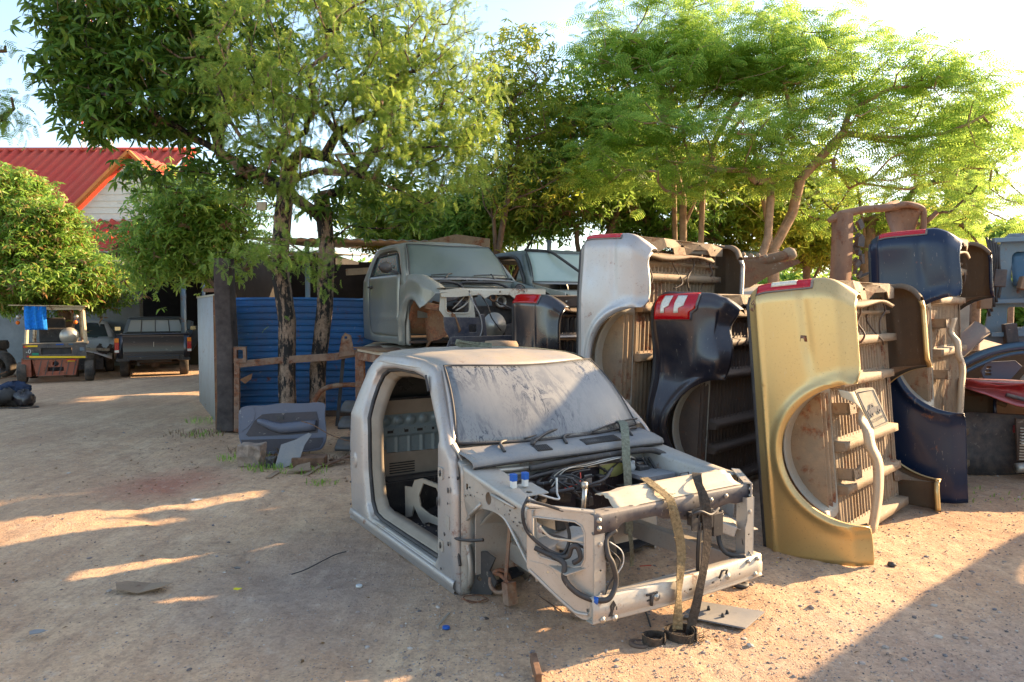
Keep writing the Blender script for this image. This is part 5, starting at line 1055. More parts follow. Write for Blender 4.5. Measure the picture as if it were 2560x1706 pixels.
for k, (x0, y0, x1, y1, w, h, lab) in enumerate(((-2.06, 7.10, -2.02, 7.55, .045, .012, 'grey narrow slat pointing at the camera by the wooden box'), (-2.40, 7.02, -2.38, 7.28, .06, .01, 'short pale slat lying flat before the grey carpet scrap'), (-1.98, 7.75, -1.66, 7.6, .04, .02, 'thin stick lying on the rubble beside the silver cab'), (-1.95, 7.5, -1.75, 7.85, .05, .02, 'broken lath lying across the rubble beside the silver cab'))):
    tag(MB().beam((x0, y0, .02+.02*(k > 1)), (x1, y1, .03+.05*(k > 1)), w, h).build('slat', M['wood'] if k > 1 else M['dirty'], None, bevel=.002), lab, 'slat')
tag(MB().plate([(0, 0), (.22, .05), (.16, .26), (.05, .2)], [], lambda a, b_, t_: (-2.27+a, 7.2+b_, .03+t_+.3*a*b_+.12*b_), .008).build('card_scrap', M['dirty'], None), 'crumpled tan cardboard scrap lying in front of the wooden box', 'scrap')
rt = thing('plastic_tray', 'black plastic trim pieces heaped between the door trim panel and silver cab', 'plastic trim', (-2.0, 8.3, 0))
for k, (z, y, a) in enumerate(((.08, 0, .0), (.30, .15, .05), (.47, .3, -.05))):
    mb = MB(); mb.loft([[(x, y+.25*math.cos(t_), z+.10*math.sin(t_)+a*x-.1*x*x) for t_ in np.linspace(-.3, PI, 10)] for x in np.linspace(0, .62, 8)]); mb.build('tray', M['black_pl'], rt, solid=.012)
tag(MB().tube([(-2.36, 8.02, .42), (-2.2, 7.9, .40), (-2.0, 7.85, .30), (-1.8, 7.9, .22), (-1.62, 8.0, .16)], .006, 6, smooth=5).build('twig', M['wood'], None), 'long bare twig arching from the door trim panel towards the silver cab', 'twig')
# ================================================================ GROUND LITTER
mt = thing('rubber_mat', 'flat dark grey board with three black clips lying right of the coiled strap', 'board', tuple(cabpt(2.88, 1.10, .02)), (0, 0, math.radians(-20)))
MB().plate([(-.20, -.10), (.14, -.15), (.23, .09), (-.12, .13)], [], lambda a, b_, t_: (a, b_, t_+.03*max(0, a)), .008).build('board', M['cowl'], mt)
for x, y in ((-.06, .02), (.04, .0), (.02, -.05)): MB().cyl((x, y, .008), (x, y, .03), .010, .007, 8).build('clip', M['black_rub'], mt)
mb = MB(); c_ = cabpt(2.64, 1.53, .012); mb.lathe(c_, [(.03, 0), (.055, 0), (.06, .012), (.055, .024), (.03, .024), (.026, .012), (.03, 0)], (.1, 0, 1)); tag(mb.build('rubber_ring', M['black_rub'], None), 'black rubber ring lying by the right end of the crossmember', 'ring')
mb = MB(); c_ = cabpt(2.66, .36, .008); mb.lathe(tuple(cabpt(2.90, .50, .006)), [(.03, 0), (.05, 0), (.052, .008), (.05, .016), (.03, .016), (.03, 0)], (.1, .1, 1)); tag(mb.build('rubber_ring', M['dirty_dk'], None), 'brown rubber ring lying just left of the coiled strap', 'ring')
def G2(x, y, z=0.):      # photo pixel (2353 px wide view) to the ground
    t_ = math.atan(85/1800); X_, Y_ = x*1.088, y*1.088; rx, ry = (X_-1280)/1800, -(Y_-853)/1800
    d = Vector((rx, math.cos(t_)+ry*math.sin(t_), -math.sin(t_)+ry*math.cos(t_))); k = (z-1.7)/d.z; return Vector((d.x*k, d.y*k, z))
def bit(name, label, cat, px, py, shp, mat):
    p = G2(px, py); r = random.Random(int(px*7+py)); mb = MB()
    if shp[0] == 'flat': n = shp[2] if len(shp) > 2 else 6; mb.plate([(shp[1]*math.cos(a)*r.uniform(.5, 1.2), shp[1]*.6*math.sin(a)*r.uniform(.6, 1.2)) for a in np.linspace(0, 2*PI, n, endpoint=False)], [], lambda a, b_, t_: (p.x+a, p.y+b_, .006+t_+.2*abs(a)), .004)
    elif shp[0] == 'disc': mb.lathe((p.x, p.y, .004), [(.001, .0), (shp[1], 0), (shp[1], .010), (shp[1]*.8, .012), (.001, .009)], (.05, .0, 1))
    elif shp[0] == 'stick': q = G2(px+shp[1], py+shp[2]); mb.beam((p.x, p.y, .012), (q.x, q.y, .012), shp[3], .008)
    elif shp[0] == 'wire': mb.tube([G2(px+dx, py+dy, .01) for dx, dy in shp[1]], shp[2], 5, smooth=5)
    elif shp[0] == 'lump': mb.ball((p.x, p.y, shp[1]*.4), shp[1], 8, sc=(1, 1, .6), jit=.25, rnd=r)
    tag(mb.build(name, M[mat], None), label, cat)
bit('bottle_cap', 'white bottle cap on the dirt left of the silver cab', 'cap', 825, 1350, ('disc', .02), 'white_pl')
bit('wood_stick', 'pale splinter of wood on the dirt below the silver cab', 'stick', 1006, 1444, ('stick', 26, -30, .012), 'beige_trim')
bit('cap_lid', 'small blue lid beside the pale splinter of wood', 'lid', 1025, 1446, ('disc', .02), 'blue_cap')
bit('plastic_nub', 'little black nub on the dirt right of the blue lid', 'plastic bit', 1117, 1425, ('lump', .016), 'black_rub')
bit('plastic_scrap', 'small dark blue scrap in the middle of the open dirt', 'scrap', 547, 1309, ('flat', .035), 'navy_metal')
bit('cardboard_scrap', 'flattened grey scrap at the foot of the lowest light streak', 'scrap', 330, 1356, ('flat', .16, 8), 'dirty')
bit('plastic_scrap', 'grey scrap near the lower left corner of the yard', 'scrap', 82, 1458, ('flat', .05), 'cowl')
bit('paper_scrap', 'pale paper scrap on the upper light streak of the left yard', 'paper', 450, 1152, ('flat', .06), 'white_pl')
bit('leaf_scrap', 'tiny yellow leaf on the open dirt', 'leaf', 546, 1357, ('flat', .025, 5), 'yellow_pl')
bit('yellow_leaf', 'tiny yellow leaf beside the foot of the gold bed', 'leaf', 1790, 1297, ('flat', .025, 5), 'yellow_pl')
bit('rubber_plug', 'black rubber plug on the sunlit gravel right of the gold bed', 'plug', 2048, 1302, ('lump', .03), 'black_rub')
bit('dry_weed', 'red brown dried clump under the crossmember by the rubber ring', 'weed', 1660, 1342, ('lump', .03), 'rust_brn')
bit('wire', 'thin bent wire lying on the dirt left of the silver cab', 'wire', 670, 1320, ('wire', [(0, 0), (30, -10), (70, -30), (100, -45), (125, -52)], .004), 'black_rub')
bit('wire', 'loop of rusty wire lying below the door opening foot', 'wire', 1060, 1376, ('wire', [(0, 0), (20, 5), (50, 8), (62, 2), (40, -8), (5, -4), (25, 10), (60, 0)], .003), 'rust_brn')
bit('rod', 'thin black rod stuck beside the coiled strap', 'rod', 1495, 1440, ('wire', [(0, 0), (-10, -30), (-28, -60)], .005), 'black_rub')
bit('wire', 'dark twig lying on gravel under the left headlamp frame', 'twig', 1290, 1405, ('wire', [(0, 0), (-20, -14), (-60, -40)], .004), 'wood')
bit('blue_peg', 'small blue plastic strip under the left end of the crossmember', 'plastic bit', 1385, 1395, ('stick', 20, -10, .01), 'blue_cap')
p = G2(1236, 1550); tag(MB().beam((p.x, p.y-.1, .03), (p.x-.02, p.y+.06, .05), .03, .05).build('wooden_peg', M['wood'], None, bevel=.003), 'short brown peg poking up at the bottom edge of the yard', 'peg')
bit('light_rod', 'pale tube lying on the ground behind the crossmember', 'rod', 1600, 1290, ('stick', 40, 14, .014), 'white_pl')
bit('blue_rag', 'blue plastic scrap lying behind the crossmember', 'scrap', 1655, 1268, ('flat', .04), 'blue_cap')
bit('red_straw', 'red straw lying on the ground behind the crossmember', 'straw', 1470, 1306, ('stick', 26, -2, .006), 'red_pl')
# ================================================================ SCRAP AT THE FAR RIGHT
# gold bed neighbour: rusty tail end of another bed lying behind the silver one
ax = thing('scrap_rear_axle', 'rusty torn wing and axle end poking out behind the silver bed', 'scrap metal', (2.9, 8.6, 0))
mb = MB(); mb.tube([(-.35, 0, 2.20), (0, 0, 2.22), (.32, .0, 2.30), (.44, 0, 2.33)], [.09, .08, .07, .04], 10); mb.build('axle_tube', M['rust_brn'], ax)
mb = MB(); mb.ball((.40, 0, 2.33), .085, 10, jit=.08, rnd=random.Random(2), sc=(1.1, .8, .9)); mb.build('hub', M['dirty'], ax)
mb = MB(); mb.plate([(-.4, 2.05), (-.15, 1.9), (.1, 2.05), (.50, 2.22), (.46, 2.26), (.1, 2.20), (-.2, 2.25)], [], lambda a, b_, t_: (a, -.1+t_, b_), .04); mb.build('torn_wing', M['rust_brn'], ax)
mb = MB(); r = random.Random(12)
for k in range(7): mb.ball((-.35+.09*k, -.05, 2.34-.01*k+r.uniform(-.02, .02)), .03, 8, jit=.2, rnd=r)
mb.build('bolt_row', M['dirty'], ax); MB().beam((-.3, 0, .0), (-.3, 0, 2.1), .1, .1).build('support', M['dirty_dk'], ax)
# dusty car roof behind the gold bed
rf = thing('dusty_car', 'dusty tan car body whose seamed roof shows between the silver and gold beds', 'car', (3.2, 8.9, 0), (0, 0, math.radians(-20)))
mb = MB(); mb.loft([[(x, y, 1.98-.10*((x-.1)/1.0)**2-.16*((y)/1.0)**2*(1+.3*(x > 0))) for y in np.linspace(-.9, .9, 12)] for x in np.linspace(-.75, 1.35, 20)]); mb.build('roof', M['beige_plate'], rf, solid=.01)
for x in (.15, .85): MB().tube([(x, y, 1.986-.10*((x-.1)/1.0)**2-.16*y**2*1.3) for y in np.linspace(-.9, .9, 12)], .008, 5).build('roof_seam', M['black_rub'], rf)
mb = MB(); mb.loft([[(x, -.9-.1*s, 1.80-.1*x*x-1.75*s) for s in np.linspace(0, 1, 6)] for x in np.linspace(-.75, 1.35, 8)]); mb.loft([[(-.75-.35*s, y, 1.80-1.7*s) for s in np.linspace(0, 1, 5)] for y in np.linspace(-.9, .9, 6)]); mb.build('body_side', M['black_bed'], rf, solid=.01)
# purple-brown hulk frame on end behind the dark blue bed
hk = thing('rusted_hulk', 'brown rusted cab frame with open window standing behind the dark blue bed', 'scrap frame', (4.1, 8.7, 0), (0, 0, math.radians(10))); hk.scale = (.72, 1, .965)
M['hulk'] = paint('hulk_brown', C(110, 80, 62), .7, 0, 0, .6, C(150, 112, 84), 2.5, .35, rust=.3, bmp=.1)
mb = MB(); mb.loft([[(-.30+.02*math.sin(z*3)+x, y, z) for x, y in ((-.05, -.05), (.20, -.08), (.22, .08), (-.03, .1))] for z in np.linspace(1.9, 2.92, 8)], 0, True); mb.build('pillar', M['hulk'], hk)
mb = MB(); mb.tube([(-.45, 0, 2.83), (-.25, 0, 2.90), (.2, .0, 2.98), (.55, .0, 3.00), (.80, .0, 3.04)], [.035, .055, .045, .05, .065], 10); mb.build('top_beam', M['hulk'], hk)
mb = MB(); mb.loft([[(x, -.1+.15*math.sin(z*4+x*3), z) for x in (.62, .75, .9, 1.05, 1.16, 1.2)] for z in np.linspace(2.35, 3.02, 8)]); mb.tube([(.62, 0, 3.0), (.9, -.05, 3.04), (1.2, -.05, 3.0), (1.26, -.05, 2.9), (1.3, 0, 2.5)], .035, 6, smooth=4); mb.build('wing_panel', M['hulk'], hk, solid=.02)
mb = MB(); mb.loft([[(x, -.15+.1*math.sin(x*5), z-.1*math.sin(x*3)) for z in np.linspace(0, 1.98, 8)] for x in np.linspace(-.45, 1.2, 10)]); mb.build('lower_panel', M['hulk'], hk, solid=.02)
mb = MB(); r = random.Random(3)
for k in range(14): mb.box((.05+r.uniform(-.06, .10), r.uniform(-.05, .05), 2.05+.055*k+r.uniform(-.03, .03)), (r.uniform(.03, .12), .05, r.uniform(.04, .12)), Matrix.Rotation(r.uniform(-1, 1), 3, 'Y'))
mb.build('hinge_mechanism', M['engine'], hk)
MB().tube([(.1, 0, 2.12), (.3, 0, 2.18), (.45, 0, 2.17), (.62, 0, 2.05)], .022, 8, smooth=5).build('hose', M['black_rub'], hk); MB().tube([(1.25, 0, 2.75), (1.45, -.1, 2.95)], [.02, .035], 6).build('stay', M['rust_brn'], hk)
# blue-grey cab at the right edge
bc = thing('cab_shell', 'pale blue grey cab shell on its side at the right edge above the red bonnet', 'car cab', (5.12, 7.9, 0), (0, 0, math.radians(-12)))
M['ltblue'] = paint('pale_blue_paint', C(92, 116, 132), .45, .2, .1, .4, C(130, 122, 108), 3, .3, rust=.18)
M['teal'] = paint('teal_paint', C(30, 78, 104), .35, .2, .3, .3, C(100, 104, 104), 3, .3)
M['steel_bl'] = paint('dusty_pillar', C(132, 122, 114), .7, 0, 0, .6, C(150, 132, 116), 3, .3)
mb = MB(); mb.plate([(.05, 1.35), (.15, 1.95), (.22, 2.42), (.30, 2.50), (1.4, 2.52), (1.4, 1.30), (.3, 1.28)], [rrect(.33, 1.95, .62, 2.30, .06), rrect(.30, 1.48, .48, 1.70, .03), rrect(.75, 1.5, 1.2, 2.3, .08)], lambda a, b_, t_: (a, .06*math.sin(a*4)+t_, b_), .03); mb.build('floor_panel', M['ltblue'], bc, bevel=.004)
for z in (1.4, 1.76, 2.42): MB().beam((.1, -.04, z), (1.4, -.04, z+.03), .07, .05).build('rib', M['ltblue'], bc, bevel=.006)
MB().loft([[(x, .05+.05*math.sin(z*6), z) for x in (.33, .45, .62)] for z in np.linspace(1.93, 2.32, 6)]).build('blue_pad', M['teal'], bc, solid=.02)
mb = MB(); mb.tube([(.0, -.10, 1.48), (-.25, -.10, 1.22), (-.55, -.12, .90), (-.75, -.12, .68)], [.10, .10, .09, .08], 8); mb.build('pillar', M['steel_bl'], bc)
mb = MB(); mb.tube([(-.62, -.18, .68), (-.35, -.18, .98), (-.05, -.18, 1.18), (.3, -.18, 1.28), (.8, -.18, 1.30), (1.4, -.18, 1.28)], .045, 8, smooth=5); mb.tube([(-.56, -.20, .66), (-.30, -.20, .92), (-.02, -.20, 1.10), (.3, -.20, 1.21), (.8, -.2, 1.23), (1.4, -.2, 1.21)], .02, 6, smooth=5); mb.build('door_arch', M['teal'], bc)
mb = MB(); mb.plate([(-.6, .2), (-.55, .9), (0, 1.2), (1.4, 1.25), (1.4, .2)], [], lambda a, b_, t_: (a, .35+t_, b_), .02); mb.build('inner_wall', M['dirty_dk'], bc)
mb = MB(); mb.plate([(.02, 1.0), (.08, 1.10), (.35, 1.12), (.42, 1.06), (.30, .90), (.05, .92)], [rrect(.06, .95+.0, .12, .98, .01, 2), rrect(.06, .99, .12, 1.015, .01, 2), rrect(.07, 1.03, .12, 1.055, .01, 2)], lambda a, b_, t_: (a, -.05+t_, b_), .03); mb.build('door_speaker', M['card'], bc, bevel=.004)
MB().plate([(.05, .25), (.05, .92), (.5, .9), (1.2, .95), (1.2, .25)], [], lambda a, b_, t_: (a, .05+t_, b_), .03).build('beige_card', M['beige_trim'], bc); MB().tube([(-.2, -.1, .80), (.0, -.1, .74), (.25, -.1, .64)], .03, 8).build('lever', M['black_pl'], bc)
mb = MB(); r = random.Random(6); mb.lathe((.62, -.12, .80), [(.24, 0), (.27, .03), (.25, .06), (.22, .03), (.24, 0)], (0, 1, .0), 24); mb.build('white_ring', M['white_metal'], bc)
for k in range(10): MB().box((.02+.13*k, -.08, 1.75+.35*math.sin(k*2.3)), (.12, .10, .14+.05*(k % 3)), Matrix.Rotation(.5*math.sin(k*3.), 3, 'Y')).build('torn_fitting', M['engine' if k % 3 else 'dirty'], bc, bevel=.01)
for k in range(5): MB().tube([(.02+.03*k, -.08, 2.45-.02*k), (.05+.02*k, -.12, 2.2), (.0+.04*k, -.1, 1.95), (.06+.02*k, -.12, 1.6+.05*k)], .014, 6, smooth=4).build('loom', M['black_rub'], bc)
# white fronted thing & another dark body behind
rb = thing('bonnet', 'crumpled red bonnet lying on a wrecked nose at the right edge', 'bonnet', (5.0, 7.35, 0), (0, 0, math.radians(-8)))
M['redp'] = paint('red_paint', C(150, 26, 34), .3, .1, .4, .3, C(170, 130, 120), 3, .25)
mb = MB(); mb.loft([[(x, y, .95-.16*x+.05*math.sin(x*3)-.05*(y+.3)**2) for y in np.linspace(-.35, .6, 8)] for x in np.linspace(-.45, 1.3, 12)]); mb.loft([[(x, -.35-.06*s+.14*math.sin(s*PI), .95-.16*x+.05*math.sin(x*3)-(.10+.22*(x+.45))*s+.02*math.sin(x*9+s*5)) for s in np.linspace(0, 1, 8)] for x in np.linspace(-.45, 1.3, 14)]); mb.build('skin', M['redp'], rb, solid=.01)
MB().tube([(-.1, -.33, .84), (.2, -.36, .76), (.6, -.38, .70), (1.2, -.36, .60)], .02, 6, smooth=4).build('inner_rib', M['navy_metal'], rb)
mb = MB(); mb.plate([(.05, .18), (.02, .60), (.75, .52), (.75, .16)], [], lambda a, b_, t_: (a, -.28+t_, b_), .03)
rd = mb.build('radiator', M['dirty_dk'], rb)
for k in range(12): MB().beam((.05, -.30, .20+.028*k), (.72, -.30, .18+.026*k), .004, .014).build('cooling_fin', M['steel'], rd)
MB().tube([(.0, -.35, .12), (.25, -.35, .16), (.45, -.35, .30), (.7, -.3, .36)], .05, 8, smooth=4).build('bumper_tube', M['steel'], rb)
for k in range(4): MB().tube([(.05, -.33, .45-.03*k), (.2, -.36, .52-.05*k), (.35, -.34, .58-.03*k), (.55, -.36, .60)], .007, 5, smooth=4).build('cable', M['white_pl'], rb)
MB().loft([[(x, -.1+.06*math.sin(x*8+z*6), z) for z in (0, .2, .4, .62)] for x in np.linspace(-.5, 1.3, 9)]).build('nose_body', M['engine'], rb, solid=.05)
for k in range(9): MB().box((.1+.12*k, -.22, .48+.05*math.sin(k*2.)), (.10, .12, .08+.02*(k % 3)), Matrix.Rotation(.4*math.sin(k*3.), 3, 'Y')).build('crushed_part', M['engine' if k % 2 else 'redp'], rb, bevel=.01)
# unseen van shape added beyond the right edge to shade the lower right gravel
tv = thing('shade_van', 'unseen van shape added beyond the right edge to cast shade on the gravel', 'van body', (7.25, 5.7, 0), (0, 0, math.radians(40)))
mb = MB(); mb.loft([[(x, y*w, z) for x, w in ((-1.5, .7), (-1.45, .95), (0, 1), (1.45, .98), (1.5, .7))] for y, z in [(math.sin(a)*.95 if abs(a) < 1.4 else math.copysign(.95, a), .35+(1.75 if abs(a) < 1.4 else 0)*math.cos(a)**.4+(0 if abs(a) < 1.4 else .1)) for a in np.linspace(-1.39, 1.39, 16)]]); mb.box((0, 0, .5), (2.9, 1.8, .9)); mb.build('body', M['white_metal'], tv, solid=.02)
MB().plate(rrect(-1.1, 1.1, 1.1, 1.6, .1), [], lambda a, b_, t_: (a, -.96-t_, b_), .02).build('window', M['blackglass'], tv)
for x in (-1, 1): 
    for y in (-.9, .7): MB().lathe((x, y, .33), [(.001, 0), (.2, 0), (.33, .02), (.33, .18), (.2, .2), (.001, .2)], (0, 1, 0)).build('wheel', M['black_rub'], tv)
# ================================================================ TREES
def grow(trunk, targets, seed, step=.3, curve=.35, up=.0):
    """skeleton: trunk polyline, then every target joins the nearest part of the tree by a curved limb"""
    rs = np.random.RandomState(seed); pos = []; par = []; dist = []; dirs = []
    for ti, tp in enumerate(trunk):
        P = [np.array(p, float) for p in tp]
        start = -1
        if ti > 0:      # side stems start from their first point joined to nearest node
            d = np.linalg.norm(np.array(pos)-P[0], axis=1); start = int(d.argmin())
        for i, p in enumerate(P):
            par.append(start if i == 0 else len(pos)-1); prev = pos[par[-1]] if par[-1] >= 0 else p-np.array([0, 0, 1.])
            pos.append(p); v = p-prev; n = np.linalg.norm(v); dirs.append(v/n if n > 1e-6 else np.array([0, 0, 1.])); dist.append((dist[par[-1]] if par[-1] >= 0 else 0)+(n if par[-1] >= 0 else 0))
    base = pos[0]; T = np.array(targets); T = T[np.argsort(np.linalg.norm(T-np.array(trunk[0][-1]), axis=1))]
    tips = []; minz = trunk[0][len(trunk[0])//2][2]
    for p in T:
        A = np.array(pos); D = np.array(dist); d = np.linalg.norm(A-p, axis=1); c = d+.22*D+np.where(A[:, 2] < minz*.9, 3, 0)+np.maximum(0, A[:, 2]-p[2])*.4
        j = int(c.argmin()); L_ = d[j]; a = A[j]; k = max(1, int(L_/step)); m = a+dirs[j]*L_*curve+np.array([0, 0, up*L_])+rs.randn(3)*L_*.05; last = j
        for i in range(1, k+1):
            s = i/k; q_ = (1-s)**2*a+2*s*(1-s)*m+s*s*p+(rs.randn(3)*.02 if i < k else 0); v = q_-pos[last]; n = np.linalg.norm(v)+1e-9
            par.append(last); pos.append(q_); dirs.append(v/n); dist.append(dist[last]+n); last = len(pos)-1
        tips.append(last)
    return np.array(pos), np.array(par), np.array(tips), np.array(dirs)
def limbs(pos, par, tips, r0, rt=.006, ex=.5, minr=.004):
    n = len(pos); cnt = np.zeros(n); cnt[tips] = 1
    for i in range(n-1, 0, -1):
        if par[i] >= 0: cnt[par[i]] += cnt[i]
    r = rt*np.maximum(cnt, 1)**ex; r = np.minimum(r*(r0/r[0]) if r[0] > 0 else r, r0*1.15); r = np.maximum(r, minr)
    i = np.where(par >= 0)[0]; a, b = pos[par[i]], pos[i]; ra, rb = np.minimum(r[par[i]], r[i]*1.3), r[i]
    d = b-a; l = np.linalg.norm(d, axis=1)[:, None]+1e-9; d = d/l; ref = np.where(np.abs(d[:, 2:3]) > .9, np.array([[1., 0, 0]]), np.array([[0, 0, 1.]]))
    x = np.cross(ref, d); x /= np.linalg.norm(x, axis=1)[:, None]; y = np.cross(d, x); K = 6
    ang = 2*np.pi*np.arange(K)/K; c, s = np.cos(ang), np.sin(ang); ring = x[:, None]*c[None, :, None]+y[:, None]*s[None, :, None]
    V = np.concatenate([(a-d*ra[:, None]*.15)[:, None]+ring*ra[:, None, None], (b+d*rb[:, None]*.15)[:, None]+ring*rb[:, None, None]], 1)   # (m,2K,3)
    q = np.array([[k, (k+1) % K, K+(k+1) % K, K+k] for k in range(K)]); F = (q[None]+(np.arange(len(i))*2*K)[:, None, None]).reshape(-1, 4)
    return V.reshape(-1, 3), F, r
def rotmats(rs, n, tilt, yaw=None, heading=None):
    """random frames: leaf axis x tilted down by tilt"""
    yaw = rs.rand(n)*2*np.pi if yaw is None else yaw; t = tilt; roll = rs.randn(n)*.5
    ax = np.stack([np.cos(yaw)*np.cos(t), np.sin(yaw)*np.cos(t), -np.sin(t)], -1); s = np.stack([-np.sin(yaw), np.cos(yaw), 0*yaw], -1); u = np.cross(ax, s)
    s2 = s*np.cos(roll)[:, None]+u*np.sin(roll)[:, None]; u2 = np.cross(ax, s2); return np.stack([ax, s2, u2], -1)      # columns
def scatter_template(TV, TF, P, R, sc):
    V = np.einsum('nij,kj->nki', R, TV)*sc[:, None, None]+P[:, None]; F = TF[None]+(np.arange(len(P))*len(TV))[:, None, None]; return V.reshape(-1, 3), F.reshape(-1, TF.shape[1])
def tpl_lance(k=7, L_=.19, w=.046, seed=1, droop=.5):
    """whorl of k long drooping leaves"""
    rs = np.random.RandomState(seed); V = []; F = []
    for i in range(k):
        a = 2*np.pi*i/k+rs.randn()*.2; d = droop+rs.randn()*.3; l = L_*(.75+.5*rs.rand()); ww = w*(.8+.4*rs.rand()); h = np.array([np.cos(a), np.sin(a), 0]); s = np.array([-np.sin(a), np.cos(a), 0]); o = len(V); roll = rs.randn()*.6
        for t_, wd in ((.08, .15), (.35, 1), (.7, .8), (1, .04)):
            c = h*l*t_*math.cos(d*t_)+np.array([0, 0, 1])*(-l*t_*math.sin(d*t_*1.2)+.02); sv = s*math.cos(roll)+np.array([0, 0, 1])*math.sin(roll); V += [c-sv*wd*ww/2, c+sv*wd*ww/2]
        F += [[o, o+1, o+3, o+2], [o+2, o+3, o+5, o+4], [o+4, o+5, o+7, o+6]]
    return np.array(V), np.array(F)
def tpl_frond(n=11, L_=.16, w=.034, lw=.008, droop=.6, seed=0):
    """feather leaf: rachis with n pairs of leaflets, arching down"""
    V = []; F = []; rs = np.random.RandomState(seed)
    for i in range(n):
        t_ = (i+.5)/n; x = L_*t_*(1-.25*droop*t_); z = -L_*droop*t_*t_*.7; ww = w*(math.sin(math.pi*(.15+.75*t_)))**.6
        for s in (-1, 1):
            o = len(V); b = np.array([x, 0, z]); tip = np.array([x+ww*.35, s*ww, z-ww*.25+rs.randn()*.003]); e = np.array([lw/2, 0, -lw*.2*droop])
            V += [b-e, b+e, tip+e*.8, tip-e*.8]; F.append([o, o+1, o+2, o+3])
    o = len(V); V += [[0, -.0015, 0], [0, .0015, 0], [L_*(1-.25*droop), .001, -L_*droop*.7], [L_*(1-.25*droop), -.001, -L_*droop*.7]]; F.append([o, o+1, o+2, o+3])
    return np.array(V), np.array(F)
def tpl_spray(n=7, L_=.36, seed=0):
    """flat twice-feathered spray"""
    V = []; F = []; rs = np.random.RandomState(seed)
    for i in range(n):
        t_ = (i+1)/n; x = L_*t_; ww = .17*math.sin(math.pi*(.2+.65*t_))
        for s in (-1, 1):
            m = 4
            for k in range(m):
                o = len(V); u0, u1 = (k+.08)/m, (k+.92)/m; dz = -.05*t_*t_; b0 = np.array([x+ww*.5*u0, s*ww*u0, dz-.04*u0*u0]); b1 = np.array([x+ww*.5*u1, s*ww*u1, dz-.04*u1*u1]); e = np.array([.013*(1-.4*u0), -s*.004, .002*rs.randn()])
                V += [b0-e, b0+e, b1+e, b1-e]; F.append([o, o+1, o+2, o+3])
    return np.array(V), np.array(F)
def tpl_sprig(k=10, R=.09, l=.055, w=.024, seed=0):
    rs = np.random.RandomState(seed); V = []; F = []
    for i in range(k):
        c = rs.randn(3)*R*.55; d = rs.randn(3); d /= np.linalg.norm(d); s = np.cross(d, rs.randn(3)); s /= np.linalg.norm(s); o = len(V); V += [c, c+d*l*.5+s*w/2, c+d*l, c+d*l*.5-s*w/2]; F.append([o, o+1, o+2, o+3])
    return np.array(V), np.array(F)
TPL = {'lance': tpl_lance(), 'frond': tpl_frond(), 'frond2': tpl_frond(8, .18, .042, .011, .8, 3), 'spray': tpl_spray(), 'sprig': tpl_sprig(), 'lance_s': tpl_lance(6, .12, .035, 4, .4)}
LM = {
 'mango': leafmat('mango_leaf', [C(54, 86, 30), C(66, 102, 34), C(84, 120, 40), C(106, 134, 48), C(58, 88, 32)], .38, .35),
 'tamarind': leafmat('tamarind_leaf', [C(84, 118, 42), C(104, 136, 48), C(126, 148, 56), C(92, 124, 46), C(146, 156, 66)], .42, .5),
 'acacia': leafmat('acacia_leaf', [C(84, 122, 44), C(102, 140, 50), C(124, 154, 56), C(92, 130, 48), C(142, 164, 66)], .6, .5),
 'bush': leafmat('bush_leaf', [C(84, 122, 38), C(104, 142, 46), C(124, 150, 52), C(94, 132, 44), C(150, 112, 60)], .35, .45),
 'mid': leafmat('mid_leaf', [C(80, 118, 44), C(96, 134, 50), C(118, 148, 56), C(88, 122, 48), C(138, 154, 64)], .52, .45),
 'yellow': leafmat('yellow_leaf', [C(104, 128, 36), C(132, 148, 44), C(92, 120, 38), C(150, 150, 50), C(80, 110, 34)], .5, .5),
 'brown': leafmat('dry_pods', [C(96, 76, 50), C(120, 94, 60), C(80, 66, 44)], .2, .7)}
M['bark'] = flat('bark', C(112, 92, 76), .9, 0, .25, 7, .6); M['bark_tan'] = flat('bark_tan', C(146, 122, 98), .9, 0, .15, 9, .4)
m, t, b = nt('blotched_bark'); M['bark_blot'] = m      # pale trunk with black lichen blotches
n1 = noise(t, 5, 6, .7); n2 = noise(t, 22, 5, .7); mp = N(t, 'ShaderNodeMapping'); L(t, N(t, 'ShaderNodeTexCoord').outputs['Object'], mp.inputs[0]); mp.inputs['Scale'].default_value = (3.5, 3.5, 1.3)
n3 = noise(t, 2.2, 6, .7, mp.outputs[0]); c = ramp(t, n2.outputs[0], [(.3, C(96, 76, 60)), (.7, C(158, 134, 112))]).outputs[0]
c = mix(t, ramp(t, n3.outputs[0], [(.47, 0.), (.53, 1.)]).outputs[0], c, C(30, 28, 26)); L(t, c, b.inputs['Base Color']); b.inputs['Roughness'].default_value = .9; bump(t, b, n2.outputs[0], .6, .02)
def ellips(rs, c, r, n, shell=.55):
    v = rs.randn(n, 3); v /= np.linalg.norm(v, axis=1)[:, None]; return np.array(c)+v*(shell+(1-shell)*rs.rand(n, 1))**(1/1.5)*np.array(r)
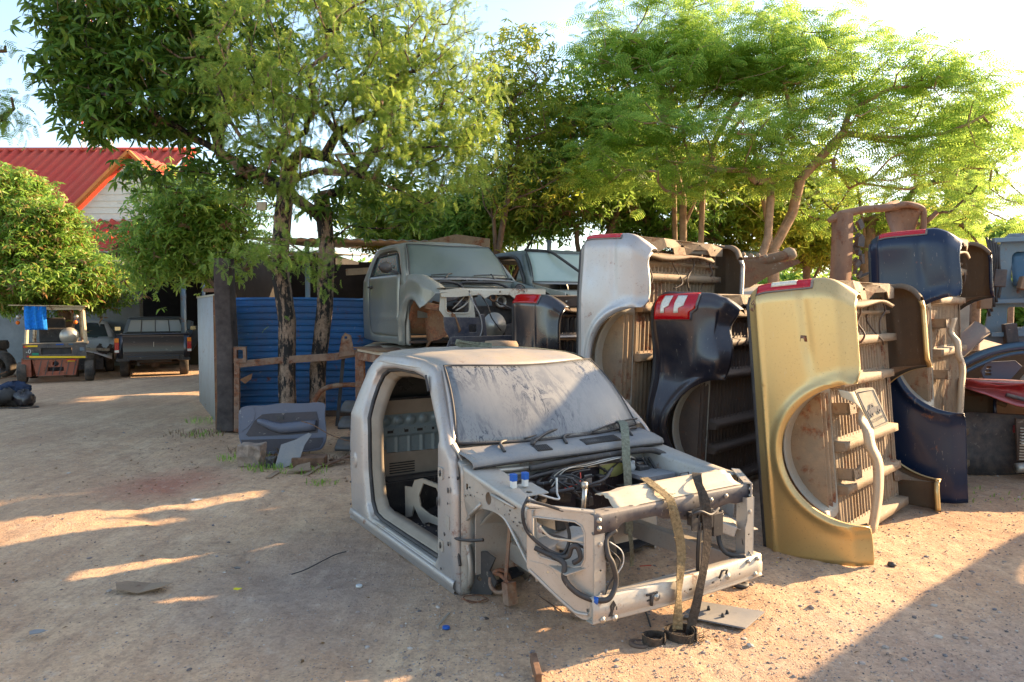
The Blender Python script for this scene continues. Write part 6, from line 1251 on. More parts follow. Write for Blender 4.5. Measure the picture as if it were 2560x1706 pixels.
def tree(name, label, cat, trunk, blobs, leaf, tpl, nt_, per, r0, seed, bark='bark', spread=.28, size=(.8, 1.3), tilt=(.2, .5), group=None, curve=.35, up=0., step=.3, rt=.006, brown=0, ex=.58, yaw=None, along=.35):
    rs = np.random.RandomState(seed); T = []
    tot = sum(b_[2] for b_ in blobs)
    for c, r, w in blobs: T.append(ellips(rs, c, r, max(3, int(nt_*w/tot))))
    T = np.concatenate(T); pos, par, tips, dirs = grow(trunk, T, seed, step, curve, up); V, F, r = limbs(pos, par, tips, r0, rt, ex)
    root = thing(name, label, cat, tuple(trunk[0][0]), group=group); off = np.array(trunk[0][0])
    tr = np_mesh('trunk', V-off, F, M[bark]); tr.parent = root
    # leaf sites: round the tips and back along the last stretch of each twig
    n = len(tips)*per; ti = tips[rs.randint(len(tips), size=n)]; back = rs.rand(n) < along; ti = np.where(back & (par[ti] >= 0), par[ti], ti); back2 = rs.rand(n) < along*.6; ti = np.where(back2 & (par[ti] >= 0), par[ti], ti)
    P = pos[ti]+rs.randn(n, 3)*spread*np.array([1, 1, .6]); TV, TF = TPL[tpl]
    R = rotmats(rs, n, tilt[0]+rs.randn(n)*tilt[1], None if yaw is None else yaw+rs.randn(n)*1.2); sc = size[0]+(size[1]-size[0])*rs.rand(n)
    V, F = scatter_template(TV, TF, P-off, R, sc); mid = None; mats = [LM[leaf]]
    if brown: mats.append(LM['brown']); mid = np.repeat((rs.rand(n) < brown).astype(int), len(TF))
    cr = np_mesh('crown', V, F, mats, False, mid); cr.parent = root; return root
def pt(x, y, Y):   # point at depth Y seen at photo position (2353-wide view)
    th_ = math.atan(85/1800); rx, ry = (x*1.088-1280)/1800, -(y*1.088-853)/1800; d = (rx, math.cos(th_)+ry*math.sin(th_), -math.sin(th_)+ry*math.cos(th_)); k = Y/d[1]; return (d[0]*k, Y, 1.7+d[2]*k)
def bl(x, y, Y, rx, ry, w=1, rY=None): c = pt(x, y, Y); s = Y/1800*1.088; return (c, (rx*s, rY or rx*s*.8, ry*s), w)
# big mango (dark lance leaves), second trunk
tree('mango_tree', 'large mango tree with dark lance shaped leaves, right hand trunk of the pair', 'tree', [[(-2.82, 10.35, -.1), (-2.80, 10.35, .8), (-2.70, 10.4, 1.7), (-2.66, 10.4, 2.6), (-2.74, 10.45, 3.3)], [(-2.74, 10.4, 3.0), (-3.6, 10.3, 3.6), (-4.5, 10.1, 4.1)]],
     [bl(280, 50, 10, 170, 90, 2.4), bl(200, 150, 9.8, 90, 80, 1.1), bl(340, 220, 10, 200, 90, 2.2), bl(240, 290, 9.6, 80, 26, .35), bl(460, 110, 10.6, 220, 140, 2.4), bl(320, 405, 9.4, 60, 22, .2), bl(700, 120, 11, 280, 150, 2), bl(880, 470, 10.8, 150, 70, .8), bl(540, 400, 10.6, 120, 50, .6), bl(960, 250, 11, 100, 120, .6), bl(600, -160, 10.5, 420, 120, 1.2)], 'mango', 'lance', 760, 4, .118, 11, 'bark_blot', .13, (.8, 1.25), (.25, .35))
# tamarind in front
tree('tamarind_tree', 'tamarind tree with feathery yellow green leaves, left hand trunk of the pair', 'tree', [[(-3.12, 10.0, -.1), (-3.14, 10.0, .7), (-3.12, 10.0, 1.5), (-3.22, 10.0, 2.3), (-3.12, 9.9, 3.0), (-3.0, 9.8, 3.6)], [(-3.15, 9.95, 2.7), (-2.8, 9.8, 3.3), (-2.6, 9.6, 4.2)]],
     [bl(700, 120, 9.2, 260, 160, 3), bl(900, 90, 9.3, 200, 120, 2.4), bl(1000, 260, 9.4, 150, 150, 2), bl(780, 300, 8.9, 230, 110, 2.2), bl(620, 230, 9.0, 130, 130, 1.2), bl(960, 400, 9.4, 140, 70, .9), bl(620, 460, 9.2, 110, 50, .35), bl(660, 570, 9.3, 110, 40, .4), bl(725, 620, 9.4, 35, 60, .14), bl(530, 600, 9.5, 60, 30, .12), bl(1080, 200, 9.6, 90, 160, 1), bl(820, -120, 9.2, 380, 120, 1.6), bl(1050, 380, 9.6, 80, 80, .5)], 'tamarind', 'frond', 800, 13, .122, 12, 'bark_blot', .12, (.6, 1.0), (.3, .5), up=.05, ex=.58)
tag(MB().box((-3.35, 9.72, 3.05), (.13, .05, .11)).box((-3.42, 9.72, 3.12), (.01, .02, .2)).build('junction_box', M['white_metal'], None, bevel=.008), 'small pale grey box fixed high on the tamarind trunk', 'junction box')
# dark low limbs of the mango behind the dark post
tree('young_mango_tree', 'shaded green tree with thin curving dark limbs behind the concrete post', 'tree', [[(-4.9, 13.2, 0), (-5.0, 13.2, 1.2), (-5.2, 13.2, 2.3)], [(-5.0, 13.2, 1.5), (-5.9, 13, 2.8), (-6.0, 13, 4.0)]],
     [bl(450, 480, 13, 100, 60, 2), bl(380, 560, 13.2, 80, 45, 1.3), bl(460, 600, 13, 70, 40, .8), bl(400, 440, 13.5, 40, 30, .4), bl(340, 630, 13, 40, 20, .3), bl(530, 500, 13.2, 80, 90, 1)], 'mid', 'lance_s', 280, 12, .09, 13, spread=.26, size=(.8, 1.3), brown=.03)
# rounded bush tree on the far left, sunlit
tree('leafy_tree', 'dense rounded sunlit tree at the left edge below the red roof', 'tree', [[(-10.8, 17.6, 0), (-10.9, 17.6, 1.5), (-10.9, 17.6, 2.6)]],
     [bl(60, 580, 17.4, 130, 80, 3), bl(10, 460, 17.6, 90, 70, 1.8), bl(100, 520, 17.2, 70, 50, 1.2), bl(-80, 500, 17.6, 100, 110, 1.2), bl(165, 620, 17, 60, 30, .7), bl(90, 655, 16.8, 140, 26, .9), bl(215, 650, 17.4, 70, 22, .5), bl(20, 670, 17.6, 80, 34, .7), bl(250, 640, 18.4, 60, 40, .6), bl(140, 690, 18.6, 120, 16, .5)], 'bush', 'lance_s', 950, 18, .16, 14, spread=.22, size=(.9, 1.4), brown=.02)
# twigs of a tree outside the left edge
tree('overhanging_tree', 'loose feathery branches entering the sky at the left edge', 'tree', [[(-9.0, 9.5, 0), (-9.0, 9.5, 3), (-8.8, 9.5, 4.5)]], [bl(-30, 105, 9.5, 50, 14, .4), bl(-10, 250, 9.5, 50, 40, 1), bl(-160, 150, 9.5, 60, 100, .5)], 'mid', 'frond2', 40, 9, .12, 15, spread=.2, size=(.8, 1.2), curve=.5)
# right: feathery flat-topped trees (same kind, each its own)
gA = 'feathery flat topped trees above the truck beds'
tree('feather_tree', 'tallest feathery tree with twin slender stems above the navy bed', 'tree', [[(3.3, 14.0, 0), (3.32, 14, 2), (3.3, 14, 3.6), (3.25, 14, 4.6)], [(3.3, 14, 3.2), (3.9, 14, 4.6), (4.6, 14, 5.6), (5.4, 13.8, 6.6)], [(3.3, 14, 3.8), (2.9, 14, 5.2), (2.7, 14, 6.4)]],
     [bl(1500, 60, 14, 190, 60, 2.4), bl(1700, 110, 13.8, 220, 60, 2.8), bl(1850, 60, 14, 150, 60, 1.6), bl(1560, 170, 13.6, 180, 40, 1.4), bl(1760, 210, 13.6, 220, 40, 1.8), bl(1600, -60, 14, 200, 60, 1.6), bl(1420, 130, 14, 100, 60, .9)], 'acacia', 'spray', 320, 6, .075, 21, 'bark_tan', .22, (.6, 1.1), (.05, .22), gA, curve=.45, up=.04)
tree('feather_tree', 'spreading feathery tree whose crown reaches the right edge, forked grey trunk', 'tree', [[(4.78, 13.2, 0), (4.8, 13.2, 1.4), (4.77, 13.2, 2.6), (4.66, 13.2, 3.2), (4.5, 13.2, 4.0), (4.35, 13.2, 4.8)], [(4.77, 13.2, 2.75), (5.1, 13.2, 3.4), (5.2, 13.1, 4.0), (5.9, 13, 4.8)], [(4.66, 13.2, 3.2), (4.2, 13.2, 3.6), (3.5, 13, 3.9)]],
     [bl(2000, 170, 13, 200, 60, 2.6), bl(2150, 230, 13, 190, 70, 2.6), bl(1950, 290, 13.2, 200, 50, 1.8), bl(2200, 330, 13, 130, 60, 1.3), bl(2060, 390, 13, 160, 50, 1.2), bl(1850, 150, 13.2, 120, 50, 1), bl(2330, 420, 13.2, 60, 90, .5)], 'acacia', 'spray', 310, 6, .105, 22, 'bark_tan', .22, (.6, 1.1), (.05, .22), gA, curve=.45, up=.05)
tree('feather_tree', 'leaning feathery tree behind the silver bed', 'tree', [[(3.9, 12.6, 0), (4.05, 12.6, 1.6), (4.45, 12.6, 2.9), (4.5, 12.6, 3.8)], [(4.4, 12.6, 2.6), (4.9, 12.6, 3.4), (5.6, 12.6, 3.9)]],
     [bl(1700, 300, 12.6, 160, 40, 1.5), bl(1480, 280, 12.8, 120, 60, 1.2), bl(1560, 400, 12.6, 100, 50, .7), bl(1760, 390, 12.6, 90, 40, .6), bl(1400, 380, 13, 90, 70, .9)], 'acacia', 'spray', 150, 8, .07, 23, 'bark_tan', .2, (.6, 1.0), (.1, .25), gA, curve=.4, up=.04)
tree('feather_tree', 'open feathery tree with bare limbs behind the rusted cab frame', 'tree', [[(7.6, 15.5, 0), (7.6, 15.5, 2.6), (7.7, 15.5, 3.6)], [(7.6, 15.5, 2.9), (8.6, 15.5, 4.2), (9.4, 15.3, 4.6)], [(7.6, 15.5, 3), (7.3, 15.5, 4.6)]],
     [bl(1950, 460, 15.5, 140, 70, 1.4), bl(2130, 480, 15.5, 130, 60, 1.2), bl(2280, 500, 15.5, 90, 90, 1), bl(2200, 400, 15.5, 100, 40, .8), bl(2330, 300, 15, 50, 50, .4)], 'acacia', 'spray', 150, 6, .13, 24, 'bark', .22, (.6, 1.0), (.1, .3), gA, curve=.4, up=.04)
tree('slender_tree', 'slender pale green tree with upright bare stems above the olive cab', 'tree', [[(-.3, 14, 0), (-.3, 14, 2.4), (-.35, 14, 3.4)], [(-.3, 14, 2.6), (-.05, 14, 4), (.0, 14, 5.4)], [(-.3, 14, 2.8), (-.5, 14, 4.4), (-.6, 14, 5.6)]],
     [bl(1190, 150, 14, 90, 80, 1.5), bl(1230, 260, 13.8, 110, 60, 1.4), bl(1120, 250, 14, 80, 90, 1), bl(1200, 420, 13.6, 160, 70, 1.6), bl(1130, 330, 14, 90, 60, .8)], 'yellow', 'lance_s', 280, 6, .08, 25, 'bark', .22, (.8, 1.3), (.1, .5), up=.06)
for k, (x0, yb, pts_, lb) in enumerate(((1600, 13.6, [(1615, 430), (1640, 330), (1700, 220)], 'slim bare stem leaning right just left of the forked grey trunk'), (1560, 14.4, [(1548, 420), (1535, 300), (1520, 190)], 'slim upright bare stem between the silver and navy beds'))):
    T_ = [[pt(x0, 740, yb)]+[pt(a, b_, yb) for a, b_ in pts_]]; T_[0][0] = (T_[0][0][0], yb, 0)
    tree('feather_tree', lb, 'tree', T_, [bl(pts_[-1][0]+20, pts_[-1][1]-60, yb, 120, 50, 1)], 'acacia', 'spray', 70, 8, .055, 60+k, 'bark_tan', .2, (.6, 1.), (.05, .22), gA, curve=.45, up=.04)
gB = 'green trees forming the wooded edge behind the yard'
for k, (x, yb, blobs, sd, lf, lb) in enumerate((
    (1330, 15, [(1330, 330, 120, 100, 1.6), (1300, 440, 150, 80, 1.8), (1380, 230, 90, 80, .9)], 31, 'mid', 'bushy green tree rising between the slender tree and the feathery trees'),
    (1460, 16, [(1460, 400, 120, 100, 1.6), (1520, 500, 140, 60, 1.4), (1480, 280, 80, 70, .7)], 32, 'mid', 'bushy green tree directly above the silver bed'),
    (1660, 17, [(1650, 450, 130, 70, 1.5), (1730, 520, 120, 50, 1), (1600, 380, 90, 50, .7)], 33, 'yellow', 'sunlit yellow green tree behind the forked grey trunk'),
    (1850, 18, [(1860, 480, 120, 80, 1.5), (1900, 560, 120, 40, 1), (1820, 400, 90, 60, .8)], 34, 'yellow', 'yellow green tree left of the rusted cab frame'),
    (2050, 19, [(2000, 570, 120, 36, 1), (2120, 520, 90, 50, 1), (2180, 580, 80, 30, .5)], 37, 'yellow', 'thin yellow green tree between the rusted cab frame and the dark blue bed'),
    (1160, 16, [(1160, 480, 150, 60, 1.6), (1080, 520, 120, 50, 1)], 35, 'mid', 'low leafy tree over the shed roof behind the olive cab'),
    (1000, 17, [(960, 540, 110, 40, 1), (900, 500, 100, 50, 1)], 36, 'yellow', 'sunlit tree seen between the mango limbs and the shed'))):
    X0 = pt(x, 700, yb)[0]; tree('broadleaf_tree', lb, 'tree', [[(X0, yb, 0), (X0+.1, yb, 1.5), (X0, yb, 2.8)], [(X0, yb, 2), (X0+.7, yb, 3.4)]], [bl(a, b_, yb, c_, d_, w) for a, b_, c_, d_, w in blobs], lf, 'lance_s', 320, 9, .10, sd, 'bark', .28, (1.0, 1.7), (.0, .45), gB, brown=.08 if k < 2 else 0)
tree('pole_tree', 'straight ivy wrapped trunk rising behind the dark blue bed', 'tree', [[(13.5, 21, 0), (13.5, 21, 3), (13.5, 21, 6), (13.55, 21, 8.4)]], [bl(2205, 300, 21, 40, 60, 1), bl(2205, 450, 21, 22, 90, 1), bl(2205, 560, 21, 22, 30, .4)], 'acacia', 'sprig', 140, 20, .14, 41, 'bark', .12, (1.6, 2.4), (.2, .5))
tree('broadleaf_tree', 'small distant round tree in the gap right of the dark blue bed', 'tree', [[(18, 26, 0), (18, 26, 2)]], [bl(2275, 560, 26, 60, 30, 1), bl(2380, 560, 26, 60, 40, 1)], 'mid', 'sprig', 150, 22, .1, 42, 'bark', .2, (2.6, 4), (.2, .5), gB)
# far wood closing the horizon
rs = np.random.RandomState(77); n = 26000; x = rs.uniform(-70, 70, n); y = 46+rs.rand(n)*14; z = (2.0+1.8*vnoise(x, y, .09, 9)*2)*rs.rand(n)**.6*1.6+.1
TV, TF = tpl_sprig(8, .5, .55, .3, 3); V, F = scatter_template(TV, TF, np.stack([x, y, z], -1), rotmats(rs, n, rs.randn(n)*.5), np.ones(n)); tag(np_mesh('far_wood', V, F, LM['mid'], False), 'distant green wood along the horizon behind the yard', 'wood', kind='stuff')
# weeds, grass
def plant(label, loc, n, h, seed, leaf='mid', lw=.045, ll=.11):
    rs_ = random.Random(seed); t_ = thing('weed_plant', label, 'plant', loc, group='weeds at the feet of the scrap'); mb = MB(); ms = MB()
    for k in range(n):
        a = rs_.uniform(0, 6.28); z0 = h*rs_.uniform(.25, .95); l = ll*rs_.uniform(.7, 1.3); d = Vector((math.cos(a), math.sin(a), .35)); s = Vector((-math.sin(a), math.cos(a), .1)); b0 = Vector((.02*math.cos(k), .02*math.sin(k), z0))
        ms.tube([(0, 0, z0*.8), b0+d*.015, b0+d*.04], .002, 4); c0 = b0+d*.03; mb.add([c0, c0+d*l*.4+s*lw/2, c0+d*l*.9+s*lw*.2-Vector((0, 0, l*.15)), c0+d*l-Vector((0, 0, l*.2)), c0+d*l*.9-s*lw*.2-Vector((0, 0, l*.15)), c0+d*l*.4-s*lw/2], [(0, 1, 2, 3), (0, 3, 4, 5)])
    ms.tube([(0, 0, -.02), (.01, 0, h*.5), (.0, .01, h)], .005, 6); ms.build('stem', LM['yellow'], t_); mb.build('foliage', LM[leaf], t_)
p = G2(2105, 1085, .0); plant('broad leaved weed growing against the dark blue bed', tuple(p), 16, .26, 1, 'mid', .05, .12)
plant('small weed at the lower corner of the dark blue bed', tuple(G2(2155, 1130)), 8, .15, 2, 'mid', .05, .10)
plant('small weed at the foot of the brown wing inner right of the dark blue bed', tuple(G2(2255, 1070)), 9, .16, 3, 'mid', .05, .10)
def grass(label, spots, cols, seed):
    rs = np.random.RandomState(seed); V = []; F = []
    for (x, y, r, n, h) in spots:
        p = G2(x, y)
        for k in range(n):
            a = rs.rand()*6.28; q = r*rs.rand()**.5; b0 = np.array([p.x+q*math.cos(a)*1.4, p.y+q*math.sin(a), 0]); d = np.array([math.cos(a*3), math.sin(a*3), 0])*h*rs.uniform(.2, .9); s = np.array([-d[1], d[0], 0]); s = s/(np.linalg.norm(s)+1e-9)*.004; hh = h*rs.uniform(.4, 1); o = len(V)
            V += [b0-s, b0+s, b0+d*.4+s+[0, 0, hh*.7], b0+d*.4-s+[0, 0, hh*.7], b0+d+[0, 0, hh*.8]+s*.2, b0+d+[0, 0, hh*.8]-s*.2]; F += [[o, o+1, o+2, o+3], [o+3, o+2, o+4, o+5]]
    tag(np_mesh('grass', np.array(V), np.array(F), cols, False), label, 'grass', kind='stuff')
grass('sparse green grass tufts along the fence foot and rubble', [(560, 1055, .2, 90, .10), (640, 1070, .22, 90, .09), (480, 970, .25, 80, .12), (700, 1085, .2, 60, .1), (740, 1115, .12, 50, .07), (470, 1000, .2, 50, .08), (600, 1080, .15, 60, .08), (2310, 1030, .35, 260, .16), (2345, 1010, .3, 200, .18), (2240, 1085, .12, 40, .1), (2200, 1120, .15, 40, .07), (2240, 1140, .3, 50, .05), (2300, 1000, .2, 120, .2)], LM['acacia'], 5)
grass('dry straw coloured grass round the masonry and concrete post', [(610, 1035, .15, 90, .22), (680, 1030, .2, 110, .2), (450, 1000, .3, 90, .1), (560, 1040, .15, 50, .12), (800, 1060, .2, 60, .1), (660, 1050, .2, 60, .15), (2290, 1040, .3, 100, .1)], LM['brown'], 6)

rs = np.random.RandomState(91); n = 900; x = np.concatenate([rs.uniform(-4.4, -1.2, 500), rs.uniform(-6, 4.5, 400)]); y = np.concatenate([rs.uniform(6.8, 9.8, 500), rs.uniform(2.6, 11, 400)])
V, F = scatter_template(np.array([[-.5, 0, 0], [0, .22, .12], [.5, 0, 0], [0, -.22, .10]]), np.array([[0, 1, 2, 3]]), np.stack([x, y, gh(x, y)+.006], -1), rotmats(rs, n, rs.randn(n)*.15), .012+.03*rs.rand(n)); tag(np_mesh('leaf_litter', V, F, LM['brown'], False), 'dry brown fallen leaves strewn over the dirt', 'fallen leaves', kind='stuff')
# ================================================================ BUILDINGS AT THE BACK
M['rooft'] = paint('red_roof_tile', C(186, 58, 38), .6, 0, 0, .3, C(170, 100, 74), 1.2, .05)
M['cream'] = flat('cream_boarding', C(206, 200, 184), .8, 0, .04, 3, .05); M['fascia'] = flat('orange_fascia', C(196, 120, 60), .7, 0, .08, 4, .1)
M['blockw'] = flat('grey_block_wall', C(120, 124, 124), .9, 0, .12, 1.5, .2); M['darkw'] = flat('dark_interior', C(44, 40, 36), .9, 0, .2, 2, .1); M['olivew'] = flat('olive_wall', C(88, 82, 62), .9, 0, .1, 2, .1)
hs = thing('house', 'house with red corrugated tile roof and cream boarded gable behind the trees', 'house', (-13.3, 28.5, -.25))
def tiles(mb, x0, x1, za, ya, zb, yb, pitch=.30, shear=0.):
    """ribbed roof slope from the ridge (za, ya) to the eave (zb, yb)"""
    n = int(abs(x1-x0)/.05); rows = []
    m = 13
    for j in range(m):
        s = j/(m-1); step = .03*((s*6) % 1)
        rows.append([(x0+(x1-x0)*i/n+shear*s, ya+(yb-ya)*s-.02-.05*max(0, math.sin(2*PI*(x0+(x1-x0)*i/n)/pitch))**.7*1.6-step, za+(zb-za)*s+.09*max(0, math.sin(2*PI*(x0+(x1-x0)*i/n)/pitch))) for i in range(n+1)])
    mb.loft(rows)
mb = MB(); tiles(mb, -9.5, .0, 8.35, 1.5, 3.9, -2.6, .42, -1.5); tiles(mb, .0, .3, 8.35, 1.5, 3.9, -2.6, .42, 0); main = mb.build('roof', M['rooft'], hs, solid=.03)
mb = MB(); mb.tube([(-9.5, 1.5, 8.42), (.3, 1.5, 8.42)], .10, 8); mb.build('ridge', M['rooft'], main)
mb = MB(); mb.plate([(-2.25, 4.95), (2.25, 4.95), (0, 7.15)], [], lambda a, b_, t_: (a, -3.0+t_, b_), .1)
for i in range(9): mb.box((0, -3.01, 5.02+i*.22), (2*max(.1, 2.2-(i*.22+.07)*1.02), .03, .015))
gab = mb.build('gable', M['cream'], hs)
for s in (-1, 1): MB().beam((0, -3.2, 7.35), (s*2.5, -3.2, 4.92), .10, .22, up=(0, 1, 0)).build('fascia', M['fascia'], hs)
for s in (-1, 1):
    mb = MB(); mb.loft([[(s*2.55*u, y, 7.4-2.42*u+.04*max(0, math.sin(y*15))) for y in np.linspace(-3.15, 1.5 if s < 0 else -2.2, 60)] for u in np.linspace(0, 1, 6)]); mb.build('gable_roof', M['rooft'], hs, solid=.03)
mb = MB(); tiles(mb, -2.3, 3.2, 4.95, -3.05, 4.5, -3.4, .40); mb.build('porch_roof', M['rooft'], hs, solid=.02)
mb = MB(); tiles(mb, -2.5, 3.4, 4.40, -3.2, 3.7, -3.9, .40); mb.build('porch_roof', M['rooft'], hs, solid=.02)
MB().box((.4, -3.45, 4.46), (5.6, .06, .10)).build('porch_fascia', M['fascia'], hs); MB().box((.4, -3.95, 3.62), (6.0, .06, .18)).build('porch_fascia', M['fascia'], hs)
MB().box((-3.5, 1.2, 1.7), (12, 6.0, 4.2)).build('wall', M['darkw'], hs)
ws = thing('workshop', 'low open fronted workshop with grey block walls behind the parked pickup', 'workshop', (-9.4, 21, 0))
mb = MB(); mb.box((-2.9, 0, 1.6), (3.0, .2, 3.2)); mb.box((-8, .6, 1.6), (7.2, .2, 3.2))
for z in np.arange(.2, 3.1, .2): mb.box((-2.9, -.102, z), (2.98, .006, .012))
mb.build('wall', M['blockw'], ws)
MB().box((2.6, .3, 1.6), (2.8, .2, 3.2)).build('olive_wall', M['olivew'], ws); MB().box((0, 3.2, 1.6), (9.5, .2, 3.2)).build('back_wall', M['darkw'], ws); MB().box((4.2, 1.6, 1.6), (.2, 3.4, 3.2)).build('end_wall', M['darkw'], ws)
mb = MB(); mb.loft([[(x, y, 3.15-.1*(y+1.8)*-.6+.03*math.sin(x*20)) for y in (-1.8, 0, 3.4)] for x in np.linspace(-4.5, 4.6, 90)]); mb.build('roof_sheet', M['grey_sheet'], ws, solid=.03)
mb = MB(); mb.loft([[(x, -3.2+.1*s, 2.80-.15*s+.0*x) for s in (0, 1)] for x in (-2.3, .3)]); mb.loft([[(x, y, 2.82+.1*(y+3.2)) for y in (-3.2, -1.5)] for x in (-2.3, .3)]); mb.build('awning', M['white_metal'], ws, solid=.03)
for x, y, r in ((.65, -1.8, .07), (1.15, -1.7, .045)): MB().cyl((x, y, 0), (x, y, 3.1), r).build('post', M['ltblue'], ws)
r = random.Random(8); mb = MB()
# workbench and the car parts kept in it: one thing each
tag(MB().box((-9.9, 21.6, .55), (1.4, .7, 1.1)).build('workbench', M['olivew'], None), 'bench of pale boards inside the dark workshop opening', 'bench')
for k in range(5):
    mb = MB(); mb.plate([(0, 0), (.25, .02), (.5, .5), (.45, .95), (.25, 1.0), (.05, .4)], [], lambda a, b_, t_, k=k: (-11.0+.55*k+a*(.7+.3*r.random()*0)+.1*k % .3, 20.6+.15*(k % 3)+t_+.25*b_, .45+b_*(.7+.08*(k % 3))), .06)
    tag(mb.build('salvaged_door', M['dk_paint' if k % 2 else 'ltblue'], None, bevel=.01), ('leftmost grey door', 'second grey door', 'middle pale door', 'fourth dark door', 'rightmost pale door')[k]+' leaning in the dark workshop opening', 'car door', 'car doors leaning in the workshop')
# shed behind the blue fence
sh = thing('open_shed', 'dark open shed with thin metal roof behind the blue fence', 'shed', (-2.5, 14.6, 0))
mb = MB(); mb.loft([[(x, y, 2.95+.16*(y+1.0)*.3-.02*x+.015*math.sin(x*30)) for y in (-1.2, 1, 4)] for x in np.linspace(-2.6, 2.0, 120)]); mb.build('roof_sheet', M['steel'], sh, solid=.01)
mb = MB(); mb.plate([(1.7, 2.55), (2.7, 2.85), (4.1, 2.80), (4.1, 3.05), (3.3, 3.15), (2.8, 3.05), (1.7, 2.75)], [], lambda a, b_, t_: (1.2+(a-1.7)*.75-.9, -1.62+t_, b_*.8+.48), .02); mb.build('tan_sheet', M['dirty_lt'], sh, solid=.01)
MB().box((1.5, 4.2, 1.4), (10, .1, 2.8)).build('back_wall', M['darkw'], sh); MB().box((-3.3, 2.2, 1.4), (.1, 4, 2.8)).build('end_wall', M['darkw'], sh)
for x in (-1.35, .6, 3.2): MB().cyl((x, -1.0, 0), (x, -1.0, 2.95), .045).build('post', M['ltblue'], sh)
for x, y0, z0 in ((-.6, -1.1, 2.35), (1.2, -1.1, 2.5)): MB().beam((x, -1.1, z0), (x+1.6, -1.1, z0+.1), .04, .12).build('crossrail', M['dirty_lt'], sh)
mb = MB(); mb.loft([[(x, y, 2.72+.02*math.sin(x*20)+.1*(y+.5)) for y in (-.5, 3)] for x in np.linspace(2.6, 8, 60)]); mb.build('roof_sheet', M['dk_paint'], sh, solid=.01)
# low wall / grey fence seen between the beds
gf = thing('block_fence', 'low grey block wall far behind the rusted cab frame', 'wall', (6.0, 22, -.35)); MB().box((0, 0, 1.1), (16, .15, 2.2)).build('wall', M['blockw'], gf)
for x in np.arange(-7.5, 8, 2.5): MB().box((x, -.05, 1.12), (.14, .2, 2.3)).build('pier', M['blockw'], gf)
# radio mast
rm = thing('radio_mast', 'distant red and white lattice radio mast behind the mango crown', 'mast', (-45.5, 80, 0)); M['mred'] = flat('mast_red', C(190, 50, 40), .6, 0, .05); M['mwhite'] = flat('mast_white', C(220, 220, 220), .6, 0, .05)
for k in range(14):
    w0, w1 = 1.7-.09*k, 1.7-.09*(k+1); z0, z1 = 2.9*k, 2.9*(k+1); mb = MB(); c0 = [(-w0, -w0), (w0, -w0), (w0, w0), (-w0, w0)]; c1 = [(-w1, -w1), (w1, -w1), (w1, w1), (-w1, w1)]
    for i in range(4):
        j = (i+1) % 4; mb.beam((*c0[i], z0), (*c1[i], z1), .16, .16); mb.beam((*c0[i], z0), (*c1[j], z1), .09, .09); mb.beam((*c0[j], z0), (*c1[i], z1), .09, .09); mb.beam((*c0[i], z0), (*c0[j], z0), .09, .09)
    mb.build('lattice_section', M['mred' if k % 2 else 'mwhite'], rm)
for k in range(8): a = k*PI/4; MB().box((1.9*math.cos(a), 1.9*math.sin(a), 32.5+1.2*(k % 2)), (.45, .35, 2.4)).build('antenna', M['mwhite'], rm)
# ================================================================ VEHICLES AT THE LEFT
def wheel(root, c, r, w, ax=(1, 0, 0), tyre='black_rub', rim='steel'):
    o = MB().lathe(tuple(Vector(c)-Vector(ax)*w/2), [(r*.55, .0), (r*.92, 0), (r, .03), (r, w-.03), (r*.92, w), (r*.55, w), (r*.5, w*.5), (r*.55, 0)], ax, 28).build('wheel', M[tyre], root)
    MB().lathe(tuple(Vector(c)-Vector(ax)*w*.35), [(.001, .03), (r*.3, .02), (r*.5, .0), (r*.56, .01), (r*.56, w*.6), (r*.3, w*.6), (.001, w*.6)], ax, 20).build('rim', M[rim], o); return o
M['tyre'] = paint('dusty_tyre', C(44, 42, 40), .9, 0, 0, .55, C(120, 104, 88), 5, .2); M['pk'] = paint('deep_blue_black_paint', C(10, 14, 24), .3, .0, .4, .03, C(70, 70, 78), 2, .3); M['cabglass'] = dustyglass('cab_glass', C(120, 134, 140), C(170, 168, 160), .5, False)
M['amber'] = flat('amber_lens', C(220, 120, 30), .2, 0, .05); M['chromeish'] = flat('mirror_face', C(190, 190, 160), .15, .8, .02, 5, 0)
pu = thing('pickup_truck', 'dark blue old pickup parked tail on with red tail lamps, beside the grey sheet fence', 'pickup truck', (-8.62, 17.3, 0), (0, 0, math.radians(25))); pu.scale = (.94, .94, .96)
mb = MB(); mb.plate([(-.80, .60), (.80, .60), (.81, 1.07), (-.81, 1.07)], [], lambda a, b_, t_: (a, -.0+t_, b_), .04); mb.loft([[(x, -.012+.010*abs(math.sin((z-.63)*7)), z) for x in (-.70, -.3, .0, .3, .70)] for z in np.linspace(.66, 1.03, 12)]); tg = mb.build('tailgate', M['pk'], pu, bevel=.008, solid=0)
MB().box((0, -.03, .84), (.012, .02, .12)).build('gate_mark', M['steel'], tg); MB().tube([(-.84, .0, 1.09), (.84, .0, 1.09)], .022, 8).build('gate_rail', M['pk'], pu)
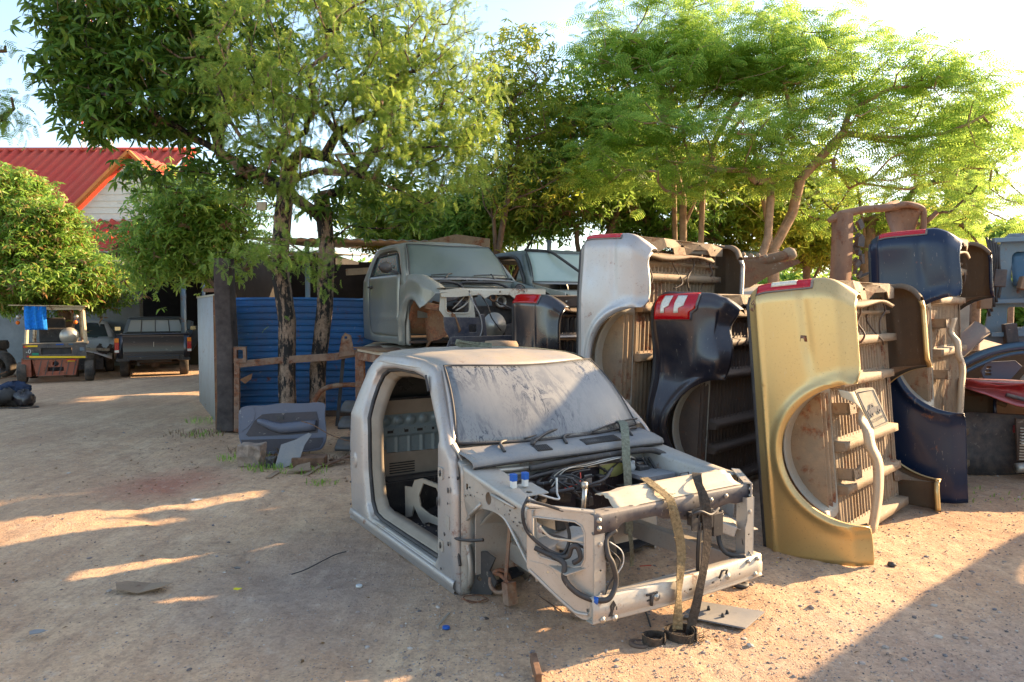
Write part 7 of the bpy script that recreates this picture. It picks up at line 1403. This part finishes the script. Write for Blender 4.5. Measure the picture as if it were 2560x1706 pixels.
for s in (-1, 1):
    mb = MB(); mb.loft([[(s*(.84-.02*k), y, .50+.58*k+(.0)) for k in np.linspace(0, 1, 8)] for y in np.linspace(.0, 2.0, 10)]); mb.loft([[(s*.82, 0, z), (s*.70, -.005, z)] for z in (.5, .7, 1.08)]); mb.build('bed_side', M['pk'], pu, solid=.02)
    o = MB().box((s*.83, -.02, .82), (.10, .05, .36)).build('tail_lamp', M['lamp_red'], pu, bevel=.008); MB().box((s*.83, -.048, .95), (.095, .006, .10)).build('indicator_lens', M['amber'], o); MB().box((s*.83, -.048, .68), (.095, .006, .06)).build('reversing_lens', M['lamp_clear'], o)
    for y in (.75, 3.3): wheel(pu, (s*.70, y, .33), .33, .22, tyre='tyre')
    mb = MB(); mb.tube([(s*.82, 2.75, 1.12), (s*.95, 2.75, 1.13)], .015, 6); mb.box((s*.98, 2.75, 1.17), (.16, .06, .12)); dm = mb.build('door_mirror', M['black_pl'], pu, bevel=.01); MB().box((s*.98, 2.715, 1.17), (.14, .006, .10)).build('mirror_glass', M['chromeish'], dm)
mb = MB(); mb.plate([(-.82, .45), (.82, .45), (.80, 1.05), (.68, 1.46), (.60, 1.50), (-.60, 1.50), (-.68, 1.46), (-.80, 1.05)], [[(-.70, 1.10), (.70, 1.10), (.61, 1.42), (-.61, 1.42)]], lambda a, b_, t_: (a, 1.95+t_+.1*max(0, b_-1.05), b_), .05)
mb.loft([[(x*.66, y, 1.50-.05*x*x-.06*(y > 3.2)) for x in np.linspace(-1, 1, 8)] for y in (1.98, 2.5, 3.3)]); 
for s in (-1, 1): mb.loft([[(s*.81, y, z) for y in (1.95, 4.3)] for z in (.4, 1.02)]); mb.beam((s*.64, 3.3, 1.45), (s*.78, 3.9, 1.05), .05, .06)
mb.loft([[(x, y, 1.02-.06*(y-3.9)) for x in (-.8, 0, .8)] for y in (3.85, 4.4, 4.75)]); mb.build('cab', M['pk'], pu, solid=.02)
MB().plate([(-.71, 1.09), (.71, 1.09), (.62, 1.43), (-.62, 1.43)], [], lambda a, b_, t_: (a, 2.0+t_, b_), .008).build('rear_window', M['cabglass'], pu)
mb = MB(); [mb.beam((x, 1.93, 1.08), (x*.92, 1.96, 1.43), .018, .018) for x in (-.36, 0, .36)]; mb.split('window_bar', M['black_rub'], pu)
MB().box((0, .9, .56), (1.6, 1.8, .06)).build('bed_floor', M['pk'], pu); mb = MB(); mb.box((0, -.02, .50), (1.2, .06, .10)); mb.box((-.7, .05, .48), (.3, .1, .12)); mb.box((.7, .05, .48), (.3, .1, .12)); mb.build('rear_bumper', M['pk'], pu, bevel=.01)
mb = MB(); mb.cyl((-.6, .75, .33), (.6, .75, .33), .05); mb.ball((0, .75, .33), .14, 12); mb.box((0, 2, .42), (.8, 3.5, .1)); mb.cyl((-.35, .1, .33), (-.35, 1.2, .33), .04); mb.build('axle', M['dirty_dk'], pu)
# forklift
M['fk_or'] = paint('worn_orange', C(160, 84, 58), .6, 0, 0, .3, C(120, 100, 84), 6, .2, rust=.35); M['fk_cr'] = paint('worn_cream', C(196, 176, 140), .6, 0, 0, .3, C(120, 100, 84), 9, .2, rust=.25); M['fk_bk'] = paint('fork_dark', C(38, 40, 48), .5, 0, 0, .3)
M['stick_y'] = flat('sticker_yellow', C(230, 190, 40), .5, 0, .05); M['stick_r'] = flat('sticker_red', C(200, 50, 40), .5, 0, .05); M['stick_g'] = flat('sticker_green', C(40, 130, 100), .5, 0, .05); M['towel'] = flat('blue_towel', C(30, 120, 210), .95, 0, .15, 20, .5); M['orange_l'] = flat('orange_post', C(220, 110, 30), .5, 0, .08)
fk = thing('forklift', 'worn orange and cream forklift with overhead guard, seen from behind at the left', 'forklift', (-10.35, 16.3, 0), (0, 0, math.radians(27)))
mb = MB(); mb.plate([(-.42, .16), (.42, .16), (.50, .55), (-.50, .55)], [ell(0, .44, .07, .06, 10), rrect(-.17, .26, .17, .36, .02)], lambda a, b_, t_: (a, -.05+t_-.05*(b_-.16), b_), .35)
cwt = mb.build('counterweight', M['fk_or'], fk, bevel=.01)
for k in range(6): MB().beam((-.38+.15*k, -.075, .18), (-.30+.15*k, -.078, .53), .02, .004, up=(0, 1, 0)).build('black_stripe', M['fk_bk'], cwt)
MB().box((-.62, .55, .36), (.2, 1.2, .44)).build('side_box', M['fk_or'], fk, bevel=.01)
mb = MB(); mb.plate([(-.68, .56), (.68, .56), (.66, .92), (-.68, .92)], [rrect(-.30, .66, .36, .82, .02)], lambda a, b_, t_: (a, -.08+t_, b_), .06); mb.box((0, .45, .90), (1.34, 1.0, .06)); hd = mb.build('rear_hood', M['fk_bk'], fk, bevel=.008)
MB().box((.05, -.085, .60), (1.2, .02, .045), Matrix.Rotation(.03, 3, 'Y')).build('yellow_band', M['stick_y'], hd); MB().box((.02, -.02, .74), (.64, .02, .16)).build('grille_slot', M['black_rub'], hd)
for (x, z, w, h, m_) in ((-.50, .87, .26, .04, 'stick_y'), (-.62, .86, .08, .05, 'stick_r'), (-.42, .68, .14, .06, 'stick_g'), (.58, .78, .10, .08, 'ltblue'), (.1, .90, .16, .03, 'blue_cap'), (.34, .52, .20, .05, 'stick_r'), (.34, .50, .16, .03, 'stick_y'), (.34, .90, .10, .04, 'teal'), (-.55, .63, .10, .03, 'stick_r')): MB().box((x, -.087, z), (w, .006, h)).build('sticker', M[m_], hd)
text_obj('-0', .14, lambda x, y, t_: (-.62+x, -.088-t_, .70+y), M['white_pl'], hd)
for s in (-1, 1): wheel(fk, (s*.72, .10, .25), .25, .20, tyre='tyre', rim='fk_or')
for s in (-1, 1): wheel(fk, (s*.66, 1.5, .30), .30, .22, tyre='tyre', rim='fk_or')
for x, y, m_ in ((-.62, .05, 'fk_cr'), (.66, .05, 'fk_cr'), (-.60, 1.35, 'fk_cr'), (.50, 1.35, 'fk_cr')): MB().beam((x, y, .90), (x*.92, y+.05, 1.76), .07, .06).build('guard_post', M[m_], fk, bevel=.005)
mb = MB(); mb.plate([(-.95, -.1), (.68, -.1), (.66, 1.5), (-.9, 1.5)], [], lambda a, b_, t_: (a, b_, 1.80+t_+.02*math.sin(a*5)), .025); mb.box((-.02, -.02, 1.755), (1.30, .05, .07)); [mb.box((0, .3+.25*k, 1.76), (1.2, .04, .04)) for k in range(5)]; mb.build('guard_roof', M['fk_cr'], fk)
MB().lathe((-.05+.32, .15, 1.08), [(.001, -.02), (.12, .0), (.2, .06), (.21, .12), (.21, .5), (.15, .58), (.001, .6)], (0, 1, 0), 20).build('gas_tank', M['steel'], fk)
mb = MB(); mb.box((-.10, .75, 1.10), (.60, .5, .35)); mb.box((-.1, .95, 1.3), (.5, .12, .45)); mb.build('seat', M['black_rub'], fk, bevel=.03)
for x, m_ in ((-.45, 'fk_or'), (.22, 'orange_l')): MB().beam((x, 1.62, .1), (x, 1.62, 1.75), .10, .12).build('mast_rail', M[m_], fk)
MB().tube([(0, 1.2, 1.0), (0, 1.05, 1.25)], .02, 6).build('steering_column', M['black_rub'], fk)
for x in (-.78, .45): o = MB().ball((x, .2, 1.55), .06, 8).build('work_lamp', M['steel'], fk); MB().ball((x-.02, .2, 1.42), .05, 8).build('indicator', M['orange_l'], o)
rows = [[(-.55+.42*a/14+.02*math.sin(z*3), -.06+.025*math.sin(a*1.4+z), z) for a in range(15)] for z in np.linspace(1.19, 1.74, 10)]
fk.scale = (.9, .9, .95); fo_ = tuple(fk.location); twl = MB().loft([[tuple(Matrix.Rotation(math.radians(27), 3, 'Z') @ Vector(p)+Vector(fo_)) for p in r_] for r_ in rows]).build('towel', M['towel'], None, solid=.008); tag(twl, 'bright blue towel hanging from the forklift guard', 'towel')
# white crashed saloon
wc = thing('wrecked_car', 'white saloon with smashed open nose between forklift and pickup', 'car', (-11.05, 18.2, 0), (0, 0, math.radians(27)))
M['wht'] = paint('white_car_paint', C(232, 234, 238), .3, .0, .5, .05, C(170, 160, 150), 2, .2)
sec = [(-.0, [(.0, .60), (.45, .6), (.75, .55), (.80, .5), (.80, .3)]), (.5, [(.0, .75), (.5, .74), (.80, .7), (.83, .6), (.83, .25)]), (1.1, [(.0, .86), (.5, .85), (.78, .80), (.85, .6), (.85, .22)]), (1.9, [(0, 1.28), (.45, 1.27), (.60, 1.21), (.80, .85), (.86, .22)]), (2.6, [(0, 1.33), (.45, 1.31), (.60, 1.25), (.80, .88), (.86, .22)]), (3.3, [(0, 1.27), (.42, 1.25), (.58, 1.18), (.80, .88), (.86, .22)]), (3.9, [(0, .96), (.5, .94), (.7, .9), (.8, .8), (.84, .25)]), (4.3, [(0, .88), (.5, .86), (.7, .8), (.75, .7), (.8, .3)])]
rows = []
for y, P in sec: r_ = [(-x, y, z) for x, z in P[::-1]]+[(x, y, z) for x, z in P[1:]]; rows.append(r_)
cb = MB().loft(rows[2:]).build('body', M['wht'], wc, solid=.02)
MB().loft([[(x, y, z+.02*math.sin(x*6)*(1-y)+.06*(x < -.3)*(1-y)) for x, _, z in r_[3:6]] for r_, y in zip(rows[:3], (0, .5, 1.1))] and [[(x, y, .60+.27*y/1.1-.06*(x*x)+.03*math.sin(x*5+y*4)-.22*max(0, x)*(1-y/1.1)) for x in np.linspace(-.8, .8, 16)] for y in np.linspace(0, 1.15, 8)]).build('bonnet', M['wht'], wc, solid=.02)
for s in (-1, 1): MB().loft([[(s*.83, y, z) for z in (.3+.35*math.sin(PI*min(1, max(0, (y-.1)/.75))), .75+.1*y)] for y in np.linspace(.1 if s < 0 else .45, 1.15, 14)]).build('wing', M['wht'], wc, solid=.02); wheel(wc, (s*.72, .62, .30), .30, .2, tyre='tyre'); wheel(wc, (s*.74, 3.4, .30), .30, .2, tyre='tyre')
MB().loft([[(x*(.70-.14*s), 1.10+.78*s-.02*abs(x), .885+.40*s-.05*x*x) for x in np.linspace(-1, 1, 9)] for s in np.linspace(0.02, .96, 6)]).build('windscreen', M['side_glass'], wc, solid=.01)
MB().plate(rrect(-.42, .22, .32, .66, .03), [], lambda a, b_, t_: (a, .12+t_, b_), .06).build('radiator', M['engine'], wc); r = random.Random(2); mb = MB()
for k in range(14): mb.box((.35+r.uniform(0, .45), .1+r.uniform(0, .3), .25+r.uniform(0, .45)), (r.uniform(.04, .2), .1, r.uniform(.04, .16)), Matrix.Rotation(r.uniform(-1, 1), 3, 'Y'))
mb.build('wreckage', M['engine'], wc, bevel=.01); MB().beam((-.7, .05, .68), (.75, .02, .60), .05, .06).build('lock_carrier', M['white_metal'], wc); MB().box((0, .6, .25), (1.2, 1.0, .3)).build('engine', M['engine'], wc)
# tyres, bags and scrap on the left
def tyre(label, c, ax=(0, 0, 1), r=.32): tag(MB().lathe(c, [(r*.6, 0), (r*.9, -.01), (r, .04), (r, .16), (r*.9, .21), (r*.6, .2), (r*.55, .1), (r*.6, 0)], ax, 24).build('tyre', M['tyre'], None), label, 'tyre', 'stacked old tyres at the left edge')
for k, lb in enumerate(('bottom tyre of the stack at the left edge', 'second tyre up of the stack at the left edge', 'third tyre up of the stack at the left edge', 'topmost tyre of the stack at the left edge')): tyre(lb, (-12.95+.05*(k % 2), 17.9, .22*k))
tyre('tyre leaning against the stack at the left edge', (-12.35, 17.3, .30), (.3, 1, .25))
tag(MB().loft([[(-12.9+.9*a, 16.9+.2*math.sin(a*6), .30+.25*b_-.3*a+.05*math.sin(a*9)) for a in np.linspace(0, 1, 8)] for b_ in (0, .5, 1)]).build('car_bumper', M['ltblue'], None, solid=.02), 'pale grey blue bumper skin lying before the tyres at the left edge', 'bumper')
r = random.Random(21)
for k in range(12):
    x, y = -12.2+r.uniform(-.4, .6), 15.9+r.uniform(-.3, .5); a = r.uniform(-.4, 1.2); l = r.uniform(.3, .8)
    tag(MB().beam((x, y, .03+.02*k), (x+l*math.cos(a), y+l*math.sin(a)*.4, .05+.02*k+r.uniform(0, .25)), .05, .025).build('plank', M['wood' if k % 3 else 'dirty'], None), 'broken plank in the heap left of the forklift', 'plank', 'broken planks heaped left of the forklift')
bag = thing('rubbish_bag', 'dark blue black bundle of cloth and plastic on the dirt at the left edge', 'bundle', (-8.55, 12.3, 0)); r = random.Random(31)
M['cloth'] = flat('dark_cloth', C(44, 54, 74), .9, 0, .3, 9, .6)
def crumple(c, s, seed, n=22):
    rs_ = np.random.RandomState(seed); rows = []
    for i in range(n//2+1):
        th_ = PI*i/(n//2); row = []
        for j in range(n): ph_ = 2*PI*j/n; k = 1+.16*math.sin(3*ph_+2*th_+seed)+.12*math.sin(7*ph_+5*th_)+.07*rs_.randn(); row.append((c[0]+s[0]*math.sin(th_)*math.cos(ph_)*k, c[1]+s[1]*math.sin(th_)*math.sin(ph_)*k, max(.004, c[2]+s[2]*math.cos(th_)*k)))
        rows.append(row)
    return rows
MB().loft(crumple((-.15, 0, .16), (.36, .25, .17), 3), closed=True).build('lower_bundle', M['black_rub'], bag); MB().loft(crumple((-.05, .05, .28), (.27, .2, .12), 5), closed=True).build('blue_cloth', M['cloth'], bag); MB().loft(crumple((.22, -.05, .13), (.16, .15, .14), 7), closed=True).build('side_bundle', M['navy'], bag)
MB().tube([(.1, -.3, .01), (.4, -.35, .012), (.55, -.2, .012), (.4, -.1, .012), (.2, -.22, .012), (.0, -.38, .012)], .008, 6, smooth=5).build('cord', M['black_rub'], bag)
bit('white_wrapper', 'white plastic wrapper on the ground before the dark bundle', 'wrapper', 18, 932, ('flat', .14, 7), 'white_pl')
# jerrycan and bits right of pickup
cn = thing('gas_cylinder', 'pale round cylinder lying on the ground right of the pickup', 'cylinder', (-7.2, 18.2, .17)); MB().lathe((0, 0, 0), [(.001, -.02), (.12, .0), (.16, .05), (.16, .4), (.1, .48), (.001, .5)], (.2, 1, 0), 20).build('body', M['steel'], cn); MB().cyl((-.0, -.08, 0), (0, 0, 0), .04).build('valve', M['dirty_dk'], cn)
